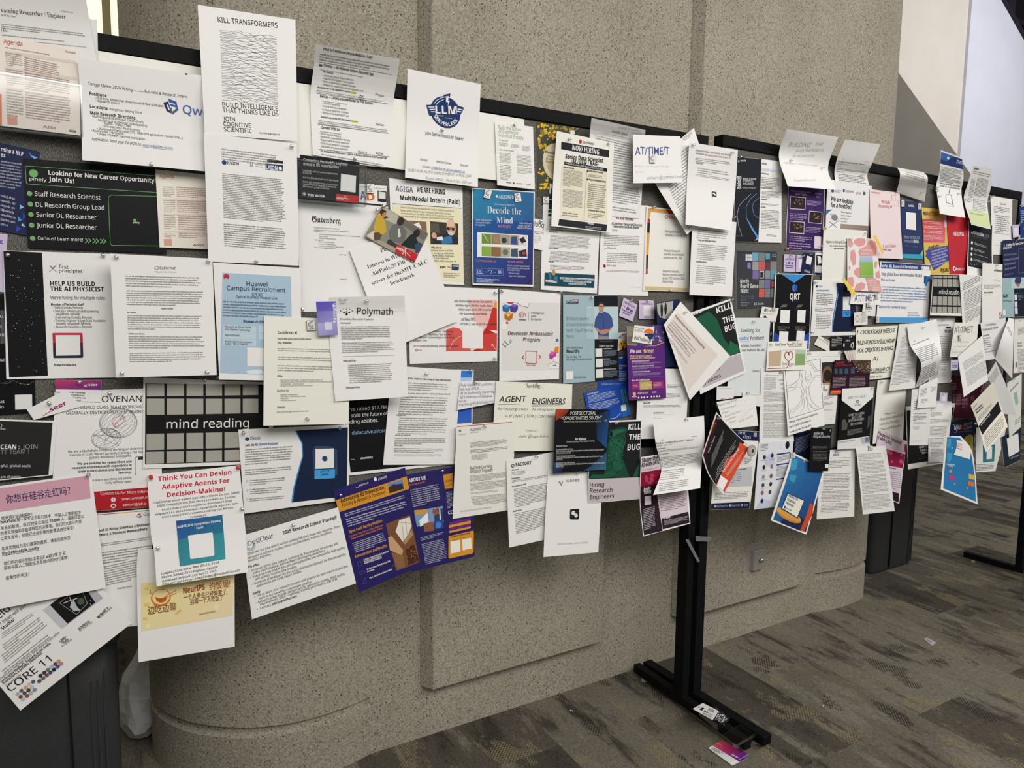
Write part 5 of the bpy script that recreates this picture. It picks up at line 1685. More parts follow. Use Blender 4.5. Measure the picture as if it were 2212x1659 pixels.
T 784.2 1213.8 821.6 1201 3.6 f0f0f8 b|that aligns with Hong Kong's
T 785 1217.1 822.2 1204.9 3.6 f0f0f8 b|remuneration standards
T 790.3 1230.4 840.4 1212.7 3.6 f0f0f8 b|No fixed quota limitations for PhD
T 791.7 1234.9 806.3 1230.4 3.6 f0f0f8 b|programs
T 796.6 1249.3 844.3 1230.4 3.6 f0f0f8 b|Start, dedicated research funding
L 5a58a8 0.83 770.3 1212.7 777.2 1210.5 780 1219.6 773.1 1222.4 770.3 1212.7
L 5a58a8 0.83 773.1 1236.3 780 1230.7 786.9 1233.5 778.6 1239 773.1 1236.3
L 5a58a8 0.83 785.6 1246 782.8 1259.8 789.7 1258.4 785.6 1246
+library_photo
F 7a5238 830.7 1130.9 882.6 1111.5 885.4 1112.9 905.3 1211.3 903.4 1214.1 854.9 1232.6 852.1 1229.9
F e8e2d8 852.1 1147.5 860.4 1122.6 884 1115.7 888.1 1135.1 871.5 1173.9 867.3 1168.3
F b08a68 867.3 1169.7 888.1 1142 890.9 1154.5 872.9 1175.3
F c9a07a 835.5 1160 843.8 1157.2 868.7 1187.7 866 1198.8 839.6 1187.7
F 4e2c1e 874.3 1186.3 892.3 1173.9 904.8 1209.9 879.8 1221
F 8c6444 842.4 1193.3 868.7 1198.8 872.9 1222.4 856.3 1229.9
B c08850 874 1182 902 1213 22 1.39
B a06a3a 844 1199 869 1224 16 1.39
S fff 4 841 1135.1 860.4 1157.2
L 888 0.55 857.6 1126.7 886.7 1129.5
L 888 0.55 866 1124 870.1 1168.3
L 888 0.55 874.3 1121.2 878.4 1157.2
+
P|data intern flyer|white landscape flyer headed 2025 Research Intern Wanted! hanging below the board edge|f4f4f4|flyer
R 520.8 1157.2 730.1 1095.7 .01
R 544.4 1338 768.9 1259.8 .03
E b8c0c8 540.2 1178.9 10.54 11.09
E f4f4f4 538.8 1176.6 6.1 6.65
T 535.5 1178.9 588.2 1161.4 9.98 3c4450 r|OpsiClear
T 608.1 1155 727.3 1120.1 6.93 222 b|2025 Research Intern Wanted!
T 534.1 1198.3 732.9 1138.4 4.99 444 r|Opsi Clear is a data-centric startup building full-stack visual data solutions—from
T 535.2 1207.1 716.2 1150.3 4.99 444 r|hardware to software—fueling clinical documentation, training, simulation,
T 536 1213.2 583.2 1198.8 4.99 444 r|research, and more.
T 536 1226.5 558.8 1220.4 4.99 222 b|We offer:
T 537.4 1235.7 728.7 1175.3 4.99 444 r|•  In-house 3D/4D data capture, including IR, fluorescence, microscopy and
T 545.7 1239.9 699.1 1191.1 4.99 444 r|event-vision imaging, with hardware prototyping capabilities
T 540.2 1249.6 744 1183.6 4.99 444 r|•  Industrial-scale spatial data processing pipelines and compute for high-quality
T 550.5 1252.9 638.1 1226 4.99 444 r|and quantity training data creating.
T 543.5 1264 745.9 1198.3 4.99 444 r|•  Hundreds of terabytes of rare, out-of-distribution datasets for domain-specific
T 553.2 1268.1 648.3 1236.3 4.99 444 r|applications and small expert models.
T 545.2 1284.8 561.8 1278.4 4.99 222 b|Apply:
T 549.1 1290.9 750.3 1223.8 4.99 444 r|•  Tell us about your research interests and propose an open-source project you
T 559.1 1295 669.9 1259.3 4.99 444 r|want to pursue within a reasonable timeline.
T 551.8 1304.7 743.4 1241.2 4.99 444 r|•  Research areas include: domain-specific generative models, 3DGS quality
T 561 1308.3 725.9 1252.9 4.99 444 r|improvements, 3DGS + radiology, training performance, SfM, VLM
T 555.4 1318.3 583.2 1309.2 4.99 444 r|•  Contact
T 584.6 1308.3 637.8 1290.3 4.99 333 b|jobs@opsiclear.com
N 633.1 1134
P|lunch flyer|white sheet with a yellow picture panel of a noodle bowl, hanging lowest on the left|f0eeec|flyer
R 298.2 1187.3 504 1172.3 .02
R 295.4 1227.7 506.2 1211.1 .02
R 299.3 1429 506.8 1395.9 .035
+yellow_panel
D e8df9a eed9b4 304 1259 505 1241 502 1329 305 1362
E f4efb8 318.1 1350.8 4.98 4.98
E f6e8c0 464.7 1310.7 6.09 6.09
E d87a30 345.2 1289.9 21.02 18.81
E f4d9a0 345.2 1288.5 18.26 16.04
F b85c28 333.3 1288.5 358.2 1286.3 355.5 1296.8 349.9 1300.1 343 1300.7 336.1 1297.4
E f0d8a0 345.8 1286.3 11.62 4.43
L b85c28 1.11 351.3 1288.5 377.6 1274.1
L b85c28 1.11 351.9 1291.3 377.6 1280.2
L b85c28 1.11 327.8 1283 322.3 1278.8 323.7 1273.3
F d87a30 329.2 1302.4 338.9 1306.5 333.3 1311.2
T 318.1 1325 377.6 1315.6 13.83 8a4a20 b|边吃边聊
T 392.8 1281.6 439.8 1272.5 12.17 a8482c b|NeurIPS
T 449.5 1274.1 496.5 1266.4 13.28 a8482c b|约饭局!
T 392.8 1294.6 489.6 1282.4 9.41 6c3c1c r|一个人参会已经够累了,
T 407.5 1304.6 479.9 1294.6 9.41 6c3c1c r|别再一个人吃饭了
T 426.8 1327.8 463.1 1321.2 3.87 6c4a2c r|www.foodinchat.us
L c8883c 0.83 374.8 1324.5 387.3 1315.6
L c8883c 0.83 377.6 1325.9 388.7 1317.6
E e8c880 315.4 1269.7 3.87 2.77
E e8c880 316.7 1303.7 6.09 3.87
E e8c880 313.4 1333.9 4.43 3.32
+
N 340.8 1183.4
P|decision making flyer|white flyer with red heading Adaptive Agents For Decision-Making held by two red pins|f3f3f3|flyer
R 317.7 1027.1 517 1004.6
R 326.6 1159.5 529.1 1134.2 .02
R 333.3 1194.5 532.5 1173.7 .03
R 338 1265.8 536.1 1235.4 .05
T 340.5 1039.2 498.7 1024.1 9.62 c5283c b|Think You Can Design
T 348.1 1057 494.9 1041.8 9.62 c5283c b|Adaptive Agents For
T 359 1073.9 484.8 1060.3 9.62 c5283c b|Decision-Making?
T 329.9 1088.1 493.7 1067.8 4.81 333 m|Challenge your agent against others in our
T 498.2 1067.3 516.5 1064.8 4.81 222 m|AAMAS
T 338.7 1094.9 508.4 1073.9 4.81 222 m|2026 Competition for decision-making in non-
T 348.9 1103 500.8 1082.3 4.81 333 m|stationary environments. Benchmark your
T 334.7 1113.2 514.4 1088.1 4.81 333 m|sequential decision-making methods against non-
T 348.9 1119 502.5 1097.5 4.81 333 m|stationary environments using the NS-Gym
T 408.1 1119.5 444.3 1113.9 4.81 333 m|framework.
+teal_panel
D 2a56a0 2b808c 378 1125 478 1112 485 1207 386 1223
D 2f7f92 3a98a0 381 1165 481 1150 485 1207 386 1223
F f2f2f2 405.1 1156.5 454.4 1149.9 456.5 1151.9 460.3 1198 458.2 1200.5 409.6 1207.1 407.6 1205.1 403 1159
T 380.5 1140.8 475.2 1126.6 5.06 fff b|AAMAS 2026 Competition Interest
T 421.5 1143.5 435.9 1140.8 5.06 fff b|Form
+
T 347.7 1240.7 410.8 1227.7 4.98 222 m|Competition Date:
T 413.6 1226.8 470.8 1216 4.98 333 m|May 25-26, 2026
T 348.5 1248.4 467.5 1225.4 4.98 333 m|Where: AAMAS 2026 Paphos, Cyprus
T 349.9 1256.7 464.7 1233.7 4.98 333 m|Submission Deadline: April 2026
T 349.9 1263.6 517.3 1232.6 4.98 333 m|Contact: nathaniel.s.keplinger@vanderbilt.edu
N 325.3 1029.1 d83038
N 513.9 1009.6 d83038
P|rotated studio flyer|white landscape flyer turned steeply with a dark screenshot, at the lower left edge|f3f3f5|flyer
R -107.9 1353.5 132.2 1164.9 .015
R 44.3 1534.2 284.4 1345.2 .04
T -5.5 1338.3 19.9 1317.6 17.15 333 r|eld
T 0 1349.4 53.9 1309.3 7.47 333 r|r impact with your
T 2.2 1361 29 1339.7 7.19 333 b|Studio!
G 0 1366 66.4 1321.7 1.4 1379.8 3 666
G 1.4 1390.9 80.2 1331.4 8.3 1404.7 3 666
G 0 1413 94.1 1335.5 8.3 1432.4 4 666
G 0 1446.2 98.2 1368.7 8.3 1454.5 2 666
+screenshot
F b4b4be 88 1317.6 180.6 1248.4 221.3 1289.9 128.6 1359.1
F 17181a 102.9 1307.3 168.7 1258.1 188.1 1277.5 203.3 1300.1 141.6 1347.2 121.7 1327.2
F c8c8d0 88 1317.6 102.9 1306.5 141.6 1347.2 128.6 1359.1
L d8d8d8 0.55 124.5 1302.4 161.8 1327.2 185.3 1302.4 177 1280.2
L d8d8d8 0.55 124.5 1302.4 166 1269.2 177 1280.2
F b8bcc0 146.6 1310.7 154.9 1294.1 163.2 1310.7 170.1 1317.6 156.3 1320.3
L d8d8d8 1.38 132.8 1302.4 163.2 1291.3
L d8d8d8 1.38 146.6 1288.5 153.5 1310.7
E 4a5a40 171.5 1298.2 8.3 7.19
S fff 5 190.9 1294.1 199.2 1305.1
+
T 210.2 1335 233.7 1311.2 5.26 333 b|MrNeRF &
T 212.4 1335.5 241.2 1312 5.26 444 r|Brush Discord
T 167.4 1360.4 190.9 1343 5.26 333 b|lichtfeld.io
T 169.3 1364.6 197 1344.4 5.26 444 r|for more info
T 125 1388.7 141.6 1377 5.26 333 b|1,800+
T 131.4 1391.4 143.8 1382.6 5.26 333 b|Stars
T 130.6 1398.6 152.1 1382.6 5.26 444 r|on GitHub
T 0 1466.1 125 1367.4 5.26 444 r|Inspire your next high impact 3DGS research from active
T 2.2 1472.5 105.7 1390.9 5.26 333 b|community feedback, frequent social media
T 6.9 1476.1 88 1411.6 5.26 333 b|interactions & periodic $bounties$
T 12.4 1481.6 44.3 1456.7 4.7 444 r|Supported by:
T 22.1 1493.2 109.3 1427.4 16.04 1e2026 r|CORE 11
E 5a6878 44.8 1491 4.43 4.15
E e0a848 53.9 1484.4 4.43 4.15
E c8ccc8 61.4 1477.7 4.43 4.15
E 606870 69.2 1472.5 4.43 4.15
E b8b8b8 37.3 1497.4 4.43 4.15
E 48506a 51.5 1496.5 4.43 4.15
E 404858 59.8 1490.5 4.43 4.15
E c8ccd4 67.2 1483.5 4.43 4.15
E 8a3a48 43.7 1503.7 4.43 4.15
E a04858 57.3 1502.6 4.43 4.15
E b0bab0 65.3 1496.5 4.43 4.15
E 8098a8 73 1489.9 4.43 4.15
E a8c8d8 49.2 1509 4.43 4.15
E 30343a 84.4 1459.5 4.43 4.15
E 38403c 92.4 1453.1 4.43 4.15
E 6a7c70 100.1 1447 4.43 4.15
E b8b8c8 107.9 1440.1 4.43 4.15
E 704848 115.6 1434.6 4.43 4.15
E c89888 123.1 1428.5 4.43 4.15
E 50545a 82.4 1471.1 4.43 4.15
E 607078 90.5 1465 4.43 4.15
E 905048 98.2 1458.9 4.43 4.15
E 305070 105.7 1452.8 4.43 4.15
E 242a30 113.4 1446.7 4.43 4.15
E 4058a0 121.2 1440.1 4.43 4.15
E c08878 128.6 1434 4.43 4.15
P|podcast flyer|white flyer with a pink band of Chinese heading at the left edge|f2f1f3|flyer
R -30.4 1053.9 197.5 1021.5
R -38.7 1321.7 229 1269.2 .03
+pink_band
F d0a0b2 -27.8 1058.7 191.4 1026.6 195.4 1075.4 -27.8 1109.9
+
T 11.4 1086.6 150.6 1065.8 14.18 242a54 r|你想在硅谷走红吗？
T 1.3 1123.3 66.3 1114.4 6.33 333 r|就来我们的播客吧！
T 0 1131.1 31.6 1126.6 6.33 222 b|hinaTalk
T 33.4 1126.1 172.7 1109.4 6.33 333 r|是一家专注于新兴技术，中国人工智能和中
T 0 1144.8 101.3 1129.1 6.33 333 r|关系的智库。我们的受众超过
T 103.3 1128.6 126.6 1125.1 6.33 222 b|70,000
T 129.1 1124.6 179.2 1117 6.33 333 r|人，涵盖旧金山
T 0 1155.9 174.7 1128.6 6.33 333 r|的意见领袖到华盛顿特区的决策者。我们的大部分内容
T 0 1167.1 158.2 1142.3 6.33 333 r|以英文发布，但我们也很乐意用普通话进行采访！
T 2.5 1189.1 149.4 1164.1 6.33 333 r|如果您想成为我们播客的嘉宾，请发送邮件至
T 3 1199.2 80.5 1186.1 6.08 222 b|lily@chinatalk.media
L 222 0.76 3 1201 80.5 1187.8
T 6.1 1221 88 1207.2 6.36 333 r|我们的内容示例包括来自
T 88.5 1206.6 103.7 1203.9 6.09 222 b|Z.ai
T 104.6 1203.9 139.7 1197.2 6.36 333 r|的李子玄
T 6.9 1231 144.4 1206.9 6.36 333 r|解释中国人工智能生态系统内的时代精神：
T 10.5 1252.6 59.5 1242.9 6.64 333 r|感谢你的关注！
N 191.6 1024.8
P|mission sheet|cream sheet with short bold headings Our mission, Offer, Looking for and Contact|efece3|flyer
R 570.4 682.5 755.7 690.1
R 568.8 919.6 752.8 915.5 .006
T 598.2 720.5 639.2 721.3 5.32 333 b|Coral Bricks AI
T 598.2 732.7 668.9 733.2 3.04 444 b|Help us make search, agents and RAG relevant
T 598.2 741.5 627.1 741.8 4.3 333 b|Our mission
G 598.2 749.6 717.7 752.9 598.2 758.5 2 777
G 598.2 767.6 717.7 771.6 598.2 777.5 2 777
G 597.7 786.3 722.8 789.9 597.7 801.5 3 777
T 597.5 813.4 608.9 813.7 4.05 333 b|Offer
T 602.5 821.5 694.4 821 2.53 555 r|• Work directly with founder - Ex Meta AI Principle Engineer, IIT
T 602.5 825.6 714.2 825.3 2.53 555 r|• Validated use cases at the intersection of research and commercial success
T 602.5 829.9 653.2 829.6 2.53 555 r|• Compensation - cash and equity
T 602.5 833.9 672.2 833.2 2.53 555 r|• Research and build with end to end ownership
T 597 845.1 622.3 845.1 4.05 333 b|Looking for
T 602.5 853.7 639.7 853.2 2.53 555 r|- Research collaborators
T 602.5 857.7 656.5 856.7 2.53 555 r|- PhD interns - full time and part time
T 602.5 861.8 620.3 861.5 2.53 555 r|- Advisors
T 602.5 865.8 636.7 865.3 2.53 555 r|- Founding teammates
T 597 881.3 613.9 881 4.05 333 b|Contact
T 596.2 891.4 663.3 888.6 2.78 555 r|Direct email hitesh@coralbricks.ai (Hitesh Jain)
K 672.4 703.3 19.24 22.28 -4
N 662.5 904.4
P|survey sheet|large tilted white sheet of serif text about a survey benchmark|ecebeb|flyer
R 754.4 541.3 905.1 480 .006
R 836.7 755.9 988.1 693.2 .015
T 821.5 545.3 835.4 539.7 8.61 333 s|Pla
T 793.2 579.7 862 553.9 8.61 333 s|Interest in Win
T 803 594.4 873.4 567.3 8.61 222 s|AirPods-3? Fill
T 801.8 614.2 865.8 589.4 8.61 333 s|survey for the
T 866.3 588.9 922.8 565.6 8.61 222 s|MIT-CALC
T 841.8 614.9 894.9 594.4 8.61 333 s|benchmark:
P|photo card|tilted photo card of three people in jackets with a red corner label|8c8a7e|card
R 826.6 443.3 925.8 504.6 .008
R 787.3 510.4 893.9 569.1 .008
+photo
F b8b4a4 826.6 445.1 859.5 464.8 854.4 485.1 831.6 474.9
F 6c6a64 859.5 464.8 924.1 504.8 915.2 520.5 894.9 502.8 864.6 482.5
F d8d0bc 791.1 509.1 811.4 495.2 816.5 510.4 810.1 521.8
F a59c88 813.9 515.4 859.5 538.2 854.4 548.4 810.1 523
F c9a83c 812.7 464.8 819.5 460.3 829.1 467.3 832.2 485.1 833.7 500.3 825.3 507.8 816.5 501.5 808.9 505.3 806.3 490.1
F 4a2c1c 819.5 457.2 825.3 451.6 834.2 455.9 832.2 466.1 839.2 469.9 829.1 472.4 822.8 464.8
E b88a6c 829.1 464.3 4.05 6.08
F 5c4c3c 806.3 502.8 816.5 501.5 824.1 507.3 819 518 807.6 520
F 6c6e6c 846.8 486.3 855.7 482.5 869.6 487.6 877.2 500.3 872.2 520.5 862 524.3 841.8 518 839.2 500.3
E 3c2c24 864.6 477.5 7.09 10.13
F d8d8d4 858.2 495.2 862 492.7 864.6 510.4 858.2 512.9
F 3a3a3c 836.7 518 840.5 516.7 859.5 530.6 854.4 534.4 834.2 525.6
F 1f2c2c 879.7 512.9 887.3 505.3 894.9 507.8 902.5 523 894.9 538.2 879.7 534.4 864.6 528.1
E 2c2420 898.7 504.1 7.09 9.62
F 3c4a68 894.9 528.1 905.1 523 912.7 528.1 907.6 545.8 897.5 546.3
F 26262c 874.7 540.8 892.4 545.8 905.1 553.4 897.5 567.3 879.7 558.5
+
+red_label
F c3262e 855.7 526.1 905.6 552.4 899.5 567.6 851.9 544.8
+
T 854.4 536.2 870.9 545.8 4.81 fff b|GREAT
L fff 1.01 864.6 534.4 884.8 553.4
L fff 1.01 877.2 535.2 867.1 550.9
L fff 0.76 862 546.3 887.3 546.3
L fff 0.76 873.4 534.4 874.7 553.4
N 826.6 445.1
N 813.9 453.7
P|founding engineer sheet|white sheet with a dotted emblem, headed Founding Research Engineer, over the survey sheet|f3f2ef|flyer
R 710.1 642.5 873.4 638.2 .02
R 708.1 682.5 875.2 680 .006
R 723.3 866.8 881 856.7 .012
E 222 746.6 668.4 1.01 1.27
E 222 734.2 671.6 1.01 1.27
E 222 758.7 671.6 1.01 1.27
E 222 740 667.8 0.76 0.76
E 222 753.2 667.8 0.76 0.76
E 222 741 674.9 1.77 2.03
E 222 752.2 674.9 1.77 2.03
E 222 746.6 678.7 2.28 2.53
E 222 746.6 673.4 1.27 1.52
T 768.4 678.2 846.8 679.7 13.67 1f1f20 r|Polymath
T 732.9 690.6 805.1 690.9 4.3 333 s|Founding Research Engineer
T 733.4 698.7 755.2 698.7 2.78 444 b|Why Polymath?
G 733.9 703.3 844.8 702.8 736.7 733.2 7 666
G 735.9 738.7 848.9 735.7 738 762.3 6 666
L 999 0.51 739.2 769.1 849.9 766.6
T 739.7 780.8 765.8 780.3 3.8 333 b|What you'll do
G 749.4 786.3 844.8 782.5 753.2 828.1 10 666
T 745.6 838.7 775.2 837.2 3.8 333 b|What you'll bring
T 729.9 651.1 748.6 649.1 5.57 666 h|Scan
T 731.6 657.2 744.3 656.2 5.06 666 h|me!
N 791.1 651.1
P|violet card|violet to white business card printed sideways, left of the founding engineer sheet|c9c4e2|business card
R 682.3 651.4 724.8 650.9 .012
R 687.8 725.1 729.9 723.5 .012
+violet_band
D 5850b4 6c66be 682 651 725 651 726 671 684 672
D 7a74c4 9c98d4 684 672 726 671 728 698 686 698
D b4b0dc 8a84c8 686 698 728 698 730 724 688 725
F d8d6ec 700.8 695.7 717.2 695.7 718.2 711.6 701.8 712.4
+
T 725.8 696.5 724.3 655.2 6.58 f4f4f8 b|Polymath
#1
P|academy brochure|tall brochure, left half black with blue arcs, right half white with text|f0efec|brochure
R 1589.5 337.6 1688.3 348.7
R 1582.7 522.7 1686.8 524.6
F 1d2028 1589.5 337.9 1643.5 343.3 1634.9 522.5 1583.1 522.1
L 9ab4d8 0.77 1619.9 418.3 1606.1 431.4 1595.4 443.7 1590.7 462.1 1593 485.2 1600 508.2
L 6a94d8 0.92 1632.2 417.6 1618.4 429.9 1609.2 446.8 1610 469.8 1619.9 492.9 1632.2 512.9
L 6a94d8 0.77 1636.9 426.8 1626.1 436 1622.3 446.8 1626.1 463.7 1635.3 471.4
F 4aa0e0 1610.7 474.4 1613 474.4 1633.8 509.8 1634.5 519 1621.5 494.4
T 1599.2 348.9 1610 348.4 3.38 fff b|BAAI
E 888 1595.4 348.1 1.84 3.07
T 1603 388 1631.9 388.4 4.3 eee r|BEIJING ACADEMY
T 1603 393 1625.3 393.9 4.3 eee r|OF ARTIFICIAL
T 1603 398.8 1625.6 399.6 4.3 eee r|INTELLIGENCE
T 1591.7 393 1600.3 393 11.07 fff b|智
T 1590.7 407.1 1600 407.4 10.76 fff b|源
T 1602.3 406.2 1629.9 407.1 2.77 ccc r|Leading AI Innovation
T 1588.9 510.2 1603 511 2 999 r|www.baai.ac.cn
T 1644.2 354.2 1654.1 356.1 3.69 333 b|Join Us
F c5d2e6 1643.8 363 1662.2 364.5 1661.9 369.9 1643.5 368.4
F c5d2e6 1664.5 365.3 1684.2 367.1 1683.9 372.7 1664.2 370.7
T 1642.7 375.3 1658.4 377.3 3.07 333 b|Chief Scientist
G 1643 381 1684.8 384.5 1643 402.2 6 777
T 1642.2 406.5 1666.8 407.3 3.07 333 b|Principal Investigator
G 1643.8 410.6 1684.2 413.7 1642.7 426.8 6 777
T 1641.5 431.1 1655.3 432.3 3.07 333 b|Researcher
G 1642.2 437.5 1684.2 440.3 1641.5 442.1 2 777
T 1641 448.3 1651.5 449.1 3.07 333 b|We Offer
G 1641.5 451.1 1683 454.1 1640.7 494.4 13 777
G 1653 504.4 1676 507.5 1652.7 509.8 2 777
N 1597.7 339.9
N 1630.7 518.2
N 1585.4 470.6
P|purple episode flyer|purple flyer with three small framed stage pictures, below the pencilled note|f0eef2|flyer
R 1702.6 399.9 1781.3 408
R 1696.8 541 1776 544.3
D 45286c 2e1f50 1703 401 1780 409 1775 542 1698 541
T 1707.6 413.7 1750.6 417.9 3.69 d8c8ec r|of ground breaking events
T 1716 420.3 1741.7 422.6 4.61 e8dcf4 r|around the globe
T 1758.3 419.4 1772.9 421.4 4 c8b0e4 r|AI Research
T 1761.4 426.8 1769.8 427.4 4 c8b0e4 r|Week
+
F d8c8d4 1706 423.4 1739.4 426.5 1738.3 453.2 1705.4 450.8
F 2a2426 1706.9 424.9 1738.3 427.7 1737.2 451.7 1706.5 449.4
F d8c8d4 1746.4 454.9 1775.2 457.2 1774.3 483.6 1745.4 480.9
F 2a2426 1747.5 456.3 1774 458.6 1773.2 482.1 1746.4 479.7
F d8c8d4 1705.3 476.4 1736.8 479 1736 505.2 1704.5 502.7
F 2a2426 1706.3 478 1735.7 480.4 1734.9 503.6 1705.6 501.3
B 9a7a60 1714 430 1734 444 14 1.84
B 9a7a60 1753 461 1768 473 12 1.69
B 9a7a60 1712 484 1731 494 14 1.84
+
G 1742.1 432.2 1772.9 435.2 1741.8 442.9 4 b8a0d0
G 1706 459.1 1742.1 461.4 1706 474.4 4 b8a0d0
G 1739.5 489 1772.9 491.3 1739.1 502.1 4 b8a0d0
G 1704.8 507.5 1755.2 512.1 1704.5 519.8 3 b8a0d0
F e0d0dc 1758.3 509.8 1772.9 511.3 1772.4 537.8 1757.5 536.7
G 1703.7 522.1 1752.1 525.9 1703.7 537.4 3 b8a0d0
N 1698.3 538.4 e8b840
N 1774.4 530.7
P|upright researcher page|printed researcher page bent up over the top rail, right of the pencilled note|efefef|flyer
R 1825.1 301.5 1902 311.8 .09
R 1807.5 342.2 1882.5 356.1 .045
R 1801.6 369.9 1872.9 377.6 .01
R 1803.2 393 1876.6 400.6 .005
T 1808.7 349.9 1866.6 357 4 333 s|Machine Learning Researcher / Engineer
T 1807.8 354.2 1829.8 357.3 2.15 444 r|South Bay, CA
T 1807.2 359.9 1819.8 361.5 2.15 333 s|Role Summary
G 1806.8 362.5 1871.3 369.9 1806.5 367.6 2 555
T 1806.5 371.4 1821.3 373.3 2.15 333 s|What You Will Do
G 1809 374.5 1869.3 382.2 1810.5 393.7 6 666
T 1818.5 343.5 1822.1 344.1 1.54 444 r|Apply
T 1867.4 349.6 1875.1 350.8 1.54 444 r|Company Site
N 1860.5 378.4
P|postdoc search flyer|white flyer headed We are looking for a PostDoc! with a city skyline strip|e9eaec|flyer
R 1787.2 387.1 1883.1 402.2 .008
R 1781 515.9 1875.1 524.4
F 3a70b0 1782.9 452.6 1797.9 452 1790.6 456.8 1783.6 464
E 3a4a80 1797.5 412.2 3.07 3.38
E 3a4a80 1821 411.4 2.15 3.69
G 1802.1 409.1 1815.9 410.6 1802.1 415.3 3 779
T 1824.1 414.5 1842.5 416 4 3a4a78 r|COEXISTENCE
T 1847.4 418.8 1858.5 419.4 5.23 c87884 r|ghuji
F 4a5a88 1863.6 413.7 1868.6 414.5 1868.2 421.4 1863.1 420.6
T 1793.6 432.9 1840.2 441.4 9.53 333 b|We are looking
T 1793.2 446.8 1837.4 451.7 9.22 333 b|for a PostDoc!
T 1814.4 458.7 1837.9 461.8 3.07 555 r|TENCE research is
T 1814.4 466 1836.7 468 3.07 555 r|versity in Kraków,
T 1814.4 472.9 1830.5 474.1 3.07 555 r|prestigious
T 1814.4 478.7 1827.4 479.7 3.07 555 r|ing times.
D a8988c 5c5850 1814 483 1877 488 1875 524 1812 516
L 444 0.92 1789 491.3 1810.5 475.2
L 555 0.77 1790.6 479 1805.9 491.3
E 888 1801.3 469.8 6.92 6.15
T 1791.8 464 1805.2 464.9 2.15 666 r|COEXISTENCE
P|pencilled note|white note with faint pencil capitals BUILDING THE, folded outwards over the top rail|f3f3f6|handwritten note
R 1699.9 278.5 1810.5 296.4 .085
R 1682.2 337.6 1787.8 363.5 .02
R 1700.6 402.2 1804.7 410.2 .055
T 1701.1 316.6 1746.8 317.3 11.37 a4a4a8 h|BUILDING
T 1758.3 313.8 1774 314.6 7.69 a4a4a8 h|THE
T 1716 327.6 1777 326.1 6.46 a4a4a8 h|AI-ENTREPRENEUR
T 1710.6 338.4 1757 338.4 5.23 a4a4a8 h|@ AGANTMOS
T 1693 353.8 1765.2 359.1 4 b4b4b8 h|NEURAL + Self Improvement
T 1713.7 391.4 1759.5 390.7 5.53 b4b4b8 h|2agantsl.com
N 1707.6 346.9
N 1775.2 363
P|pink reasoning flyer|pale pink flyer headed We Build Reasoning AI|efdcdf|flyer
R 1879.1 408.4 1942.7 416.1
R 1880.6 557.5 1948.2 559.6
T 1882 416.8 1900.4 418.8 4 c8687c r|Sentient
T 1903.5 437.9 1921.2 439.9 6.46 c4506c r|We Build
T 1897.8 447.1 1926.1 449.3 6.46 c4506c r|Reasoning AI
L d8a0b0 0.46 1925.8 420.7 1933.5 421.4 1933.5 433 1925.8 432.2 1925.8 420.7
L d8a0b0 0.46 1933.5 431.4 1939.6 432.2 1939.6 445.3 1930.4 444.5 1930.4 439.1
T 1905 533.6 1933 533.9 5.53 c4506c r|S. Let's Collab!
T 1905 540.6 1923 541.8 4 444 r|MAG play
P|navy bold flyer|navy flyer with a white square reading Where the bold and innovative thrive|2d3b66|flyer
R 1945.5 433 1990.4 437.9
R 1948.4 558.2 1992.8 559.9
F f0f0f2 1956.5 457.6 1977.1 460 1977.1 496.8 1956.2 494.4
T 1960.8 445.9 1972.7 447.1 4.3 f4f4f4 b|CapitalOne
L d05058 0.61 1965 442.5 1970.4 441 1972.2 442.5
T 1950.7 515.2 1983.7 516.4 6.76 c8ccd8 l|Where the bold and
T 1951.9 523.6 1970.4 524.3 6.76 c8ccd8 l|innovative
T 1971.1 524.3 1983 524.7 6.76 f4f4f4 b|thrive.
G 1953.8 529 1982.4 532.6 1953.8 530.6 1 8a94b0
F 3aa4c4 1948.4 548.5 1985.7 549.5 1992.5 539 1992.8 559.9 1948.4 557.9
F 7ac0a8 1985.7 549.5 1992.5 539 1992.5 554.4
K 1950.7 439.9 7.07 14.14
K 1987 445.6 7.07 13.53
P|yellow institute brochure|yellow brochure with a red and a violet rounded panel|dabd5c|brochure
R 1990.4 448 2045.7 453.3
R 1996.8 593.6 2050.3 593.9
+
D c84a4e d86a80 1991 473 2043 475 2040 524 1993 523
D 40448c 5a5cb8 1997 541 2048 529 2050 562 2015 584
F 4a4ea0 2002.6 537.5 2048.5 529 2049.7 562.1 2014.9 584.4 2005.7 562.1 1997.3 552.9
F d8c8d8 2038 463.7 2044.9 465.2 2045.4 488.3 2040.3 491.4
+
T 1993.4 464 2002.6 464.6 7.07 3a3a5a b|NjU
T 2003 464.6 2008.8 465.2 7.07 c83838 b|AI
T 2010.3 460.3 2026.5 462.2 4 5a5030 r|南京大学
T 2010.3 465.2 2026.5 466.8 3.69 5a5030 r|人工智能学院
G 1994.2 476 2033.4 479.1 1994.2 482.1 2 f4e0e0
G 1994.2 486 2036.5 488.3 1994.2 492.9 2 f4e0e0
G 1994.2 496 2036.8 498.3 1994.2 502.9 2 f4e0e0
G 1994.2 506 2038 508.3 1994.2 518.3 4 f4e0e0
T 2003.4 537.2 2027.2 532.6 5.84 6a5a28 b|we will offer
T 2008.8 545.4 2042.9 535.4 3.69 eeeef8 r|• Competitive salary and housing
T 2008.8 551.8 2044.9 541.5 3.69 eeeef8 r|• World-class facilities
T 2009.6 558.1 2041.8 548.4 3.69 eeeef8 r|• City of historic design
T 2009.6 564.6 2045.4 553.1 3.69 eeeef8 r|• Qualification to supervise
T 2009.6 571.2 2041.8 560.7 3.69 eeeef8 r|• Freedom with salary
T 2011.1 577.3 2043.8 566.9 3.69 eeeef8 r|• and annual travel funds
T 2030.3 587.6 2047.2 587.2 8.3 3a3020 b|NJUAI
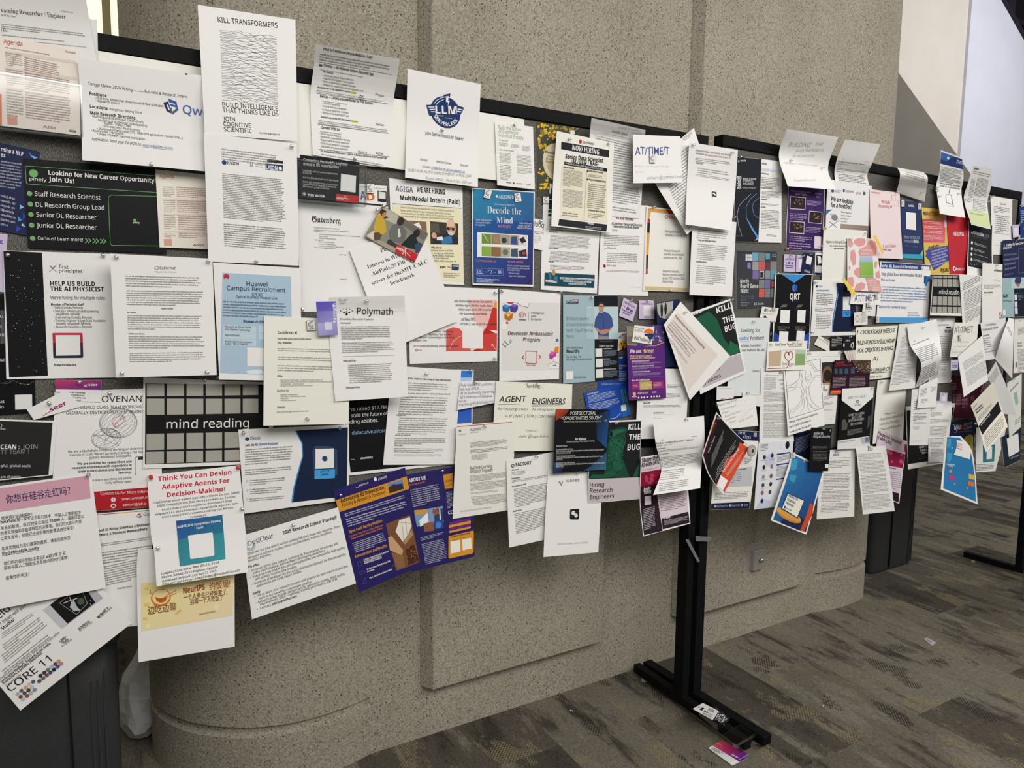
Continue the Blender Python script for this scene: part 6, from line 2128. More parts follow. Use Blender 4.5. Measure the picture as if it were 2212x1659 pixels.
F ece4e0 1998 571.5 2005.1 570.6 2005.1 584.6 1998.3 585.3
P|red lab flyer|crimson flyer with a white ring logo at the foot, right of the yellow brochure|c02c3c|flyer
R 2045.7 461.4 2092.1 466.8
R 2051.1 593.8 2086.6 593
T 2058 508.5 2081 509.4 8.3 f0e0e0 b|HIRING
E f4e8e8 2060.3 580.4 3.07 5.23
E c02c3c 2060.7 580.4 1.54 3.07
T 2063.4 583.8 2073.7 584.1 5.84 f8f0f0 b|Bogaz
T 2074 584.1 2082.6 584.4 5.84 f8e0e0 r|LABS
P|plain list page|white page headed Open to Work hanging at the right end of the top rail|edeceb|flyer
R 2138.7 423 2186.5 430.8
R 2143.3 550.1 2184 551.6
T 2159.1 441.7 2172.8 443.4 3.69 444 r|Open to Work
G 2146.4 443.7 2181.7 449.6 2145.9 456.8 4 777
T 2146.4 458.8 2153.6 459.7 2.77 555 r|About Me
G 2149.4 462.2 2181.3 466.8 2148.7 500.6 9 777
G 2147.1 500.6 2180.2 505.2 2146.8 503.7 2 777
G 2148.7 527.5 2178.6 531.3 2148.7 529 1 888
N 2142.5 424.5
N 2187.1 431.4
P|small lavender pass|small lavender tag alone on the fabric near the right end of the right board|ccc4e0|tag
R 2186.6 486 2200.6 484.9 .004
R 2188.2 513.7 2201.8 511 .004
F e6e0f0 2189.9 492.9 2198.2 492.1 2198.8 508.3 2190.8 509.2
G 2188.9 489.1 2199.1 488.3 2189.1 490.1 1 99a
P|blue night flyer|dark blue starry flyer at the right edge of the picture above the second career poster|223c80|flyer
R 2202.2 447.6 2225.5 443.7
R 2204.3 514.4 2225.5 512.1
B 4a7ad0 2205 491 2224 508 8 2.46
G 2204.8 453.7 2214.8 452.9 2205.2 482.1 6 a8bce0
N 2204 444
P|chalk star flyer|black flyer of four white-dotted lines with a white foot, below the healthcare sheet|efedea|flyer
R 2092.1 476.8 2143.4 486.8 .01
R 2091 530 2143.3 539.2 .012
R 2087.2 601.2 2146.5 612.4 .03
F 24262c 2093.3 478.3 2142.2 487.5 2142.1 585.9 2090.6 575.1
T 2097.6 504 2124.1 511.4 6.15 f0f0f0 b|A FOR THE OCEAN
T 2124.1 511 2135.1 514.1 5.84 8a8c92 r|: JOIN
T 2099.5 511.4 2131.8 519.3 5.53 55585e r|THE GREAT TEAM!
E e8e8ea 2099.2 524.4 2 3.69
E e8e8ea 2098.7 537.2 2 3.69
E e8e8ea 2097.9 549 2 3.69
E e8e8ea 2097.6 560.5 2 3.69
G 2103.3 522.9 2130.2 531.3 2103.3 528.3 2 c0c2c8
G 2103.3 535.9 2125.6 542.9 2103.3 541.3 2 c0c2c8
G 2102.6 547.5 2131.8 555.9 2102.6 549.8 1 c0c2c8
G 2101.8 557.5 2131.8 566.7 2101.8 562.8 2 c0c2c8
S c8ccd8 16 2093.3 563.6 2141 580.5
T 2124.1 592.5 2139.4 594.4 3.38 777 h|we gather
F 777 2131.8 596.2 2137.9 596.8 2137.9 602 2131.8 601.4
P|second career poster|navy landscape poster headed Looking for New Career Opportunity at the right edge|24294c|poster
R 2165.6 519.3 2253.2 513.7 .01
R 2166.8 605.6 2253.2 594.6 .03
E 4a8a80 2169 531 1.54 3.38
T 2173.6 532.3 2230.1 524.6 5.23 f0f0f8 b|Looking for New Career Opportunity
T 2167.1 538.3 2184 535.9 4.61 f0f0f8 b|pinely Join Us!
T 2168.6 552.9 2194.8 550.1 4 8a90c0 r|Staff Research Scientist
T 2167.9 564.1 2197.9 559.5 4.3 a8acd0 r|DL Research Group Lead
T 2169.4 573.3 2192.9 569.2 4 a8acd0 r|Senior DL Researcher
T 2169 583.8 2192.5 579.5 4 a8acd0 r|Junior DL Researcher
T 2169.4 595.3 2187.1 592.3 3.38 8a90c0 r|Curious? Learn more!
L 6a8ab0 0.46 2210.1 536.1 2198.8 537.7 2198.8 590.7 2210.1 589.2
N 2195.5 519
P|second blue shirt brochure|pale blue and black brochure of a man, below the navy career poster|9fbcc2|brochure
R 2165.3 600.7 2244 597.6
R 2164.5 686.2 2244 682.5
F b9d0d6 2183.3 602.2 2244 599.2 2244 622.2 2183.3 623
F 1c2034 2189.6 623.1 2244 620.7 2244 682.9 2190.2 684
F 35406c 2192.5 599.9 2204 599.2 2205.5 605.3 2200.9 616.1 2193.2 615.3 2190.5 606.9
F a87058 2190.2 609.2 2194.8 611.5 2199.4 613 2201.7 613.8 2199.4 619.1 2197.1 619.1 2192.5 613.8
T 2166.3 642.5 2176.3 642.2 5.53 33404a b|NeurIPs
G 2166.3 634.5 2179.4 634.2 2166.3 636.1 1 567
G 2166.3 647.6 2186.3 647.1 2166.3 653 2 567
F e6eaec 2165.9 669.1 2171.4 668.8 2171.4 680.3 2165.9 680.6
F e0e2e6 2189.9 636.1 2195.5 635.7 2196 648.4 2190.5 648.7
F e0e2e6 2190.2 651.1 2196 650.8 2196.3 663.7 2190.8 664
F e0e2e6 2190.5 665.6 2196.6 665.3 2196.9 678.3 2191.1 678.6
G 2191.7 633 2210.1 631.4 2192 634.5 1 aab
G 2197.9 636.1 2210.1 635.3 2198.2 648.4 4 9ab
P|payment research sheet|white landscape sheet with a navy heading bar and blue text, headed ML Research and Development|f1f1f1|flyer
R 1900.4 565 2010.3 572.1
R 1892 696.6 2003 698.5
+heading_bar
F 223f8a 1902.7 566.3 2010 573 2008.8 584.1 1902 579.5
+
T 1901.2 577 1980.8 581 6.46 f4f4f4 b|PayPal: ML Research & Development
F e8e8e8 1987.6 574.9 2007.3 576.1 2007.3 583 1987.3 582.3
T 1902.7 594.2 1990 598.6 6.46 2a4a8c r|Stop global fraud with innovative ML & AI
T 1901.2 606.5 1930.4 607.8 5.23 3a70b0 r|What you'll tackle
G 1902.7 616.1 2003.4 621 1900.9 651.4 6 5f80b8
T 1897.8 665.3 1956.2 666.8 6.15 3a6cb0 r|Research for real-world impact.
T 1958.8 676.8 1980.1 677.6 3.38 3a6cb0 r|Apply on LinkedIn
T 1958.1 682.2 1984.2 682.5 3.38 3a6cb0 r|https://bit.ly/4rppvGa
+logo
F 20407e 1995 595.3 2002.6 596.1 2001.4 608.4 1997.3 609.9 1996.8 613 1994.2 611.5
F 2f7fc8 2000.3 596.1 2008.5 596.4 2008 606.9 2002.6 609.9 2000.8 617.6 1996.2 617.3 1998 603.8
+
+foot_band
F 4c9fdc 1898.4 684.9 2003.6 685.9 2002.6 697.8 1897.8 696.3
+
K 1895.4 690.6 6.76 12.91
K 1991.6 577.6 5.53 6.15
P|second mind reading poster|poster of square rows on black reading mind reading, right of the navy heading sheet|efece6|poster
R 2015.3 592.3 2090.3 593.8
R 2008.8 681.2 2093.3 683.1
F 17181f 2015.7 593.3 2090.3 594.6 2093.3 676.8 2011.1 675.3
M 2015.7 595.3 2076.4 596.9 2076.4 601 2015.7 599.9 6
M 2015.3 602.2 2076.4 603 2076.4 619.9 2014.9 618.4 6
M 2013.4 639.9 2077.2 641 2077.3 659.9 2012.8 658.3 6
M 2012.2 662.5 2077.7 663.1 2078 676.8 2011.6 675.3 6
T 2027.2 634.8 2074.6 636.4 9.22 f4f4f4 r|mind reading
P|slanted text page|tall page of slanting small print between the second mind reading poster and the data sheet|e8e8e8|flyer
R 2071.8 592.3 2124.1 596.1 .01
R 2078.7 697.5 2121.8 700.6
G 2078.7 609.9 2117.9 591.5 2078.7 628.4 5 777
G 2081 629.9 2118.7 613 2082.6 671.4 12 888
G 2084.1 672.9 2118.7 657.6 2084.9 697.5 8 888
P|data sheet|white sheet with a multicoloured ring letter at its lower right, below the starry chalk flyer|edecea|flyer
R 2121.8 568.4 2165.3 570.9
R 2119.8 698.5 2164.3 699.7
T 2146.4 585.6 2164.3 587.2 4.61 333 b|ords Research
G 2147.1 602.2 2162.5 603.5 2147.1 607.6 2 888
G 2124.8 613.8 2163.3 613.8 2124.8 623 4 777
T 2124.8 633.3 2143.3 632.7 3.69 444 b|Research position
L 999 0.31 2125.3 638.4 2163.3 639.4
E d84a40 2159.7 681.4 3.38 7.69
F e8b83a 2156.7 682.2 2159.1 681.4 2159.7 688.3 2157.6 686.8
F 40905a 2157.3 686 2161.7 685.2 2162.2 688.3 2159.4 689.2
E edecea 2160 681.4 2 4.92
F 4a80d8 2160 680.3 2163.4 680.3 2163.1 686 2161.6 686.8 2161.3 682.2 2160 682.2
N 2151.7 573.8
P|healthcare sheet|grey creased sheet with a green patch at its foot, folded over the top rail|e2e2e2|flyer
R 2101.8 356.9 2142.5 364.1 .07
R 2088.7 400.7 2138.7 408.4 .03
R 2081.8 429.9 2132.1 437.9 .01
R 2097.3 485.2 2139.1 495.4 .05
T 2102.2 365.6 2112.5 367.5 4.61 333 b|Deloitte
T 2101 370.7 2138.2 378.9 2.77 555 r|Supporting Healthcare Networking Partners
T 2100.7 374.6 2135.6 383 2.46 666 r|A look at Research Opportunities
G 2097.9 385.3 2107.2 387.6 2088.7 436 16 777
G 2111.8 382.2 2137.1 388.4 2102.6 422.2 14 777
L 888 0.31 2111.8 383.8 2102.6 426.8 2101 454.5
G 2101 428.4 2128.7 433 2102.6 456 8 999
F cfdba6 2091.5 452.9 2131.8 461.4 2138.7 492.9 2097.6 483.7
T 2094.9 461.4 2122.5 466.8 2.77 5a6a3a r|together, real and trusted
N 2084.9 432.2
N 2133.3 436
P|sunrise sheet|tall white sheet with a blue sunrise picture on top, curling over the top rail|eeedef|flyer
R 2032.6 324.1 2078 340.7 .075
R 2029.1 371.5 2081.3 386.9 .04
R 2021.9 400.7 2076.1 413.3 .012
R 2028.2 461.9 2083.8 470.8 .045
+sunrise_picture
D 3f72b4 34508c 2033 328 2078 344 2080 366 2031 353
E f4ece0 2047.2 341.5 2.46 3.38
F 2a3f78 2031.9 344.6 2044.1 348.4 2053.4 340.7 2062.6 339.2 2076.4 344.6 2080.1 365.3 2030.9 353
+
T 2062.6 351.8 2077.2 354.9 7.07 f4f4f8 r|TMG
G 2032.2 358.4 2078.7 367.6 2031.1 371.5 5 555
G 2031.2 371.5 2078 379.2 2030.6 383.8 4 555
G 2030.3 383.8 2077.2 391.5 2029.7 393 3 555
G 2029.1 393 2075.7 400.7 2028.5 403.8 2 666
L 5a6080 1.23 2050.3 407.6 2048 417.6
L 5a6080 0.77 2044.1 419.9 2053.4 421.4 2055.7 442.2 2041.8 437.6 2041.1 421.4 2044.1 419.9
L 9aa0b0 0.46 2044.1 444.5 2058.8 446.5 2057.2 442.2
K 2024.9 408.4 7.07 11.07
N 2028 424.5
N 2068.7 419.1
P|rolled track card|white sheet curling forward over the top rail with a pale green square|efeeea|flyer
R 1937.8 362 1995 371.8 .04
R 1944.2 374.6 2003.9 383.5 .085
R 1940.4 400.7 2000.8 411.4 .04
R 1935.6 415.7 1996.8 435.7 .01
T 1964.2 369.2 1985 373.3 3.07 555 r|Image Contests
T 1955.8 372.3 1995.7 383 2.77 555 r|• Track 1: Image to Text Retrieval
T 1954.2 376.1 1997.7 389.2 2.77 555 r|• Track 2: Action Recognition in Video
T 1952.7 379.9 1997.7 393.3 2.77 555 r|• Track 3: AI-Generated Image Detection
T 1969.6 391.5 1976.2 393.8 2.15 555 r|Join
N 1940.4 414.8
N 1990.4 414.8
P|board game poster|dark poster of coloured tiles reading Nerdy Board Game Night in a clear sleeve|3b3d45|poster
R 1593 543.8 1678 544.6
R 1592 666.8 1674 663.2
+
F 7ab2cc 1623.3 544.6 1636.9 544.9 1636.2 563.3 1623 562.7
F e8e8ea 1609.5 549.2 1623 549.5 1622.7 563 1609.2 562.7
L 3a3c44 0.61 1613.8 549.2 1613.5 563
L 3a3c44 0.61 1618.4 549.5 1618.1 563
L 3a3c44 0.61 1609.2 556.1 1622.7 556.4
F 85878c 1637.2 544.9 1650.1 545.3 1649.8 564.6 1636.9 563.6
F 6aa4c0 1651.9 546.9 1661.8 547.3 1661.4 559.9 1652.2 560.3
F a8a8aa 1623.8 564.6 1636.9 565.2 1636.5 583.8 1623.3 583
F d8645c 1637.2 564.6 1650.4 565.2 1649.8 583.8 1636.9 583.8
F 6a4048 1651 566.1 1662.1 566.7 1661.4 583 1650.7 583.8
F 8e8e92 1662.7 564.6 1676.2 565.2 1675.6 583.8 1662.1 583.8
F 9a86c8 1613 567.6 1619.9 567.9 1619.9 580.7 1612.6 579.9
F 8672b4 1623.8 583.8 1636.9 584.2 1636.5 602.7 1623.3 602.2
F c8c8c8 1638.4 584.5 1648.4 584.8 1647.9 601.4 1638.1 601.8
F 2a2c30 1639.9 586.8 1646.8 587.3 1646.4 599.1 1639.6 599.6
F 9a9a9c 1649.9 584.2 1661.8 584.2 1661.1 602.2 1649.5 602.2
F 6aaac0 1662.7 583.8 1675.9 584.2 1675 602.7 1661.8 602.2
F 8c8c90 1636.9 604.5 1649.1 604.5 1648.5 622.2 1636.2 622.2
F 8672b4 1649.9 604.5 1661.4 604.8 1660.5 622.2 1649.1 622.2
F c84a48 1664.5 608.4 1673 606.8 1671.9 618.4 1664.2 619.9
F d8645c 1636.9 623.3 1649.1 623.6 1648.5 642.2 1636.1 642.2
F 86868a 1650.4 623 1661.4 623.3 1660.7 642.2 1649.5 642.2
F 7a7a80 1662.7 623 1675 623 1674 642.2 1661.8 642.2
+
T 1666.1 554.1 1675 554.4 6.15 ddd r|co
T 1597.2 611.9 1615.6 611.9 8.61 f0f0f0 b|Nerdy
T 1597.7 621.7 1634.9 621.7 8.61 f0f0f0 b|Board Game
T 1598 631.9 1614.6 631.9 8.61 f0f0f0 b|Night
G 1599.2 637.6 1627.6 637.6 1598.7 650.6 3 8a8c94
G 1598.7 652.2 1616.9 652.2 1598.4 660.6 3 b0b2b8
T 1625.3 659.1 1646.1 658.3 5.23 c8c8cc b|ICE-R.com
P|lavender tag pair front|lavender tag with purple icons below the purple episode flyer|cbbedd|tag
R 1693.4 549.2 1718.8 550.1 .004
R 1692.5 586.4 1717.4 587.6 .004
T 1695.6 561.8 1716 562.1 4 5a4a78 r|AVRIDE
F 5a4a98 1702.2 565.3 1706.8 565.3 1707.2 569.9 1701.7 569.9
F 5a4a98 1709.4 566.1 1713.7 566.1 1713.7 569.9 1709.4 569.9
L 5a4a98 0.92 1697.1 565.3 1699.6 568.9
T 1696 575 1714.2 575.6 3.07 3a3050 b|Drive innovation.
T 1697.1 579 1712.9 579.5 3.07 3a3050 b|Join our team.
N 1706.8 553
P|lavender tag pair back|lavender tag half covered by the tilted navy card|cbbedd|tag
R 1720.6 550.7 1738.3 551.3 .004
R 1718.9 586.8 1736.8 587.9 .004
T 1722.6 558.7 1735.2 559 2.46 3a3050 r|avride.ai
F e6e0ee 1725.7 560.7 1734.5 560.7 1734.5 579.9 1725.4 579.2
N 1732.1 553.8
P|tilted navy card|tilted navy card with a white square, over the lavender tag|1d2448|card
R 1735.5 545.8 1760.1 547 .006
R 1729.7 592.5 1753.4 596.5 .006
F e8e8e8 1743.2 552 1754 556.1 1750.9 572.5 1739.8 568.9
T 1736.8 586.4 1749.4 590.4 4.92 e8e8f0 r|Classie
N 1749.8 548.4
P|monochrome conference card|small black and white card beside the tilted navy card|e8e8e8|card
R 1761 544.9 1782.9 546.1 .004
R 1759.8 594.5 1782.1 596.2 .004
F 1e1e20 1763.2 550.7 1780.1 551.5 1779.8 574.1 1762.6 573.5
F e8e8e8 1765.2 553 1772.1 553.8 1775.2 564.6 1767.5 570.7
B b8b8b8 1764 553 1779 572 8 1.84
F 1c2038 1760.3 588.4 1782.3 589.5 1782.1 595.6 1759.8 594.1
G 1762.6 575.3 1779.8 576.1 1762.3 586.8 5 666
P|tall black poster|tall black poster with a blue triangle and a blue block logo above four white squares|f0f0f2|poster
R 1675 590.4 1755.2 592.2
R 1666.8 756.1 1746.5 756.9
F 0f1014 1677.1 592.2 1752.9 593.5 1745.2 753.6 1669.4 752.1
+
F 3f90d4 1687.6 592.2 1739.5 593.1 1714.5 611
F 3a7ac8 1715.5 613.4 1721.4 616.8 1720.8 626 1715.5 630.3 1710.3 626 1710.6 616.8
F 2a58a0 1715.5 613.4 1721.4 616.8 1720.8 626 1715.5 630.3 1715.5 620.7
F 1f4aa0 1670.7 716 1680.2 723.6 1677.6 752.1 1668.4 752.1
F 1f4aa0 1746.8 716.7 1745.2 753.6 1735.2 752.1 1736.5 724.4
+
T 1704.2 646.3 1726.3 646.6 12.91 f4f4f6 b|QRT
L 3a4a80 0.61 1706.8 651.4 1722.6 651.7
F ececec 1685.3 668.8 1705.1 669.8 1702.6 697 1683.4 696.4
F ececec 1721.4 668.8 1739.1 669.7 1736.8 696.1 1719.1 695.2
F ececec 1682.2 714.9 1700.9 715.8 1699.6 737.5 1680.4 736.7
F ececec 1718.8 714 1736.1 714.9 1734.5 735.9 1717.1 735.2
G 1689.1 656.8 1700.6 657.1 1681.4 666.3 3 888
G 1722.9 656.8 1733.7 657.1 1716.8 666.3 3 888
G 1678.4 703.7 1704.5 704.4 1678.4 712.1 3 888
G 1716 703.7 1739.1 704.1 1716 712.1 3 888
N 1677.6 591
N 1756 593.1
P|hiring engineers sheet|white sheet about hiring AI engineers behind the pink blotched card|edece8|flyer
R 1779 492 1872.8 498.5 .01
R 1773.6 606.1 1865.9 610.7
T 1783.6 524.6 1832.1 525.8 5.53 444 r|Sigma is Hiring AI Engine
T 1791 532 1829.3 532.6 3.07 444 b|Help us build the future of AI, SaaS,
T 1799.8 537.5 1822.8 538.1 3.07 444 b|apps, and analytics.
N 1868.2 503.8
N 1779.8 493.5 e8b840
P|small wave flyer|small white flyer with a navy wave half, right of the tall black poster|eff0f2|flyer
R 1757.2 604.8 1851.3 606.1 .01
R 1750 725.9 1846.2 723.8
+navy_wave
F 2a70b8 1805.2 611 1809.8 611 1809.3 632.2 1802.1 669.1 1797.5 693.7 1797.5 717 1795.2 717 1795.9 692.1 1799.8 669.1 1805.9 638.3
F 18223e 1806.5 611 1850.5 611 1846.2 716.1 1797 717 1798.2 693.7 1802.9 669.1 1809.3 635.3
F 2c3a5c 1817 639.6 1836.4 639.1 1836.7 682.9 1816.7 684.4
F e8e8ea 1819.5 641.4 1835.1 641.1 1834.8 669.1 1818.8 669.1
F 3f8fd8 1817.9 670.3 1835.4 669.8 1835.1 683.8 1817.9 684.4
+
E 28406c 1763.2 618.4 2.15 2.77
T 1766.3 619.9 1774.9 619.9 3.69 4a5a80 r|Classie
T 1762.6 628.8 1789.8 628.8 3.38 3a6ea8 b|Join Us: ML System Engineer
G 1762.6 631.4 1799.8 633.7 1761.4 658.3 7 777
G 1759.8 662.2 1798.2 665.2 1759.2 672.1 3 777
G 1761.7 677.5 1792.9 679.1 1760.6 710.6 9 777
T 1822.5 676 1831.7 675.7 3.38 1c3454 r|APPLY ON
T 1824.1 680.6 1830.8 680.3 3.38 1c3454 r|LinkedIn
N 1760.6 610.7
N 1752.9 718.3
N 1842.8 714.4
P|pen note strip|white strip with slashed capitals in purple pen poking out under the pink blotched card|eeeef0|handwritten note
R 1839 629.1 1900 630.6 .006
R 1835.9 656.5 1901.2 659.1 .01
T 1845.1 651.4 1890.8 650.3 14.76 6a6888 k|AT/TIME/T
K 1894.3 641.4 6.46 12.91
P|white crest card|small white card with a round grey crest above the creators sheet|e6e5e3|card
R 1865.1 654.2 1892.3 655.5 .004
R 1861.3 681.7 1890.5 683.2 .004
T 1868.9 669.1 1882.8 667.8 6.76 555 r|AIsea
G 1868.9 670.9 1880.5 671.4 1868.9 673.7 1 777
K 1876.6 658.3 9.22 9.22
P|grey crest card|small tilted card with a grey crest on its left, just above the creators sheet|e4e3e1|card
R 1844.7 675.2 1874.3 672.1 .006
R 1845.1 703.2 1873.9 701 .006
E aaa8a6 1852 688.7 4.92 7.99
E dcdad8 1852 688.7 3.38 5.84
G 1859 678.3 1870.5 677.5 1858.5 698.3 8 999
N 1863.6 674.5
P|tool card|white business card with a blue ring logo beside the tall black poster|eae8e2|business card
R 1646.4 662.2 1682.2 666 .004
R 1639.9 691.4 1675 696 .004
T 1656.1 673.4 1674.5 674.5 6.15 55585e r|Trackio
E 6a70a0 1653 669.8 2.46 3.69
L 777 0.46 1646.1 677.5 1670.7 679.1
F d89850 1642.7 684.4 1645.3 684.4 1645 688.3 1642.4 687.8
N 1669.1 666
P|tilted black card|tilted black business card overlapping the white tool card|1a1a1c|business card
R 1652.2 680.6 1669.9 698.6 .006
R 1640.7 705.7 1666.1 729.8 .006
G 1651.9 684.4 1666.1 698.3 1646.1 704.4 4 999
F 8a8a8a 1663.3 721.3 1666.1 716.7 1666.8 721.3 1664.5 725.9
N 1666.5 694.4
P|second tool card|tilted white business card below the small wave flyer|eae8e2|business card
R 1768.7 724.7 1793.3 736.7 .004
R 1758.3 743.6 1792.4 761.3 .004
T 1774.9 729 1789 741.3 5.84 55585e r|Trackio
L 777 0.46 1766.7 729 1790.6 745.9
P|black card row|row of black business cards pinned beside the second white tool card|1b1b1e|business card
R 1793.6 727.2 1821.3 726.3 .004
R 1792.4 755.9 1821.3 754.4 .004
G 1796.7 731.3 1819.8 729.8 1795.9 749 5 bbb
N 1808.2 729
P|black note card|black business card with a white note symbol, right of the black card row|1e1f24|business card
R 1821.3 726.3 1846.7 725.6 .006
R 1821.3 754.4 1846.2 753.3 .006
T 1826.7 737.5 1835.9 736.4 3.69 eee r|Udemy
L f0f0f0 1.23 1837.9 749.8 1837.9 742.9 1842.8 739.8 1843.1 749 1839.7 752.1
F d0d0d0 1819 742.1 1824.4 741.6 1824.4 748.2 1819 749
N 1835.1 728.3
P|pink blotched card|pink cow-patterned card with a green picture square held by yellow tape|f0e6e4|card
R 1830.1 513.1 1892.8 516.1 .012
R 1828.7 627.3 1905.1 631 .015
+
F dfa0a0 1832.1 520 1836.7 516.9 1842 523.1 1841.3 530.7 1835.1 534.6 1831.7 529.2
F dfa0a0 1844.4 518.4 1852 514.6 1867.4 515.4 1869.7 523.1 1865.9 530 1855.1 533 1849 529.2 1844.4 525.4
F dfa0a0 1873.6 523.1 1881.2 519.2 1890.5 521.5 1895.8 533.8 1892 550.7 1884.3 553 1855.9 553 1853.3 543 1858.2 535.4 1868.9 532.3
F dfa0a0 1836.7 541.5 1844.4 539.2 1848.2 552.3 1847.1 570.7 1841.3 573.8 1835.9 558.4
F dfa0a0 1832.1 575.3 1835.1 573.8 1835.9 579.9 1832.8 583.8
F dfa0a0 1849 578.4 1855.9 576.9 1856.6 598.4 1853.6 599.9 1844.4 592.2 1842.8 585.3
F dfa0a0 1888.9 566.1 1892 563 1895.1 567.6 1892 579.9 1888.9 576.9
F dfa0a0 1890.5 589.1 1898.1 583 1900.5 598.4 1896.6 601.4 1890.5 596.8
F dfa0a0 1831.3 599.1 1839.7 597.6 1842.8 607.6 1840.5 619.9 1829.8 624.5
F dfa0a0 1847.4 613.7 1858.2 609.1 1867.4 613.7 1865.1 623 1855.1 628.3 1842.8 628.3
F dfa0a0 1867.4 599.9 1885.9 599.9 1898.1 606.1 1902.8 629.9 1873.6 629.9 1872 613.7
+
+picture
D b8c8e0 a0b8d8 1857 554 1884 554 1885 566 1856 565
D 9ac060 7ab048 1856 565 1885 566 1885 600 1856 599
+
T 1857 541.2 1883.5 543.8 4.61 fff b|AI-automated
T 1857 550 1875.9 550.7 4.92 fff b|FarmCard
T 1857.4 596.1 1883.5 597.1 2.46 eef r|www.farmcard.online
T 1872.8 606.8 1892.8 606.8 3.38 fff b|cheap, nutritious,
T 1872.8 612.2 1892 612.5 3.38 fff b|helpful and a
T 1876.6 617.6 1896.6 617.6 3.38 fff b|self sustaining
T 1882.8 623 1898.1 623 3.38 fff b|society of
T 1882.8 627.6 1896.6 627.6 3.38 fff b|players
N 1835.1 516.9
P|postdoc position sheet|pale blue-grey sheet reading Looking for Postdoc Position! left of the twin note|dde3e6|flyer
R 1584.6 686.6 1663.9 686.6
R 1567.6 856.8 1654.5 852.5
T 1600.3 717 1640.2 717 7.69 444 r|Looking for
T 1589.2 735.2 1616.9 734.2 8.3 3a70b4 r|Postdoc
T 1619.6 734.2 1649.1 733.3 8.3 444 r|Position!
L 3a70b4 0.46 1590.7 737.9 1616.9 737
T 1592.2 748.9 1642.6 747.7 4.92 444 r|Time Series, Foundation
T 1592.2 758.7 1650.9 757.5 4.92 444 r|Computer, Healthcare, IMU, EMG
T 1623.7 803.5 1638.3 803.3 4.61 666 r|LinkedIn
N 1626.1 694.9
P|arch photo sheet|white sheet with a dark photo of a wooden arch behind the tree drawing|ebebea|flyer
R 1742.1 759.7 1815.9 757.4
R 1739.8 921.7 1803.1 915.2
L aaa 0.31 1749 769.5 1815.1 768.9
F 2c2e36 1769 783.3 1802 781.5 1797 826.1 1770.5 827.6
E 7a5a40 1785.9 809.1 11.53 18.44
E 2c2420 1786.2 810.7 8.45 13.06
F c8a870 1770.5 827.6 1796.6 826.4 1796.3 829.9 1770.5 831
T 1776.7 838.4 1780 838 5.23 444 r|nd
T 1776.7 844.5 1785.9 843.9 5.23 444 r|tions
G 1779 855.3 1799.7 853.7 1778.2 862.9 3 888
G 1779 867.6 1799 866 1778.5 875.2 3 888
G 1778.5 884.5 1797.4 883.2 1778.5 886.8 2 888
G 1787.4 903.7 1796.6 902.9 1787.4 906 1 aaa
N 1745.9 763
N 1812.8 761.2
P|resume with notes|long printed resume with a handwritten margin note, left of the tree drawing|e9e9e9|resume
R 1643.7 795 1699.8 796.5 .005
R 1639.9 957.5 1714.4 952.9 .015
T 1681.4 807 1689.8 807.2 2.77 555 r|Tam Ding
G 1652.2 808.8 1692.9 809.9 1652.2 810.7 1 888
T 1680.1 822.7 1694 821.8 5.53 777 h|Looking
T 1683.7 831 1694 830.4 5.53 777 h|Summer
T 1686 840.7 1694.9 840.2 5.53 777 h|Intern
G 1649.9 814.1 1676.8 815.3 1649.9 841.4 12 888
G 1649.9 844.5 1693.7 846 1649.9 867.6 9 888
G 1649.9 870.6 1696.7 871.4 1649.1 889.1 7 888
G 1649.1 891.4 1699 891.8 1648.3 915.2 9 888
G 1648.3 916.7 1700.6 916.4 1647.6 945.9 12 888
N 1685.2 803.8
P|tree drawing|white sheet with a framed line drawing of a gnarled branching trunk|f2f2f2|drawing
R 1691.4 787.6 1773.9 768.6 .012
R 1701.7 941 1780.7 918.3 .04
L 444 0.77 1695.2 792.2 1771.3 774.1 1777.3 880.8 1704.1 904.1 1695.2 792.2
+trunk_drawing
L 888 0.61 1699.8 843 1709 832.2 1718.3 826.1 1725.9 818.4 1727.5 799.9 1736.7 787.6 1742.9 784.6
L 888 0.61 1701.4 845.3 1712.1 843 1721.3 835.3 1729 836.8 1732.1 850.6 1729 866 1721.3 876.8 1707.5 886 1705.2 895.2
L 888 0.61 1699.8 833.7 1712.1 829.9 1722.9 821.4
L 888 0.61 1704.4 836.8 1715.2 837.6 1722.9 827.6
L 888 0.61 1742.9 784.6 1752.1 789.2 1759.8 801.5 1772.1 803.8
L 888 0.61 1744.4 781.5 1755.1 786.1 1764.4 799.9 1772.1 800.7
L 888 0.61 1772.1 815.3 1761.3 813.8 1752.1 824.5 1746.7 836.8 1747.5 852.2 1752.1 866 1761.3 875.2 1767.4 879.9
L 888 0.61 1772.1 810.7 1761.3 810.7 1752.1 818.4
L 999 0.61 1730.6 806.1 1733.6 818.4 1730.6 830.7 1736.7 843 1733.6 858.3 1730.6 873.7 1718.3 886
L 999 0.61 1739.8 799.9 1738.2 815.3 1742.9 827.6 1739.8 843 1742.1 858.3 1742.9 873.7 1745.9 886
L 999 0.61 1749 799.9 1752.1 812.2 1745.9 824.5
L 999 0.46 1727.5 809.1 1732.1 812.2 1729 819.9 1732.9 827.6
L 999 0.46 1739.8 813.8 1745.9 812.2 1744.4 819.9 1739.8 819.9 1739.8 813.8
L 999 0.46 1733.6 858.3 1736.7 866 1735.2 881.4 1727.5 892.1
L 999 0.46 1739.8 858.3 1742.9 867.6 1752.1 879.9 1758.2 882.9
L 999 0.46 1722.9 878.3 1715.2 886 1712.1 895.2
L 999 0.46 1749 870.6 1753.6 879.9 1761.3 882.9
B c8c8c8 1731 806 1749 874 26 1.08
+
T 1704.4 914.4 1765.1 895.2 4.92 444 s|Hiring scientists and engineers
T 1704.7 924.4 1750.2 909.8 4.92 444 s|curry+jobs@dmodel.ai
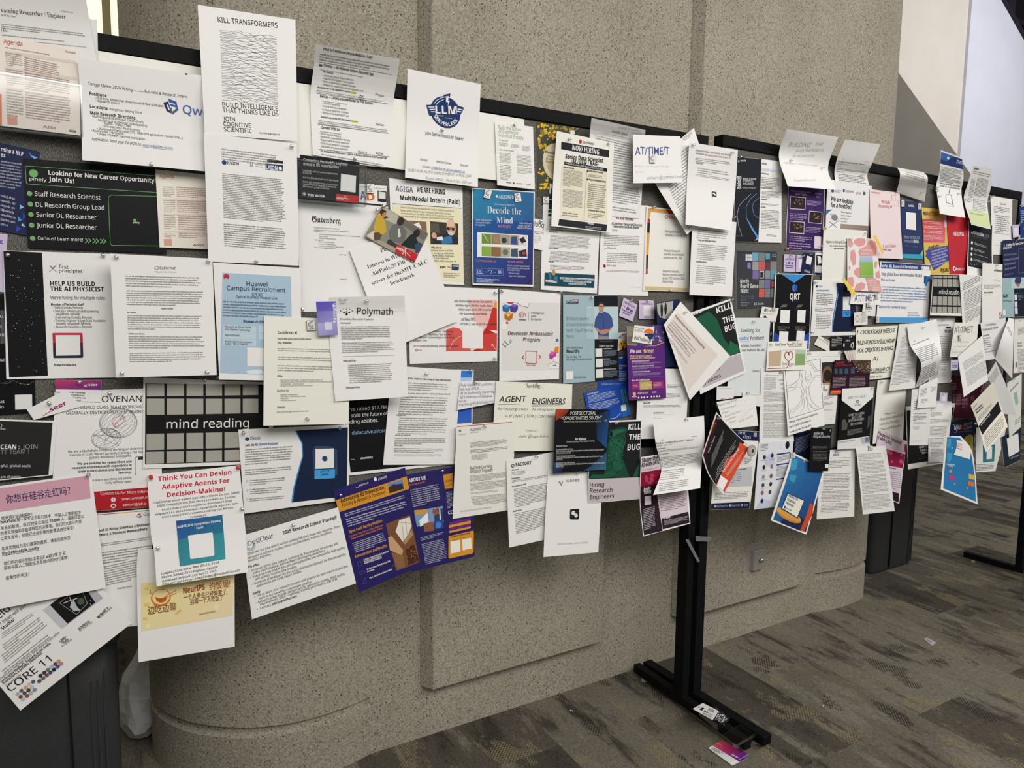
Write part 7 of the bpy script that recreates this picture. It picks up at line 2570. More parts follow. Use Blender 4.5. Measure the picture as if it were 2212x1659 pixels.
T 1705.2 935.5 1750.1 920.6 4.92 444 s|Look inside the model
P|twin note|white half sheet headed Find Your Twin with a red heart line|efece6|note
R 1658.6 738.1 1744.4 736 .01
R 1654.9 800.7 1739.8 798.7 .02
F c4ae94 1660.2 759.7 1687.1 756.6 1685.2 789.9 1659.9 791.9
F 88a870 1718.3 755 1740.1 755.7 1738.5 788.6 1717 789.2
F b8c8b0 1718.6 755 1740.1 755.7 1739.5 764.6 1718.3 764.3
T 1673.2 747.4 1732.1 745.4 6.15 555 s|Find Your NeurIPS Twin!
T 1701.4 749.2 1731.3 748.3 2.15 555 r|using Human-Preserved Embeddings
L a83444 1.38 1658.3 796.2 1684.4 795.3 1698.3 794.5 1702.9 787.6 1702.6 781.5 1695.2 773.8 1693.4 766.1 1696.7 760 1702.9 761.5 1703.7 767.6 1701.4 766.1 1702.9 760.7 1709 759.2 1711.8 766.1 1709.8 773.8 1702.6 781.5
G 1688.7 783.3 1700.6 783 1689.1 792.2 3 777
G 1703.7 784.6 1715.2 783.8 1703.2 793 3 777
G 1688.7 755.7 1717.5 755 1688.7 756.9 1 777
N 1662.9 743.8
N 1744.4 741.2
P|upper code card|small white card just above the quad ruled note|e8e8e7|card
R 1548.4 835 1585.5 834.4 .004
R 1547.6 864.2 1584.7 860.5 .004
G 1552.3 838 1583 837.4 1552.3 839.3 1 888
N 1559.6 861.7
P|lower code card|tilted white card touching the left side of the long annotated resume|eaeaea|card
R 1605.3 845.7 1644.5 853.7 .006
R 1600.7 873.1 1643.6 878.6 .006
G 1621.4 851 1640.6 853.4 1621.4 852.5 1 888
N 1613.7 848.8
P|quad ruled note|handwritten note on faintly ruled paper tucked beside the black and orange brochure|e6e6e4|handwritten note
R 1547.6 868.3 1630.6 855.3 .01
R 1567.6 927.5 1637.7 919.5 .03
T 1552.3 877.5 1590.7 866 5.23 999 h|Hyunah Kang? A Post
T 1558.4 886.3 1593.8 876 4.61 999 h|Got interested ...
T 1561.2 893.7 1573 890.6 4.61 999 h|Now!
T 1563.8 902.9 1598.1 889.8 4.3 999 h|- Research Interests in
T 1567.6 909.8 1588.8 901.4 4.3 999 h|next forecast
T 1573.5 916.7 1589.1 909.4 4.3 999 h|- Bayes
L bbb 0.46 1586.8 915.2 1627.6 879.1
T 1596.8 912.9 1626 899.1 4.61 aaa h|UCSD, security
L d8d8dc 0.31 1555.3 873.7 1629.1 860.6
L d8d8dc 0.31 1558.4 882.9 1630.6 871.4
L d8d8dc 0.31 1561.5 893.7 1632.5 882.2
L d8d8dc 0.31 1564.6 904.4 1634 893.7
P|physics proceedings flyer|white flyer with navy bands at head and foot behind the black and orange brochure|edecea|flyer
R 1550.5 927 1640.3 932.2
R 1534.5 1101 1618.7 1098.6
+navy_band
F 1a2148 1550.5 927.7 1639.8 932.7 1638.9 951.9 1548.6 948.2
+navy_band
F 1a2040 1535.5 1087.3 1618.7 1083.1 1618.2 1098.4 1534.8 1100.5
+
L 5a90d0 0.94 1603.4 932.9 1610.5 941.1 1612.8 949.3
T 1592.8 937.1 1608.1 938.3 6.35 e8ecf4 s|ESS OF
T 1602.2 946.3 1620.3 947.7 6.35 e8ecf4 s|SCIENCE
F a0a4ac 1626.9 934.1 1634 934.5 1633.7 943.5 1626.7 943
F c4c6cc 1571.7 1015.2 1624.1 1006.9 1622 1049.3 1568.2 1050.7
L 4a70a8 1.88 1592.8 1014.5 1610.5 1012.1
G 1578.7 1021 1600.4 1018.7 1578.3 1044.6 6 666
G 1543.5 1063.4 1616.3 1059.8 1543 1079.8 5 888
G 1606.9 988.1 1622.2 985.8 1606.9 1002.2 4 777
T 1547 1095.8 1569.8 1093.9 4.23 b0b4c4 r|Higher Education Press
T 1578.3 1093.9 1596.8 1092.5 4.23 b0b4c4 r|Peking University
T 1605.8 1092.7 1615.2 1091.6 4.23 b0b4c4 r|Springer
E b0b4c4 1543.9 1093.4 2.35 2.82
E b0b4c4 1575.2 1091.6 2.35 2.82
E b0b4c4 1601.3 1090.6 1.88 2.82
P|portraits sheet|pale blue sheet of small round portraits below the resume with notes|e2e4ec|flyer
R 1638 955.7 1714.1 951.7
R 1628.1 1100.3 1702.1 1091.6
F c4cfe6 1649.3 990.5 1668.1 974 1672.8 1002.2 1654 1006.9
F c4cfe6 1644.6 1075.1 1663.4 1082.2 1654 1097.4 1630.4 1099.8
G 1642.2 958.7 1658.7 957.6 1641.7 974 5 777
E 1c2030 1699.8 961.1 4.7 8.23
F e8e8ec 1686.9 956.4 1694.4 955.7 1693.9 968.2 1685.9 968.9
F 2a3f78 1676.3 979.9 1705 975.9 1704.5 978.7 1675.8 983
F 2a3f78 1675.8 1002.2 1703.3 998.7 1702.8 1001.3 1675.3 1005.1
F 2a3f78 1675.1 1034 1695.1 1030.4 1694.9 1033.3 1674.9 1036.6
G 1677 984.6 1704.5 981.1 1676.5 997.5 5 777
G 1675.6 1006.9 1702.1 1003.4 1675.1 1030.4 9 777
+
E 3a302c 1649.7 987 2.82 4.7
E 2a2a30 1666.2 983.4 2.82 4.7
E 2a2420 1648.5 1008.6 2.82 4.7
E 8a7a70 1665.2 1006.9 2.82 4.7
E a89888 1647.4 1029.3 2.82 4.7
E 6a5a50 1663.8 1027.6 2.82 4.7
E 4a4440 1646.4 1047.4 2.82 4.7
E 2c2a2c 1662.9 1045 2.82 4.7
E a85a58 1645 1063.8 2.82 4.7
E 4a4a58 1661.5 1062.2 2.82 4.7
E 2a2628 1644.1 1081.7 2.82 4.7
+
G 1642.2 992.8 1655.1 991.9 1642.2 995.2 1 888
G 1659.8 990.5 1671.6 989.5 1659.8 992.8 1 888
G 1642.2 1015.2 1654 1014 1642.2 1016.8 1 888
G 1642.2 1035.1 1654 1034.2 1642.2 1037 1 888
G 1641 1053.5 1652.8 1052.5 1641 1055.4 1 888
P|navy text sheet|navy sheet of white text behind the black internship card|1d2448|flyer
R 1717.4 937.8 1753.9 927
R 1714.6 981.1 1747.5 992.8
T 1724.5 937.6 1751.5 930.5 4.23 d8dce8 r|Senior University, ACP
G 1720.2 945.8 1750.3 936.4 1716.2 979.9 11 9aa4c4
P|blue name resume|long resume with a blue name at top, right of the black internship card|ebeae8|resume
R 1770.6 974 1847.2 968.2 .01
R 1763.7 1121.7 1844.1 1115.5 .02
T 1798.8 985.1 1811.9 983.9 4.7 3a64a8 b|Jing Jia
G 1792.6 988.6 1839.2 987.2 1792.2 990.5 1 777
G 1785.6 995.2 1837.3 992.8 1783.2 1011.6 5 888
G 1778.5 1022.2 1836.8 1021 1776.7 1058.7 11 888
G 1775 1059.8 1836.1 1058.2 1772.7 1084.5 8 888
G 1773.4 1086.9 1835 1084.5 1771 1109.2 7 888
N 1804.9 975.9
P|seated desk poster|tilted blue poster with a round orange desk and a sign HIRING FOR FOUNDING ENGINEERS|f0eeee|poster
R 1711.5 976.9 1782.8 1011.6 .015
R 1664.1 1124 1741.4 1154.6 .05
+
D 2f78b0 203c80 1715 983 1778 1014 1740 1149 1669 1122
F 3f9abf 1709.2 990.5 1722.1 992.8 1719.8 1012.8 1711.5 1017.5 1705.7 1014
F 3f9abf 1704.5 1024.6 1718.6 1028.1 1715.1 1039.8 1711.5 1043.4 1703.3 1036.3
E d88a60 1735.8 996.4 1.88 2.35
F 1f2a50 1686.9 1122.1 1726.8 1115.1 1740.9 1126.8 1729.2 1146.8 1684.5 1129.2
F c8502c 1748 1086.9 1756.2 1092.7 1753.9 1112.7 1735.1 1148 1726.8 1144.5 1738.6 1117.4
E c88838 1702.1 1113.9 29.38 10.58
E dca048 1702.1 1111.5 28.68 8.46
+
+sign
F 24406e 1698.6 1064.5 1736.7 1081 1720.9 1120.2 1684.5 1099.1
F f2ecd8 1700 1067.1 1733.9 1082.2 1719.3 1117 1687.3 1097.4
+
T 1700.5 1073.2 1720.2 1082.6 5.17 2a4a90 b|HIRING FOR
T 1697.4 1081 1715.1 1089.7 5.17 2a4a90 b|FOUNDING
T 1694.4 1088 1711.5 1096.7 5.17 2a4a90 b|ENGINEERS
E 2a4a90 1692.7 1095.6 2.35 2.82
T 1695.8 1099.1 1707.6 1104.5 2.82 2a4a90 b|Join Our Team!
K 1713.2 983.4 9.87 13.16
P|black internship card|narrow black sheet headed Applied ML Postgrad Internship|161719|flyer
R 1752.7 923.3 1797.6 924.7 .012
R 1746.6 1016.6 1787 1017.3 .012
T 1756.7 938.3 1778.1 938.8 5.41 e4e4e4 r|Applied ML
T 1756.2 944.6 1792.2 945.6 5.41 e4e4e4 r|Postgrad Internship
E 6aa860 1793.1 929.8 1.18 2.82
G 1755 962.7 1787.9 963.5 1753.9 970.5 3 777
G 1755.5 972.9 1785.6 973.6 1754.6 995.2 7 777
F e8e8e8 1780.7 1001.8 1787.9 1002.2 1787.5 1010.7 1780.2 1010.2
N 1777.4 927
P|orange foot brochure|black and orange-red brochure set steeply on its corner, lettered Recruitment|e8e4e2|brochure
R 1515.3 983.9 1547 889.9 .03
R 1530.5 1025.7 1581.1 928.2 .012
R 1562.3 1068.1 1618.7 964.6 .04
F 1c191c 1518.8 984.6 1548.2 894.6 1617.5 964.6 1606.9 956.4 1592.8 974 1567 995.2 1570.5 1023.4 1547 1048.1
F 3a1c22 1517.6 983.4 1547 898.8 1550.5 905.9 1522.3 990.5
+orange_panel
F d24e30 1597.5 955.2 1616.8 967.4 1565.8 1064.5 1547 1045.7 1558.7 1021 1567.4 995.2 1590.5 975.2
+
T 1522.3 957.6 1545.4 914.1 6.35 d8603c r|Recruitment
T 1529.8 978.7 1543.9 943 3.06 ddd r|What to Expect
G 1536.4 983.4 1562.3 925.8 1535.2 1011.6 7 999
G 1548.2 1011.6 1590.5 945.8 1543.9 1039.8 4 999
T 1562.7 1021 1596.4 970.5 4.47 f0e0dc b|Scan To Join Our Talent Pool
G 1568.2 1023.4 1606.9 969.3 1570.5 1030.4 3 f0c8bc
F f0ecec 1556.4 1026.7 1571.7 1038 1561.1 1059.1 1548.2 1048.3
N 1549.8 903
P|creators note|cream handwritten sheet headed 10 CREATORS about a fully funded fellowship|f0ebdf|handwritten note
R 1849 707 1939 703 .006
R 1847 823 1925 815 .008
T 1850 723 1866 722 9 222 h|10
T 1867 722 1933 718 9 222 k|CREATORS·8 WEEKS·SF
T 1850 745 1932 740 9 222 k|FULLY-FUNDED FELLOWSHIP
T 1852 762 1928 756 9 222 k|FOR CREATORS SHAPING
T 1882 780 1895 779 10 222 h|AI
T 1875 805 1921 800 8 222 k|FELLOWSHIP.CO
L 222 1.2 1855 807 1924 803
T 1876 817 1902 815 5 222 h|APPLY NOW!
P|wood grain card|pale card of fine reddish lines behind the community brochure|dccfca|card
R 1823 758.1 1848.4 756.1 .004
R 1831.2 779.6 1848.4 778.6 .004
L b09890 0.59 1829.8 759.1 1835.7 778.6
L b09890 0.59 1834.7 759.1 1839.6 778.6
L b09890 0.59 1839.6 758.1 1843.5 778.6
P|community brochure|dark maroon brochure with an orange band at its foot and a crowd photo|321528|brochure
R 1803 778.2 1881.2 778.2 .012
R 1792.3 852.4 1876.1 850.5 .015
+orange_band
F d4522c 1794.1 843 1876.9 840.3 1876.1 850.5 1792.5 852.4
+
+crowd_photo
F 4a3a34 1839.6 778.6 1880.8 778.6 1879.2 805.9 1864 805.9 1848.4 796.2
B b89a84 1842 780 1880 804 40 1.56
B 2a2020 1842 780 1880 804 26 1.37
+
T 1805.4 785.6 1822 784.5 4.3 b04048 b|Community
T 1803.4 791.9 1838.6 789.3 4.3 b04048 r|built for women in tech
F 2f5a68 1801.9 796.6 1808.3 796.2 1808.9 806.9 1802.5 808.3
F 2f5a68 1812.2 796.2 1818.7 796.2 1819.1 807.5 1812.2 807.9
F 2f5a68 1823.4 796.2 1830.4 796.2 1830.8 807.1 1823.4 807.5
F 2f5a68 1836.2 795.8 1844.5 795.8 1844.8 806.7 1836.6 807.1
G 1799.1 813.8 1827.9 812.8 1797.6 838.2 8 b0a0a8
G 1833.7 813.4 1869.8 812.8 1832.7 837.2 8 b0a0a8
T 1851.9 845 1872.8 844.6 3.91 f0e4e0 b|REWRITING
T 1852.3 848.9 1870.8 848.5 3.91 f0e4e0 b|THE CODE
F f0e8e4 1839.8 841.5 1846.8 841.5 1846.8 848.9 1839.8 849.3
G 1795.2 845 1835.7 843.4 1794.6 848.9 2 f0c0b0
N 1832.7 780.9
P|chevron flyer|black flyer with a white downward chevron at its top and Japanese text|151618|flyer
R 1817.5 839.1 1887.4 835.8 .004
R 1810.3 952 1877.3 941.7 .008
F ececec 1818.1 839.5 1887.2 836 1885.5 858.3 1849.9 888.9 1817.1 864.5
T 1830.4 861.8 1871.8 857.7 4.69 999 r|体験者ではなく創造者へ
T 1844.1 877.2 1857.7 875.5 3.91 555 r|Sarashina
L 333 1.37 1847 868.4 1848.8 865.5 1851.1 864.9 1853.8 866.1 1854.8 868
L 333 1.17 1848.4 870.4 1850.7 868.4 1853.4 870.4
T 1832.3 899.3 1865.9 893.8 4.3 bbb r|日本語に強い大規模な
T 1838.6 904.6 1860.1 901.2 4.3 bbb r|基盤モデルの開発
T 1831.8 911.4 1865 906.5 4.3 bbb r|国内最大級の計算基盤を
T 1835.7 919.2 1860.5 915.7 4.3 bbb r|活用できる研究環境
F 5a5450 1818.1 907.5 1823.9 904.6 1829.8 915.3 1828.8 927 1817.1 930
F 4a4a4c 1873.8 898.7 1879.6 897.7 1877.7 917.3 1871.8 927
G 1829.8 928 1863 924.1 1828.8 940.7 5 999
N 1882.5 838.2
P|pale landscape sheet|white landscape sheet below the black chevron flyer|e4e5e6|flyer
R 1809.7 952 1876.9 941.9
R 1808.3 971 1880 966.5
F b8bcc0 1858.1 946.6 1876.7 943.6 1878.6 957.3 1862 959.3
T 1812.8 957.3 1846.4 952 3.91 999 r|Research Intern
F 6a7a98 1867.9 944.6 1875.7 943.6 1876.1 954.4 1868.9 955.4
P|position request sheet|white sheet with black handwriting about optimization theory, right of the black chevron flyer|ecebe6|handwritten note
R 1895.8 821.6 1958.1 817.3
R 1883.1 958.7 1949.5 950.9
T 1908.9 895 1934.7 892.3 2.93 444 s|Looking for Position
T 1898.8 909.1 1951.1 898.1 6.64 444 h|Optimization theory for ML
T 1898.2 919.6 1939.2 911 6.64 444 h|Federated Learning
T 1899.5 930.5 1944.1 920.8 6.25 444 h|Privacy and Robustness
N 1902.1 825.9
P|second magenta flyer|lavender and magenta flyer headed Shape the Future of AI on the right board|e8e0e6|flyer
R 1898.6 925 1958.8 953.7 .008
R 1878.2 1059.7 1941.2 1088 .03
F dccbd8 1899.5 927.3 1956.9 954.6 1956 982.2 1886.3 960.6
F 8c1840 1886.3 960.6 1956 982.2 1949.5 1011.1 1878.2 997.2
B b85878 1892 967 1950 1002 10 4.63
F d5c6d6 1878.2 997.2 1949.5 1011.1 1941.9 1065.5 1875.9 1048.1
F 2a1826 1878.2 1049.3 1940.7 1065.7 1939.4 1085.2 1877.8 1059.7
F a82838 1953.7 959 1958.3 960.6 1956.5 976.9 1951.4 975.5
T 1896.3 938.2 1945.4 960.6 6.71 333 b|Shape the Future of
T 1893.1 946.3 1924.1 961.1 6.71 333 b|AI with LATC
T 1915.3 1010 1933.8 1013.9 3.24 444 b|Responsibilities
G 1914.1 1015.7 1945.4 1020.4 1916.4 1055.1 9 888
P|second resume|long dense white resume held by one metal clip, over a lavender and magenta flyer|efeeec|resume
R 1848.1 967.6 1913.4 962.5 .012
R 1864.4 1111.6 1932.4 1103.7 .03
G 1851.6 979.9 1903.7 977.5 1853.9 992.6 5 999
G 1853.9 993.8 1908.3 991.4 1858.6 1022.7 10 999
G 1858.6 1025 1915.3 1021.5 1863.2 1066.7 14 999
G 1863.2 1069 1922.2 1065.5 1865.5 1101.4 12 999
K 1881 967.6 8.8 10.19
P|fellowship resume|grey lit resume page hanging right of the creators sheet|e2e2e1|resume
R 1941 700 1986 698 .008
R 1936 745 1982 745 .015
R 1919 844 1976 838 .03
T 1958 718 1966 717 3 444 r|Theo Man
G 1948 724 1980 722 1943 752 10 999
G 1942 755 1978 753 1934 785 11 999
G 1933 788 1974 785 1924 832 14 999
P|paw logo page|dense white page with a navy paw-print logo, behind the bent researcher page|e6e6e5|flyer
R 2008 687 2063 686
R 2005 830 2052 826
F 26282c 2042 706 2053 706 2053 709 2042 709.5
F 1f3a5f 2040 712 2052 712 2052 718 2040 718
T 2041 717 2050 717 4 fff b|LAION
G 2019 700 2051 699 2019 705 2 888
G 2019 724 2052 724 2018 800 20 888
N 2035 691
P|bent researcher page|printed researcher page bent sharply outwards at its middle, over the paw logo page|f0f0f2|flyer
R 1959 705 2022 689 .02
R 1966 745 2028 722 .03
R 1990 787 2033 768 .075
R 1976 838 2025 808 .015
T 1970 747 2007 732 3 333 s|Machine Learning Researcher / Engineer
G 1976 754 2018 740 1990 783 8 777
G 1988 796 2025 778 1980 832 9 777
T 1974 738 1977 737 2 444 r|Apply
N 1993 708
P|pencil slash note|white note with slashed pencil capitals and a boxed address|ebe9e4|handwritten note
R 2062.3 696.8 2113.6 696.8 .012
R 2051.8 771 2107.2 772.2 .02
T 2060.7 719.4 2101.8 718.3 14.14 888 k|AT/TIME/T
T 2059.5 739.8 2093.3 740.3 4 bbb h|YC-backed AI lab
T 2059.2 750.1 2093.3 749.8 4 bbb h|say hello back in
L bbb 0.31 2056.4 755.2 2105.6 754.4 2104.1 764.4 2055.2 765.5 2056.4 755.2
T 2056.4 762.1 2102.6 761.3 4.61 aaa h|careers@attimet.com
K 2073.7 729.8 6.15 12.3
P|postdoctoral wish sheet|white sheet headed I am Seeking a Postdoctoral Position|e2e2e4|flyer
R 2117.9 697.5 2172.5 686 .006
R 2128.4 779 2169 771.3 .02
T 2127.9 704.5 2151 701.4 4.61 555 r|I am Seeking a
T 2122.8 715.2 2155.6 709.1 4.92 444 r|Postdoctoral Position
T 2119.8 727.5 2136.4 724.4 3.07 555 b|Research Interests
G 2120.2 729.8 2138.7 726.7 2124.1 757.5 6 777
T 2127.9 762.1 2151 757.2 2.77 555 r|at I_choi@2024.com
P|maroon sheet|deep maroon sheet of small pale text under the slanted essay page|5a1a34|flyer
R 2053.9 807 2131.1 812.8
R 2061.4 905 2103.4 905.4
L e0d0d4 0.61 2054.3 807.7 2074.8 809.7
L e0d0d4 0.61 2062.5 904.2 2103 905
G 2054.3 826.1 2066.6 827.5 2053.2 841.5 5 d8b8c4
G 2051.2 850.7 2062.5 850.7 2050.2 870.2 9 c0a0b0
G 2064.5 850.7 2075.8 851.3 2063.5 874.3 9 c0a0b0
G 2076.8 857.9 2089.1 858.9 2076.4 880.4 8 c0a0b0
E 7a5868 2099.8 860.9 4.51 5.74
L c8b0b8 1.02 2123.9 831.2 2117.8 845.6
N 2050.6 823.4
P|slanted essay page|page of slanting dense text hanging over the maroon sheet|e6e6e5|flyer
R 2069.1 770.8 2122.2 723.9 .01
R 2080.8 857.7 2133.1 821.6 .05
G 2078.8 782.5 2121.8 757.1 2082.7 800.1 7 888
G 2083.7 803 2127.7 776.6 2088.6 836.2 13 888
P|leaning code page|white page twisted on its edge left of the thin red line page|ececec|flyer
R 2179.2 686.5 2190.4 688.5 .02
R 2162 734.1 2188.2 742.5 .06
R 2148.5 775.4 2184.8 818.5 .03
G 2177.2 702 2187.3 722.3 2174.7 708.8 2 777
P|orange line page|white page with a thin red line on top at the right edge, headed Machine Learning|ebe9e6|flyer
R 2191.6 685.5 2236.3 683.5 .012
R 2187.3 805.8 2236.3 802.4 .015
F b84a40 2192.1 686.5 2219.4 685.1 2219.4 686.5 2192.1 687.8
T 2199.2 694.4 2204.2 693.9 2.36 4a5a78 r|ALLJ
T 2197.1 743.4 2206.2 741.7 4.39 444 r|Machine Learning
T 2197.1 749.3 2207.3 747.9 4.39 444 r|Research Engineer
G 2198.3 707.9 2212 706.2 2197.8 724 6 777
G 2197.1 753.5 2212 752.7 2196.6 803.3 18 888
F 666 2192.1 781.7 2194.9 781.4 2194.6 793.2 2191.7 793.5
P|lavender upper tag|lavender tag under the pencil slash note|c8c0dc|tag
R 2054.3 778 2070 776.9 .004
R 2053.4 800.5 2069 799.5 .004
G 2056.3 783.1 2068.2 782.5 2056.3 785.1 2 667
T 2056.3 790.7 2067.6 789.8 2.46 4a3a70 b|Drive innovation.
T 2056.7 794.3 2067 793.5 2.46 4a3a70 b|Join our team.
P|lavender lower tag|lavender tag with a white square left of the maroon sheet|c8c0dc|tag
R 2030.7 848 2046.5 848.9 .004
R 2028.9 871.2 2045.7 872.2 .004
F e4deec 2034.2 853.8 2042.4 853.8 2042 866.1 2033.4 865.7
N 2038.3 850.1
P|career opportunities flyer|black sheet with white foot headed Career Opportunities below the torn slip|edebe8|flyer
R 1955.9 878.4 2063.5 870.6 .006
R 1960 1013.6 2038.9 1000.3 .012
F 15161a 1958 886.6 2060.8 879.4 2056.3 911.1 2037.9 991.1 1960 1002.3
T 1983 968.1 2002 965.5 5.33 d8d8dc r|Career Opp
T 1984.6 974.7 2002 972.6 4.92 c8c8cc r|Quantitative
T 1988.7 980.4 2002 978.4 4.92 c8c8cc r|Research
G 1982.1 990 2002.6 987 1982.1 990.7 1 ccc
P|narrow list sheet|white sheet of short lists over the black career flyer|e4e4e3|flyer
R 1969.8 841.5 2013.7 838.4 .012
R 1963.1 962 2004.1 961.6 .02
G 1973.9 865 2001 864 1973.3 886.6 5 888
G 1972.7 891.7 2002.6 891.7 1972.3 907 5 777
T 1971.9 909.1 1978.4 909.1 2.46 444 b|Role
G 1972.3 911.1 2002.6 911.6 1971.9 915.2 2 888
G 1972.3 920.4 1986.6 920.6 1971.3 928 4 999
G 1969.2 952.1 1990.7 951.1 1969.2 954.2 2 aaa
P|torn slip|small torn white slip of printed columns above the tall narrow resume|e9e9ea|flyer
R 1986.2 833.7 2026 815.9 .01
R 1980.5 882 2021.9 878.8 .02
G 1988.7 839.4 2003 836.4 1986.6 857.9 6 888
G 2010.2 836.4 2022.5 833.7 2010.2 846.6 4 888
G 1989.7 862 2004.1 859.9 1988.7 874.3 4 999
P|tall narrow resume|tall narrow white resume with a cursive name, left of the standing blue poster|efeeec|resume
R 2007.1 865 2054.7 867.1 .02
R 2006.7 911.1 2054.3 903 .03
R 2004.1 999.7 2038.9 997.2 .02
T 2010.4 884.5 2020.7 881.4 8.2 445 h|Jean
G 2010.2 890.7 2035.8 890.2 2009.8 900.9 4 888
G 2009.2 905.4 2049.1 904 2008.8 915.2 4 888
G 2008.8 919.3 2046.1 921.4 2008.4 941.9 8 888
G 2008.4 945 2038.9 946 2008 964.4 7 888
G 2011.2 969.5 2037.9 970.6 2010.8 985.9 6 888
N 2025.2 866.9
P|institute navy flyer|navy flyer with a yellow shape and a white and red acronym|1c2450|flyer
R 2053.9 911.1 2106.7 905.4 .004
R 2050.2 981.8 2101.8 981.8 .004
T 2060.4 928.6 2073.1 927.5 9.43 f0f0f4 b|NjU
T 2073.1 927.5 2079.9 927.1 9.43 d84040 b|AI
T 2081.3 921 2099.3 916.3 5.33 d8dcec r|南京大学
T 2081.3 928 2099.3 924.5 4.92 d8dcec r|人工智能学院
G 2060.4 932.7 2099.3 929.2 2060.4 935.3 1 a8b0cc
+yellow_shape
F c4b83a 2078.9 950.1 2087 941.9 2095.2 937.4 2101.4 941.9 2102.2 980.8 2093.2 976.7 2085 962.4
+
N 2058.4 917.7
N 2105.9 914.2
P|second decision flyer|white flyer with a teal panel, low at the right board behind the cream folded sheet|e4e4e2|flyer
R 2108 923.4 2174.1 921.4
R 2107.5 1020.2 2149.5 1017.3 .02
D 2a5a80 2f8a90 2122 962 2148 960 2146 997 2122 999
F e8e8e8 2130.1 965.5 2141.4 964.4 2140.7 991.1 2129.3 992.3
G 2108 1002.3 2146.5 1000.3 2107.5 1017.7 5 666
P|dark code poster|dark teal-navy poster with a pale square hanging lowest at the right edge|232c3c|poster
R 2161.8 945 2205.9 924.5 .015
R 2168 1012 2203 994.8 .03
F ececec 2174.1 947 2198.9 935.7 2202.2 974.7 2178.9 987.4
T 2182.3 991.5 2200.8 984.5 3.69 c8ccd4 r|scan to apply
L a8a49c 0.82 2162.5 946 2168.6 1011.1 2202.6 994.3
P|greenish sheet|pale greenish sheet headed International Book partly behind the flipped grey page|dfe3de|flyer
R 2174.8 827.5 2206.9 806.6 .012
R 2179.7 946.4 2204.3 921.8 .03
T 2181.3 847.6 2199.8 828.2 4.51 666 r|International Book
F 9ab8ac 2188.5 849.7 2195.7 844.5 2199.3 870.2 2193.6 876.3
G 2191.6 907 2205.9 896.8 2191.6 919.3 3 999
N 2188.5 818.9
P|flipped grey page|grey page lifted away from the board with one bright folded edge at the right|cfcfd0|flyer
R 2132.5 810.7 2150.6 780.8 .035
R 2145.5 841.5 2177.2 841.5 .05
R 2165.9 893.7 2195.7 897.8 .06
G 2136.2 814.8 2152.6 790.2 2142.4 833.3 9 888
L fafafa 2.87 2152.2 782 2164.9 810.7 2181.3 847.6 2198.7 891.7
P|cream folded sheet|cream sheet with a black band of white text hanging diagonally under the flipped grey page|ebe7da|flyer
R 2096.1 875.5 2145.5 824.1 .03
R 2111.2 915.2 2161.8 876.3 .015
R 2129.7 977.1 2176.4 921.4 .05
F 1d1d20 2112 921.4 2154.7 867.1 2162 888.6 2121.9 939.4
T 2101.4 882.5 2110.6 872.2 3.28 666 r|Apertus
T 2105.9 888.6 2120.9 875.3 4.51 333 b|Founding
T 2108.6 893.7 2122.9 880.4 4.51 333 b|Researcher
G 2111.6 900.9 2142.4 868.1 2112.7 911.1 3 888
G 2123.9 941.9 2164.9 894.8 2131.1 968.5 7 888
G 2116.8 915.2 2138.3 889.6 2118.8 921.4 1 ccc
P|standing blue poster|blue poster curling at its right edge with a raised white sign and small colour bubbles|f0f0ee|poster
R 2043.6 941.1 2074.8 941.9 .02
R 2039.9 974.7 2097.7 970.6 .025
R 2034.8 1021.8 2107.1 1023.9 .035
R 2030.7 1057 2111.6 1089.4 .05
+
F 2a7ab4 2045 943.9 2071.7 945 2094.2 971.6 2104.5 1024.9 2107.5 1083.3 2035.8 1054.6 2038.9 1021.8 2043 974.7
F 3f9abf 2045.7 947 2053.2 948.4 2052.2 965.5 2045 967.5
F 3f9abf 2044.4 977.7 2055.3 978.8 2054.3 991.1 2047.1 1001.3 2044 989
E e89040 2051.6 1017.7 2.66 3.69
E e89040 2087.9 1054.2 2.05 2.46
F c83a78 2048.1 1026.3 2060.4 1029.2 2059.4 1037.8 2047.7 1034.1
F dcb83a 2091.1 1023.4 2103 1025.9 2103.9 1036.6 2091.1 1033.7
F d87840 2089.1 1038.6 2103 1041.9 2103.4 1051.5 2088.7 1048
E f0e0c0 2054.3 967.5 1.23 1.43
E f0e0c0 2059.8 1044.3 1.23 1.43
+
+sign
F f4f2ee 2064.1 950.1 2077.8 952.1 2091.1 962.4 2095.2 976.7 2093.2 992.1 2058.4 981.8
T 2064.1 957.9 2076.8 962.4 2.46 c05a30 b|WHAT TOOLS
T 2063.5 963 2075.8 967.5 2.46 c05a30 b|BUILD YOU
T 2062.5 968.1 2075.2 972.2 2.46 c05a30 b|A COMPANION
+
T 2043 1003.8 2059.4 1005.4 3.28 f0f0f4 b|Conversational
T 2047.1 1007 2055.3 1008.7 3.28 f0f0f4 b|Data
N 2048.5 943.9
'''  # the black strip is added for an unexplained dark band between two sheets
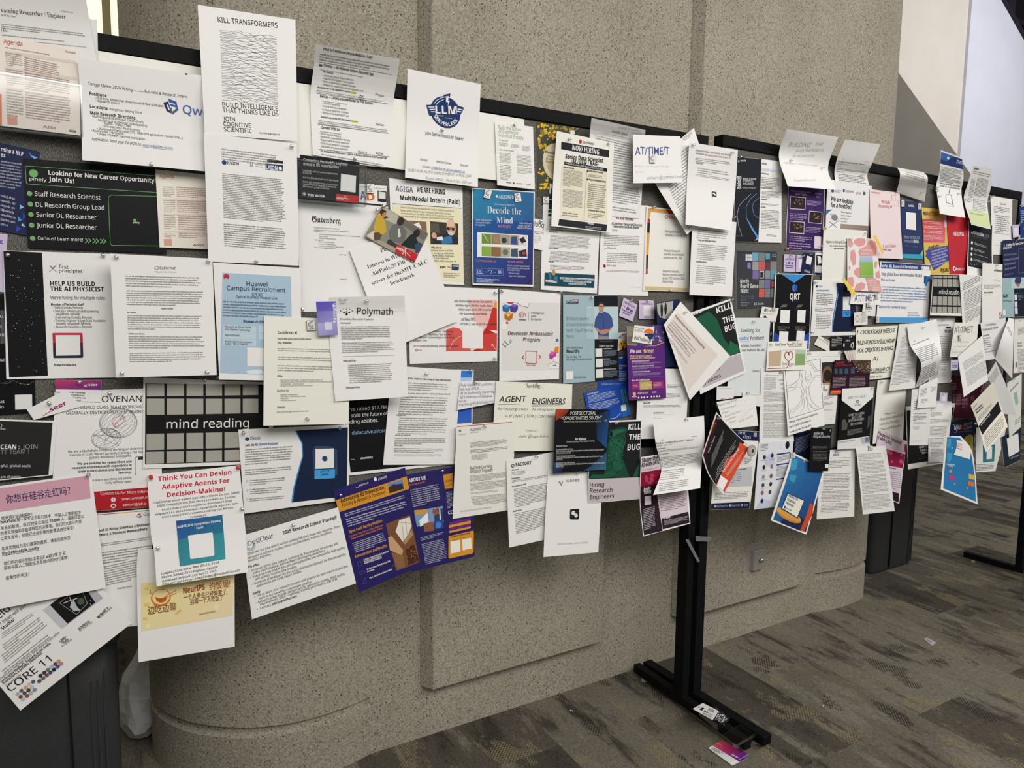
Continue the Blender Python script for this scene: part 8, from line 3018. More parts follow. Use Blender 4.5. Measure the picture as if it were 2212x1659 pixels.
# ------------------------------------------------------------------ print on the papers (R rows of corner points, T text, F shapes ...)
FONT = bpy.data.fonts.load('<builtin>')
_UP = {'r': (0x1D5A0, 0x1D5BA, 0x1D7E2), 'l': (0x1D5A0, 0x1D5BA, 0x1D7E2), 'b': (0x1D5D4, 0x1D5EE, 0x1D7EC), 's': (0x1D400, 0x1D41A, 0x1D7CE), 'f': (0x1D56C, 0x1D586, None), 'm': (0x1D670, 0x1D68A, 0x1D7F6)}
def restyle(t, st):
    if st not in _UP: return t
    U_, l_, d_ = _UP[st]; o = ''
    for ch in t:
        if 'A' <= ch <= 'Z': o += chr(U_ + ord(ch) - 65)
        elif 'a' <= ch <= 'z': o += chr(l_ + ord(ch) - 97)
        elif d_ and '0' <= ch <= '9': o += chr(d_ + ord(ch) - 48)
        else: o += ch
    return o
_OFF = {'b': 0.003, 's': -0.012, 'h': -0.012, 'k': 0.008, 'l': -0.012, 'm': 0.004, 'r': 0.002, 'f': 0.0}
TCACHE = {}
def text_mesh(t, st):
    k = (t, st)
    if k in TCACHE: return TCACHE[k]
    c = bpy.data.curves.new('t', 'FONT'); c.font = FONT; c.body = restyle(t, st); c.resolution_u = 2; c.offset = _OFF.get(st, 0)
    if st in 'hk': c.shear = 0.12
    o = bpy.data.objects.new('t', c); COL.objects.link(o); bpy.context.view_layer.update()
    me = o.to_mesh()
    v = np.array([(p.co.x, p.co.y) for p in me.vertices]) if len(me.vertices) else np.zeros((0, 2))
    f = [tuple(p.vertices) for p in me.polygons]
    o.to_mesh_clear(); bpy.data.objects.remove(o); bpy.data.curves.remove(c)
    if len(v):
        v[:, 0] -= v[:, 0].min(); v[:, 0] /= max(v[:, 0].max(), 1e-6); v[:, 1] /= 0.70
    TCACHE[k] = (v, f)
    return v, f


for ln_ in DATA.split('\n'):
    if ln_[:2] == 'T ' and '|' in ln_:
        a_, _, t_ = ln_.partition('|'); text_mesh(t_, a_.split()[7])

# ------------------------------------------------------------------ notice boards
class Board:
    def __init__(s, o, ang, length, top, bottom):
        s.O = np.array(o, float); s.U = np.array([math.cos(ang), math.sin(ang), 0.0]); s.V = np.array([0, 0, 1.0])
        s.Nn = np.array([math.sin(ang), -math.cos(ang), 0.0]); s.len, s.top, s.bot, s.ang = length, top, bottom, ang
        s.res = 0.006; s.a0, s.b0 = -0.5, bottom - 0.6
        s.hf = np.zeros((int((length + 1.0) / s.res), int((top - bottom + 1.0) / s.res)))
        s.raise_rect(-1, length + 1, top - 0.039, top + 1, 0.009); s.raise_rect(-1, length + 1, bottom - 1, bottom + 0.039, 0.009)
        s.raise_rect(-1, 0.03, bottom - 1, top + 1, 0.009); s.raise_rect(length - 0.03, length + 1, bottom - 1, top + 1, 0.009)
    def raise_rect(s, a0, a1, b0, b1, h):
        i0, i1 = (int(np.clip((v - s.a0) / s.res, 0, s.hf.shape[0])) for v in (a0, a1)); j0, j1 = (int(np.clip((v - s.b0) / s.res, 0, s.hf.shape[1])) for v in (b0, b1))
        s.hf[i0:i1, j0:j1] = np.maximum(s.hf[i0:i1, j0:j1], h)
    def hit(s, x, y, h):
        d = RM.T @ np.array([(x - CX) / FPX, (y - CY) / FPX, 1.0])
        o = s.O + s.Nn * h - EYE
        return EYE + d * (o @ s.Nn) / (d @ s.Nn)
    def ab(s, P):
        q = np.asarray(P) - s.O
        return q @ s.U, q @ s.V, q @ s.Nn
    def idx(s, a, b):
        return np.clip(((a - s.a0) / s.res).astype(int), 0, s.hf.shape[0] - 1), np.clip(((b - s.b0) / s.res).astype(int), 0, s.hf.shape[1] - 1)

TOP, BOT = 1.505 + 0.592, 1.505 - 0.636
B1 = Board((1.834 - 2.44, 1.899, 0), 0.0, 2.44, TOP, BOT)
a2 = math.atan2(0.089, 2.175)
B2 = Board((1.886, 1.884, 0), a2, 2.185, 1.505 + 0.602, 1.505 - 0.62)
BOARDS = [B1, B2]
B1.raise_rect(B1.len - 0.06, 9, 0, 9, 0.034)      # the far board and the posts stand a little proud there

def make_board(B, name, label):
    root = empty(name, tuple(B.O), B.ang)
    tag(root, label, 'notice board', 'free-standing notice boards')
    l, t, b_ = B.len, B.top, B.bot
    link('fabric_panel', BX(0.02, l - 0.02, 0.0, 0.022, b_ + 0.02, t - 0.02), M_FABRIC, root)
    for nm_, bx in (('top_rail', (0, l, -0.008, 0.034, t - 0.038, t)), ('bottom_rail', (0, l, -0.008, 0.034, b_, b_ + 0.038)),
                    ('side_rail', (0, 0.022, -0.008, 0.034, b_ + 0.0382, t - 0.0382)), ('side_rail', (l - 0.022, l, -0.008, 0.034, b_ + 0.0382, t - 0.0382))):
        link(nm_, BX(*bx), M_FRAME, root, bevel=0.002)
    return root
def make_leg(root, x0, x1, ypost0, ypost1, top, ybar0, ybar1, xb=None):
    xb0, xb1 = xb or (x0, x1)
    link('post', BX(x0, x1, ypost0, ypost1, 0.05, top), M_FRAME, root, bevel=0.002)
    f = link('foot_bar', BX(xb0, xb1, ybar0, ybar1, 0.018, 0.052), M_FRAME, root, bevel=0.003)
    for y in (ybar0 + 0.05, ybar1 - 0.05):
        bm = bmesh.new(); lathe(bm, [(0.012, 0.0), (0.012, 0.008), (0.006, 0.0185)], 12, 0, (xb0 + xb1) / 2, y)
        link('foot_glide', bm, mat('b8b4ac', 0.4), f)
r1 = make_board(B1, 'notice_board', 'grey fabric notice board in a black frame, the nearer of the two, densely covered')
r2 = make_board(B2, 'notice_board', 'farther grey fabric notice board standing beyond the black posts')
def px_x(x, y, yy): return at(x, y, yy=yy).x
# right leg of the near board and left leg of the far board, side by side
xa = px_x(1483, 1250, 1.88); xb_ = px_x(1497, 1250, 1.88); xc = px_x(1509, 1250, 1.88); xd = px_x(1527, 1250, 1.88)
la = B1.O
make_leg(r1, xa - la[0], xb_ - la[0], -0.02, 0.03, TOP - 0.002 - 0.04, 1.575 - la[1], 2.165 - la[1])
loc = lambda x, y: ((x - B2.O[0]) * math.cos(a2) + (y - B2.O[1]) * math.sin(a2), -(x - B2.O[0]) * math.sin(a2) + (y - B2.O[1]) * math.cos(a2))
ua, ub = loc(xc, 1.88)[0], loc(xd, 1.88)[0]
make_leg(r2, ua, ub, 0.0, 0.034, TOP - 0.06, 1.56 - B2.O[1], 2.165 - B2.O[1])
for z_ in (1.2, 1.9): link('post_bracket', BX(ub - 0.002, 0.004, 0.004, 0.028, z_, z_ + 0.04), M_FRAME, r2)
make_leg(r1, 0.0, 0.035, -0.02, 0.03, BOT - 0.002, -0.31, 0.3)
rx = at(2206, 1278, yy=1.98).x
uR = loc(rx, 1.98)[0]
make_leg(r2, uR, uR + 0.035, -0.002, 0.034, TOP - 0.06, -0.28, 0.31, (uR - 0.005, uR + 0.03))
if uR > B2.len:
    for z_ in (1.2, 1.9): link('post_bracket', BX(B2.len - 0.002, uR + 0.002, 0.004, 0.028, z_, z_ + 0.04), M_FRAME, r2)

class Sheet:
    """One sheet on a board: rows of (left, right) photo points with a lift off the board, laid at its own depth."""
    def __init__(s, B, rows, seed):
        s.B = B; s.rng = random.Random(seed)
        s.px = np.array([[r[0], r[1], r[2], r[3]] for r in rows], float); s.lift = np.array([r[4] for r in rows], float)
        d = [0.0]
        for i in range(1, len(rows)):
            d.append(d[-1] + np.hypot(*(s.px[i, :2] - s.px[i - 1, :2])) + np.hypot(*(s.px[i, 2:] - s.px[i - 1, 2:])))
        s.vv = np.array(d) / d[-1]
        s.ph = [s.rng.uniform(0, 6.28) for _ in range(4)]
        size = d[-1] * 0.5
        s.amp = 0.0007 if size > 90 else 0.0001
        s.off = 0.0
        for _ in range(3):
            s.solve(); s.settle()
        s.solve(); s.commit()
    def solve(s):
        s.P = np.array([[*s.B.hit(r[0], r[1], s.off + h), *s.B.hit(r[2], r[3], s.off + h)] for r, h in zip(s.px, s.lift)])
    def rowat(s, A, v):
        v = np.clip(np.asarray(v, float), -0.2, 1.2); n = len(s.vv)
        i = np.clip(np.searchsorted(s.vv, v, side='right') - 1, 0, n - 2)
        t = ((v - s.vv[i]) / (s.vv[i + 1] - s.vv[i]))[:, None]
        p1, p2 = A[i], A[i + 1]
        if n == 2: return p1 + (p2 - p1) * t
        h = (s.vv[i + 1] - s.vv[i])[:, None]
        im, ip = np.maximum(i - 1, 0), np.minimum(i + 2, n - 1)
        m1 = (p2 - A[im]) / np.maximum(s.vv[i + 1] - s.vv[im], 1e-6)[:, None] * h
        m2 = (A[ip] - p1) / np.maximum(s.vv[ip] - s.vv[i], 1e-6)[:, None] * h
        t2, t3 = t * t, t ** 3
        c = (2 * t3 - 3 * t2 + 1) * p1 + (t3 - 2 * t2 + t) * m1 + (-2 * t3 + 3 * t2) * p2 + (t3 - t2) * m2
        lin = p1 + (p2 - p1) * t
        return np.where((t < 0) | (t > 1), lin, c)
    def pos(s, u, v, h=0.0):
        u = np.asarray(u, float); v = np.asarray(v, float)
        R = s.rowat(s.P, v)
        q = R[:, :3] + (R[:, 3:] - R[:, :3]) * u[:, None]
        w = s.amp * (np.sin(3.1 * u + 1.3 * v + s.ph[0]) + np.sin(4.2 * v - 1.1 * u + s.ph[1]) + 1.2) + 3 * s.amp * v * v * abs(math.sin(s.ph[2]))
        return q + np.outer(w + h, s.B.Nn)
    def settle(s):
        g = np.linspace(0.01, 0.99, 28); uu, vv = np.meshgrid(g, g); uu, vv = uu.ravel(), vv.ravel()
        q = s.pos(uu, vv); a, b, n = s.B.ab(q); i, j = s.B.idx(a, b)
        s.off = max(0.0012, s.off + float(np.max(s.B.hf[i, j] - n)) + 0.0016)
    def commit(s):
        k = 60 if s.amp > 0.0005 else 24
        g = np.linspace(0, 1, k); uu, vv = np.meshgrid(g, g)
        q = s.pos(uu.ravel(), vv.ravel()); a, b, n = s.B.ab(q); i, j = s.B.idx(a, b)
        np.maximum.at(s.B.hf, (i, j), n + 0.0006)
    def uv(s, x, y):
        x = np.asarray(x, float); y = np.asarray(y, float)
        u = np.full(x.shape, 0.5); v = np.full(x.shape, 0.5)
        def f(u, v):
            R = s.rowat(s.px, v); q = R[:, :2] + (R[:, 2:] - R[:, :2]) * u[:, None]; return q[:, 0] - x, q[:, 1] - y
        for _ in range(14):
            fx, fy = f(u, v); e = 1e-4
            ax, ay = f(u + e, v); bx, by = f(u, v + e)
            a, b, c, d = (ax - fx) / e, (bx - fx) / e, (ay - fy) / e, (by - fy) / e
            det = a * d - b * c; det = np.where(np.abs(det) < 1e-9, 1e-9, det)
            du, dv = (d * fx - b * fy) / det, (a * fy - c * fx) / det
            u = np.clip(u - np.clip(du, -0.4, 0.4), -0.6, 1.6); v = np.clip(v - np.clip(dv, -0.4, 0.4), -0.6, 1.6)
        return u, v
    def updir(s, x, y, dx, dy):
        """photo direction that is square to (dx, dy) on the real sheet"""
        L_ = math.hypot(dx, dy) or 1.0
        u, v = s.uv([x], [y]); e = 0.02
        P = s.rowat(s.px, np.array([v[0], v[0] + e]))
        q = lambda r, u_: r[:2] + (r[2:] - r[:2]) * u_
        p0 = q(P[0], u[0]); ju = (q(P[0], u[0] + e) - p0) / e; jv = (q(P[1], u[0]) - p0) / e
        X = s.pos(np.array([u[0], u[0] + e, u[0]]), np.array([v[0], v[0], v[0] + e]))
        gu, gv = (X[1] - X[0]) / e, (X[2] - X[0]) / e
        J = np.array([[ju[0], jv[0]], [ju[1], jv[1]]])
        a, b = np.linalg.lstsq(J, np.array([dx, dy]), rcond=None)[0]
        d3 = gu * a + gv * b; nrm = np.cross(gu, gv); up3 = np.cross(nrm, d3)
        G = np.stack([gu, gv], 1); ca = np.linalg.lstsq(G, up3, rcond=None)[0]
        up = J @ ca; up /= (np.hypot(*up) or 1.0)
        if up[0] * dy - up[1] * dx < 0: up = -up
        return up

class Ink:
    """collects printed shapes for one mesh"""
    def __init__(s): s.v = []; s.f = []; s.m = []; s.mats = []; s.n = 0
    def mi(s, m):
        if m not in s.mats: s.mats.append(m)
        return s.mats.index(m)
    def add(s, P, F, m):
        if not len(P): return
        k = s.mi(m); s.v.append(np.asarray(P)); s.f += [tuple(i + s.n for i in f) for f in F]; s.m += [k] * len(F); s.n += len(P)
    def build(s, name, parent=None):
        me = bpy.data.meshes.new(name); v = np.concatenate(s.v)
        me.from_pydata(v.tolist(), [], s.f); me.materials.clear()
        for m in s.mats: me.materials.append(m)
        me.polygons.foreach_set('material_index', s.m); me.update()
        o = bpy.data.objects.new(name, me); COL.objects.link(o)
        if parent:
            o.parent = parent; o.matrix_parent_inverse = parent.matrix_world.inverted()
        return o

def refine(P, T, lim):
    P = [tuple(p) for p in P]; T = list(T); out = []; mid = {}
    def m(a, b):
        k = (min(a, b), max(a, b))
        if k not in mid: mid[k] = len(P); P.append(((P[a][0] + P[b][0]) / 2, (P[a][1] + P[b][1]) / 2))
        return mid[k]
    guard = 0
    while T and guard < 6000:
        guard += 1
        a, b, c = T.pop()
        es = [(math.dist(P[a], P[b]), a, b, c), (math.dist(P[b], P[c]), b, c, a), (math.dist(P[c], P[a]), c, a, b)]
        l, p, q, r = max(es)
        if l <= lim: out.append((a, b, c)); continue
        k = m(p, q); T += [(p, k, r), (k, q, r)]
    return P, out + T

PIN_SPOTS = []; BADGES = []; USED = {}
def place_word(u, v):
    ver = 'top' if v < 0.2 else 'bottom' if v > 0.8 else 'middle'
    hor = 'left' if u < 0.22 else 'right' if u > 0.78 else 'centre'
    if ver == 'middle': return {'left': 'left edge', 'right': 'right edge', 'centre': 'middle'}[hor]
    return ver + (' edge' if hor == 'centre' else ' %s corner' % hor)

NAMES = {'flyer': 'flyer', 'poster': 'poster', 'banner': 'paper_banner', 'card': 'card', 'business card': 'business_card', 'agenda': 'agenda_sheet', 'brochure': 'brochure',
         'resume': 'resume', 'handwritten note': 'handwritten_note', 'tag': 'paper_tag', 'note': 'note_sheet', 'drawing': 'drawing_sheet'}
PARTS_OK = True
SHEETS = {}
def build_paper(bi, head, rows, elems, seed):
    B = BOARDS[bi]; _, short, label, colh, cat = head
    S = Sheet(B, rows, seed); SHEETS[short] = S; rng = random.Random(seed + 99)
    multi = len(rows) > 2; step = 0.00016 if multi else 0.00007; base = 0.00035; lim = 0.07 if multi else 0.14
    gloss = srgb(colh)[0] < 0.4
    white = mat(colh, 0.5 if gloss else 0.62, 0.12 if gloss else 0.2)
    main = Ink(); parts = []; cur = main
    # sheet body (a closed thin slab)
    nu, nv = 14, 26 if multi else 18
    uu, vv = np.meshgrid(np.linspace(0, 1, nu), np.linspace(0, 1, nv)); fr = S.pos(uu.ravel(), vv.ravel()); bk = S.pos(uu.ravel(), vv.ravel(), -0.00035)
    F = []; n = nu * nv; ix = lambda i, j, k=0: j * nu + i + k * n
    for j in range(nv - 1):
        for i in range(nu - 1):
            F.append((ix(i, j), ix(i, j + 1), ix(i + 1, j + 1), ix(i + 1, j))); F.append((ix(i, j, 1), ix(i + 1, j, 1), ix(i + 1, j + 1, 1), ix(i, j + 1, 1)))
    for i in range(nu - 1):
        F.append((ix(i, 0), ix(i + 1, 0), ix(i + 1, 0, 1), ix(i, 0, 1))); F.append((ix(i + 1, nv - 1), ix(i, nv - 1), ix(i, nv - 1, 1), ix(i + 1, nv - 1, 1)))
    for j in range(nv - 1):
        F.append((ix(0, j + 1), ix(0, j), ix(0, j, 1), ix(0, j + 1, 1))); F.append((ix(nu - 1, j), ix(nu - 1, j + 1), ix(nu - 1, j + 1, 1), ix(nu - 1, j, 1)))
    main.add(np.concatenate([fr, bk]), F, white)
    z = [base]
    ink = lambda h: mat(h, 0.6, 0.15)
    def inside(u, v): return (u > -0.004) & (u < 1.004) & (v > -0.004) & (v < 1.004)
    def clampuv(u, v): return np.clip(u, 0.002, 0.998), np.clip(v, 0.002, 0.998)
    def poly(pts, m, h):
        pts = np.asarray(pts, float).reshape(-1, 2)
        u, v = clampuv(*S.uv(pts[:, 0], pts[:, 1]))
        tri = tessellate_polygon([[Vector((a, b, 0)) for a, b in zip(u, v)]])
        P, T = refine(list(zip(u, v)), tri, lim)
        P = np.array(P)
        cur.add(S.pos(P[:, 0], P[:, 1], h), T, m)
    def quads(Q, m, h):                      # many small quads in photo points, each kept only if it lies on the sheet
        if not len(Q): return
        Q = np.asarray(Q, float).reshape(-1, 2); u, v = S.uv(Q[:, 0], Q[:, 1]); ok = inside(u, v).reshape(-1, 4).all(1)
        u, v = u.reshape(-1, 4)[ok].ravel(), v.reshape(-1, 4)[ok].ravel()
        if len(u): cur.add(S.pos(u, v, h), [(4 * i, 4 * i + 1, 4 * i + 2, 4 * i + 3) for i in range(len(u) // 4)], m)
    def stroke(pts, w, m, h):
        pts = [np.array(p, float) for p in np.asarray(pts, float).reshape(-1, 2)]
        Q = []
        for a, b in zip(pts, pts[1:]):
            d = b - a; L_ = np.hypot(*d)
            if L_ < 1e-6: continue
            nn = np.array([-d[1], d[0]]) / L_ * w / 2; k = max(1, int(L_ / 12)); e = d / L_ * w * 0.25
            a, b = a - e, b + e; d = b - a
            for i in range(k):
                p, q = a + d * i / k, a + d * (i + 1) / k
                Q += [p - nn, q - nn, q + nn, p + nn]
        quads(Q, m, h)
    up0 = s_up = None
    pr, pl = S.px[:, 2:], S.px[:, :2]
    ax_r = (pr[0] - pl[0]); ax_r = ax_r / np.hypot(*ax_r); ax_u = (pl[0] - pl[-1]); ax_u = ax_u / np.hypot(*ax_u)
    def ell(cx, cy, rx, ry, n=20):
        return [np.array([cx, cy]) + ax_r * rx * math.cos(6.2832 * i / n) + ax_u * ry * math.sin(6.2832 * i / n) for i in range(n)]
    def text(x0, y0, x1, y1, hh, colr, st, t, arc=None):
        tv, tf = text_mesh(t, st)
        if not len(tv): return
        d = np.array([x1 - x0, y1 - y0]); up = S.updir((x0 + x1) / 2, (y0 + y1) / 2, *d)
        P = np.array([x0, y0]) + np.outer(tv[:, 0], d) + np.outer(tv[:, 1] * hh, up)
        if st in 'hk': P[:, 1] += hh * 0.05 * np.sin(tv[:, 0] * (9 + len(t)) + seed)
        u, v = S.uv(P[:, 0], P[:, 1]); ok = inside(u, v)
        keep = [f for f in tf if all(ok[i] for i in f)]
        if not keep: return
        ids = sorted({i for f in keep for i in f}); re = {a: i for i, a in enumerate(ids)}
        cur.add(S.pos(u[ids], v[ids], z[0] + 0.0003), [tuple(re[i] for i in f) for f in keep], ink(colr))
    NORMAL = []
    for e in elems:
        k = e[0]
        if k == '+':
            nm_ = e[1:]
            if nm_ and PARTS_OK: cur = Ink(); parts.append((nm_, cur))
            else: cur = main
            continue
        body, _, t = e.partition('|'); a = body.split()
        if k in 'NK': NORMAL.append(a); continue
        z[0] += step if k in 'FDEBWMS' else 0.0
        h = z[0]
        if k == 'F': poly([float(q) for q in a[2:]], ink(a[1]), h)
        elif k == 'T': text(*[float(q) for q in a[1:6]], a[6], a[7], t)
        elif k == 'C':
            cx, cy, r, a0, a1, hh = (float(q) for q in a[1:7]); n_ = len(t)
            for i, ch in enumerate(t):
                an = math.radians(a0 + (a1 - a0) * (i + 0.5) / n_)
                c_ = np.array([cx, cy]) + ax_r * r * math.cos(an) + ax_u * r * math.sin(an)
                tg = (-ax_r * math.sin(an) + ax_u * math.cos(an)) * hh * 0.36
                text(*(c_ - tg), *(c_ + tg), hh, a[7], a[8], ch)
        elif k == 'E': poly(ell(*[float(q) for q in a[2:6]]), ink(a[1]), h)
        elif k == 'D':
            c0, c1 = np.array(srgb(a[1])), np.array(srgb(a[2])); q = np.array([float(x) for x in a[3:]]).reshape(4, 2); n_ = 12
            for i in range(n_):
                for j in range(n_):
                    lo = lambda s_, t_: (q[0] * (1 - s_) + q[1] * s_) * (1 - t_) + (q[3] * (1 - s_) + q[2] * s_) * t_
                    f_ = (i + j + 1) / (2 * n_); lev = round(f_ * 10) / 10
                    c_ = c0 * (1 - lev) + c1 * lev; hx = ''.join('%02x' % int(round(255 * (12.92 * x if x <= 0.0031308 else 1.055 * x ** (1 / 2.4) - 0.055))) for x in c_)
                    pts = np.array([lo(i / n_, j / n_), lo((i + 1) / n_, j / n_), lo((i + 1) / n_, (j + 1) / n_), lo(i / n_, (j + 1) / n_)])
                    u, v = clampuv(*S.uv(pts[:, 0], pts[:, 1])); cur.add(S.pos(u, v, h), [(0, 1, 2, 3)], ink(hx))
        elif k == 'L': stroke([float(q) for q in a[3:]], float(a[2]), ink(a[1]), z[0] + 0.0002)
        elif k == 'B':
            x0, y0, x1, y1 = (float(q) for q in a[2:6]); r = float(a[7])
            for _ in range(int(a[6])):
                x, y = rng.uniform(x0, x1), rng.uniform(y0, y1); rr = r * rng.uniform(0.5, 1.1)
                poly([(x + rr * rng.uniform(0.6, 1.2) * math.cos(i * 0.9), y + rr * rng.uniform(0.6, 1.2) * math.sin(i * 0.9)) for i in range(7)], ink(a[1]), h)
        elif k == 'S':
            x0, y0, x1, y1 = (float(q) for q in a[3:7])
            quads([c_ for _ in range(int(a[2])) for c_ in (lambda x, y: ((x - .5, y - .5), (x + .5, y - .5), (x + .5, y + .5), (x - .5, y + .5)))(rng.uniform(x0, x1), rng.uniform(y0, y1))], ink(a[1]), h)
        elif k == 'W':
            q = np.array([float(x) for x in a[1:9]]).reshape(4, 2); n_ = int(a[9])
            for i in range(n_):
                t_ = (i + 0.5) / n_; A_, Bq = q[0] + (q[2] - q[0]) * t_, q[1] + (q[3] - q[1]) * t_
                m_ = 26; f1, f2, p1, p2 = rng.uniform(9, 16), rng.uniform(20, 34), rng.uniform(0, 6), rng.uniform(0, 6)
                amp = lambda s_: 0.9 + 1.6 * (0.2 < s_ < 0.85)
                stroke([A_ + (Bq - A_) * s_ + np.array([0, -amp(s_) * (math.sin(f1 * s_ + p1) * 0.8 + math.sin(f2 * s_ + p2) * 0.6)]) for s_ in (j / m_ for j in range(m_ + 1))], 0.5, ink(a[10]), z[0])
        elif k == 'M':
            q = np.array([float(x) for x in a[1:9]]).reshape(4, 2); n_ = int(a[9])
            lo = lambda s_, t_: (q[0] * (1 - s_) + q[1] * s_) * (1 - t_) + (q[3] * (1 - s_) + q[2] * s_) * t_
            w0 = 0.10 / (n_ - 1)
            xs = [i / n_ for i in range(n_)]
            for i in range(n_):
                s0, s1 = (i + 0.06) / n_, (i + 0.93) / n_
                poly([lo(s0, 0), lo(s1, 0), lo(s1, 1), lo(s0, 1)], ink('a8a69f'), h)
        elif k == 'O':
            cx, cy, rx, ry = (float(x) for x in a[3:7]); n_ = int(a[7])
            for i in range(n_):
                c_ = math.cos(math.pi * (i + 0.5) / n_)
                th = 0.6; el = [(cx + rx * (c_ * math.cos(q_) * math.cos(th) - math.sin(q_) * math.sin(th)), cy + ry * (c_ * math.cos(q_) * math.sin(th) + math.sin(q_) * math.cos(th))) for q_ in np.linspace(0, 6.2832, 26)]
                stroke(el, float(a[2]), ink(a[1]), z[0])
                el = [(cx + rx * (math.cos(q_) * math.cos(-th) - c_ * math.sin(q_) * math.sin(-th)), cy + ry * (math.cos(q_) * math.sin(-th) + c_ * math.sin(q_) * math.cos(-th))) for q_ in np.linspace(0, 6.2832, 26)]
                stroke(el, float(a[2]), ink(a[1]), z[0])
        elif k == 'G':
            q = np.array([float(x) for x in a[1:7]]).reshape(3, 2); n_ = int(a[7]); Q = []
            for i in range(n_):
                A_ = q[0] + (q[2] - q[0]) * ((i + 0.32) / n_); C_ = q[0] + (q[2] - q[0]) * ((i + 0.69) / n_); d = q[1] - q[0]
                end = rng.uniform(0.35, 0.8) if i == n_ - 1 and n_ > 2 else rng.uniform(0.92, 1.0); wpx = np.hypot(*d); hpx = np.hypot(*(C_ - A_))
                s_ = 0.0
                while s_ < end - 0.01:
                    w_ = rng.uniform(1.6, 6.5) * max(hpx, 1.3) / wpx * 1.15; e_ = min(end, s_ + w_)
                    lw = max(hpx, 1.3) / wpx; c_ = s_
                    while c_ < e_ - 0.2 * lw:
                        w1 = rng.uniform(0.36, 0.62) * lw; k0 = rng.choice((0, 0, 0, -0.4, 0.06)); k1 = rng.choice((0, 0, 0, 0, 0.35))
                        Q += [A_ + d * c_ + (C_ - A_) * k0, C_ + d * c_ + (C_ - A_) * k1, C_ + d * (c_ + w1) + (C_ - A_) * k1, A_ + d * (c_ + w1) + (C_ - A_) * k0]
                        c_ += w1 + 0.24 * lw
                    s_ = e_ + 0.55 * max(hpx, 1.1) / wpx
            g_ = a[8] if len(a[8]) == 6 else ''.join(c_ * 2 for c_ in a[8]); w6 = colh if len(colh) == 6 else ''.join(c_ * 2 for c_ in colh); fade = 0.2
            quads(Q, ink(''.join('%02x' % int(int(g_[i:i + 2], 16) * (1 - fade) + (int(w6[i:i + 2], 16) if int(w6[:2], 16) > 170 else 40 if False else int(g_[i:i + 2], 16)) * fade) for i in (0, 2, 4))), z[0] + 0.0003)
    for nm_, p in parts:
        if not p.v: continue
    root = main.build(NAMES[cat])
    tag(root, label, cat, 'papers pinned on the %s board' % ('near' if bi == 0 else 'far'))
    for nm_, p in parts:
        if p.v: p.build(nm_, root)
    for a in NORMAL:
        x, y = float(a[1]), float(a[2]); u, v = S.uv([x], [y]); uc, vc = float(np.clip(u[0], 0, 1)), float(np.clip(v[0], 0, 1))
        if a[0] == 'N': PIN_SPOTS.append((S, x, y, u[0], v[0], a[3] if len(a) > 3 else None, short, place_word(uc, vc)))
        else: BADGES.append((S, x, y, float(a[3]), float(a[4]), float(a[5]) if len(a) > 5 else 0.0, u[0], v[0], short, place_word(uc, vc)))

bi = 0; pend = []
for line in DATA.strip().split('\n'):
    if line[:1] == '#': bi = int(line[1:]); continue
    if line[:2] == 'P|':
        p = line.split('|'); pend.append([bi, (p[0], p[1], p[2], p[3], p[4]), [], []])
    elif line[:2] == 'R ':
        q = [float(x) for x in line.split()[1:]]; pend[-1][2].append(q if len(q) == 5 else q + [0.0])
    elif line: pend[-1][3].append(line)
for i, (b_, head, rows, el) in enumerate(pend):
    build_paper(b_, head, rows, el, 1000 + i)

# ------------------------------------------------------------------ push pins
def pin_mesh(name, m, m2):
    bm = bmesh.new()
    lathe(bm, [(0.0005, -0.009), (0.0006, 0.0)], 6, 1)
    lathe(bm, [(0.0044, 0.0), (0.0047, 0.0012), (0.0026, 0.0022), (0.0022, 0.0062), (0.0034, 0.0076), (0.0042, 0.0086), (0.0042, 0.0102), (0.0036, 0.0108)], 14, 0)
    bmesh.ops.recalc_face_normals(bm, faces=bm.faces)
    me = bpy.data.meshes.new(name); bm.to_mesh(me); bm.free(); me.materials.append(m); me.materials.append(m2)
    for p in me.polygons: p.use_smooth = True
    return me
M_NEEDLE = mat('b0b0b0', 0.3, 0.5, 0.9)
PIN = {None: pin_mesh('push_pin', M_PINPL, M_NEEDLE)}
COLN = {'d83038': 'red', 'e8b840': 'yellow'}
first = {}
for S, x, y, u, v, colr, short, where in PIN_SPOTS:
    if colr not in PIN: PIN[colr] = pin_mesh('push_pin', mat(colr, 0.3, 0.5), M_NEEDLE)
    P = S.pos(np.array([u]), np.array([v]))[0]
    a, b, n = S.B.ab(P); i, j = S.B.idx(np.array([a]), np.array([b]))
    hh = max(n, float(S.B.hf[i[0], j[0]]))
    P = S.B.hit(x, y, hh + 0.001)
    if colr not in first:
        o = bpy.data.objects.new('push_pin', PIN[colr]); first[colr] = o
    else:
        o = first[colr].copy()
    COL.objects.link(o)
    o.location = P
    q = Vector(S.B.Nn).to_track_quat('Z', 'Y'); o.rotation_euler = (q.to_matrix().to_4x4() @ Matrix.Rotation(random.uniform(-0.2, 0.2), 4, 'X') @ Matrix.Rotation(random.uniform(-0.2, 0.2), 4, 'Y')).to_euler()
    lab = '%s push pin at the %s of the %s' % (COLN.get(colr, 'clear'), where, short)
    if lab in USED: lab = '%s push pin at the %s of the %s, lower of two' % (COLN.get(colr, 'clear'), where, short)
    USED[lab] = 1
    tag(o, lab, 'push pin', '%s push pins' % COLN.get(colr, 'clear'))

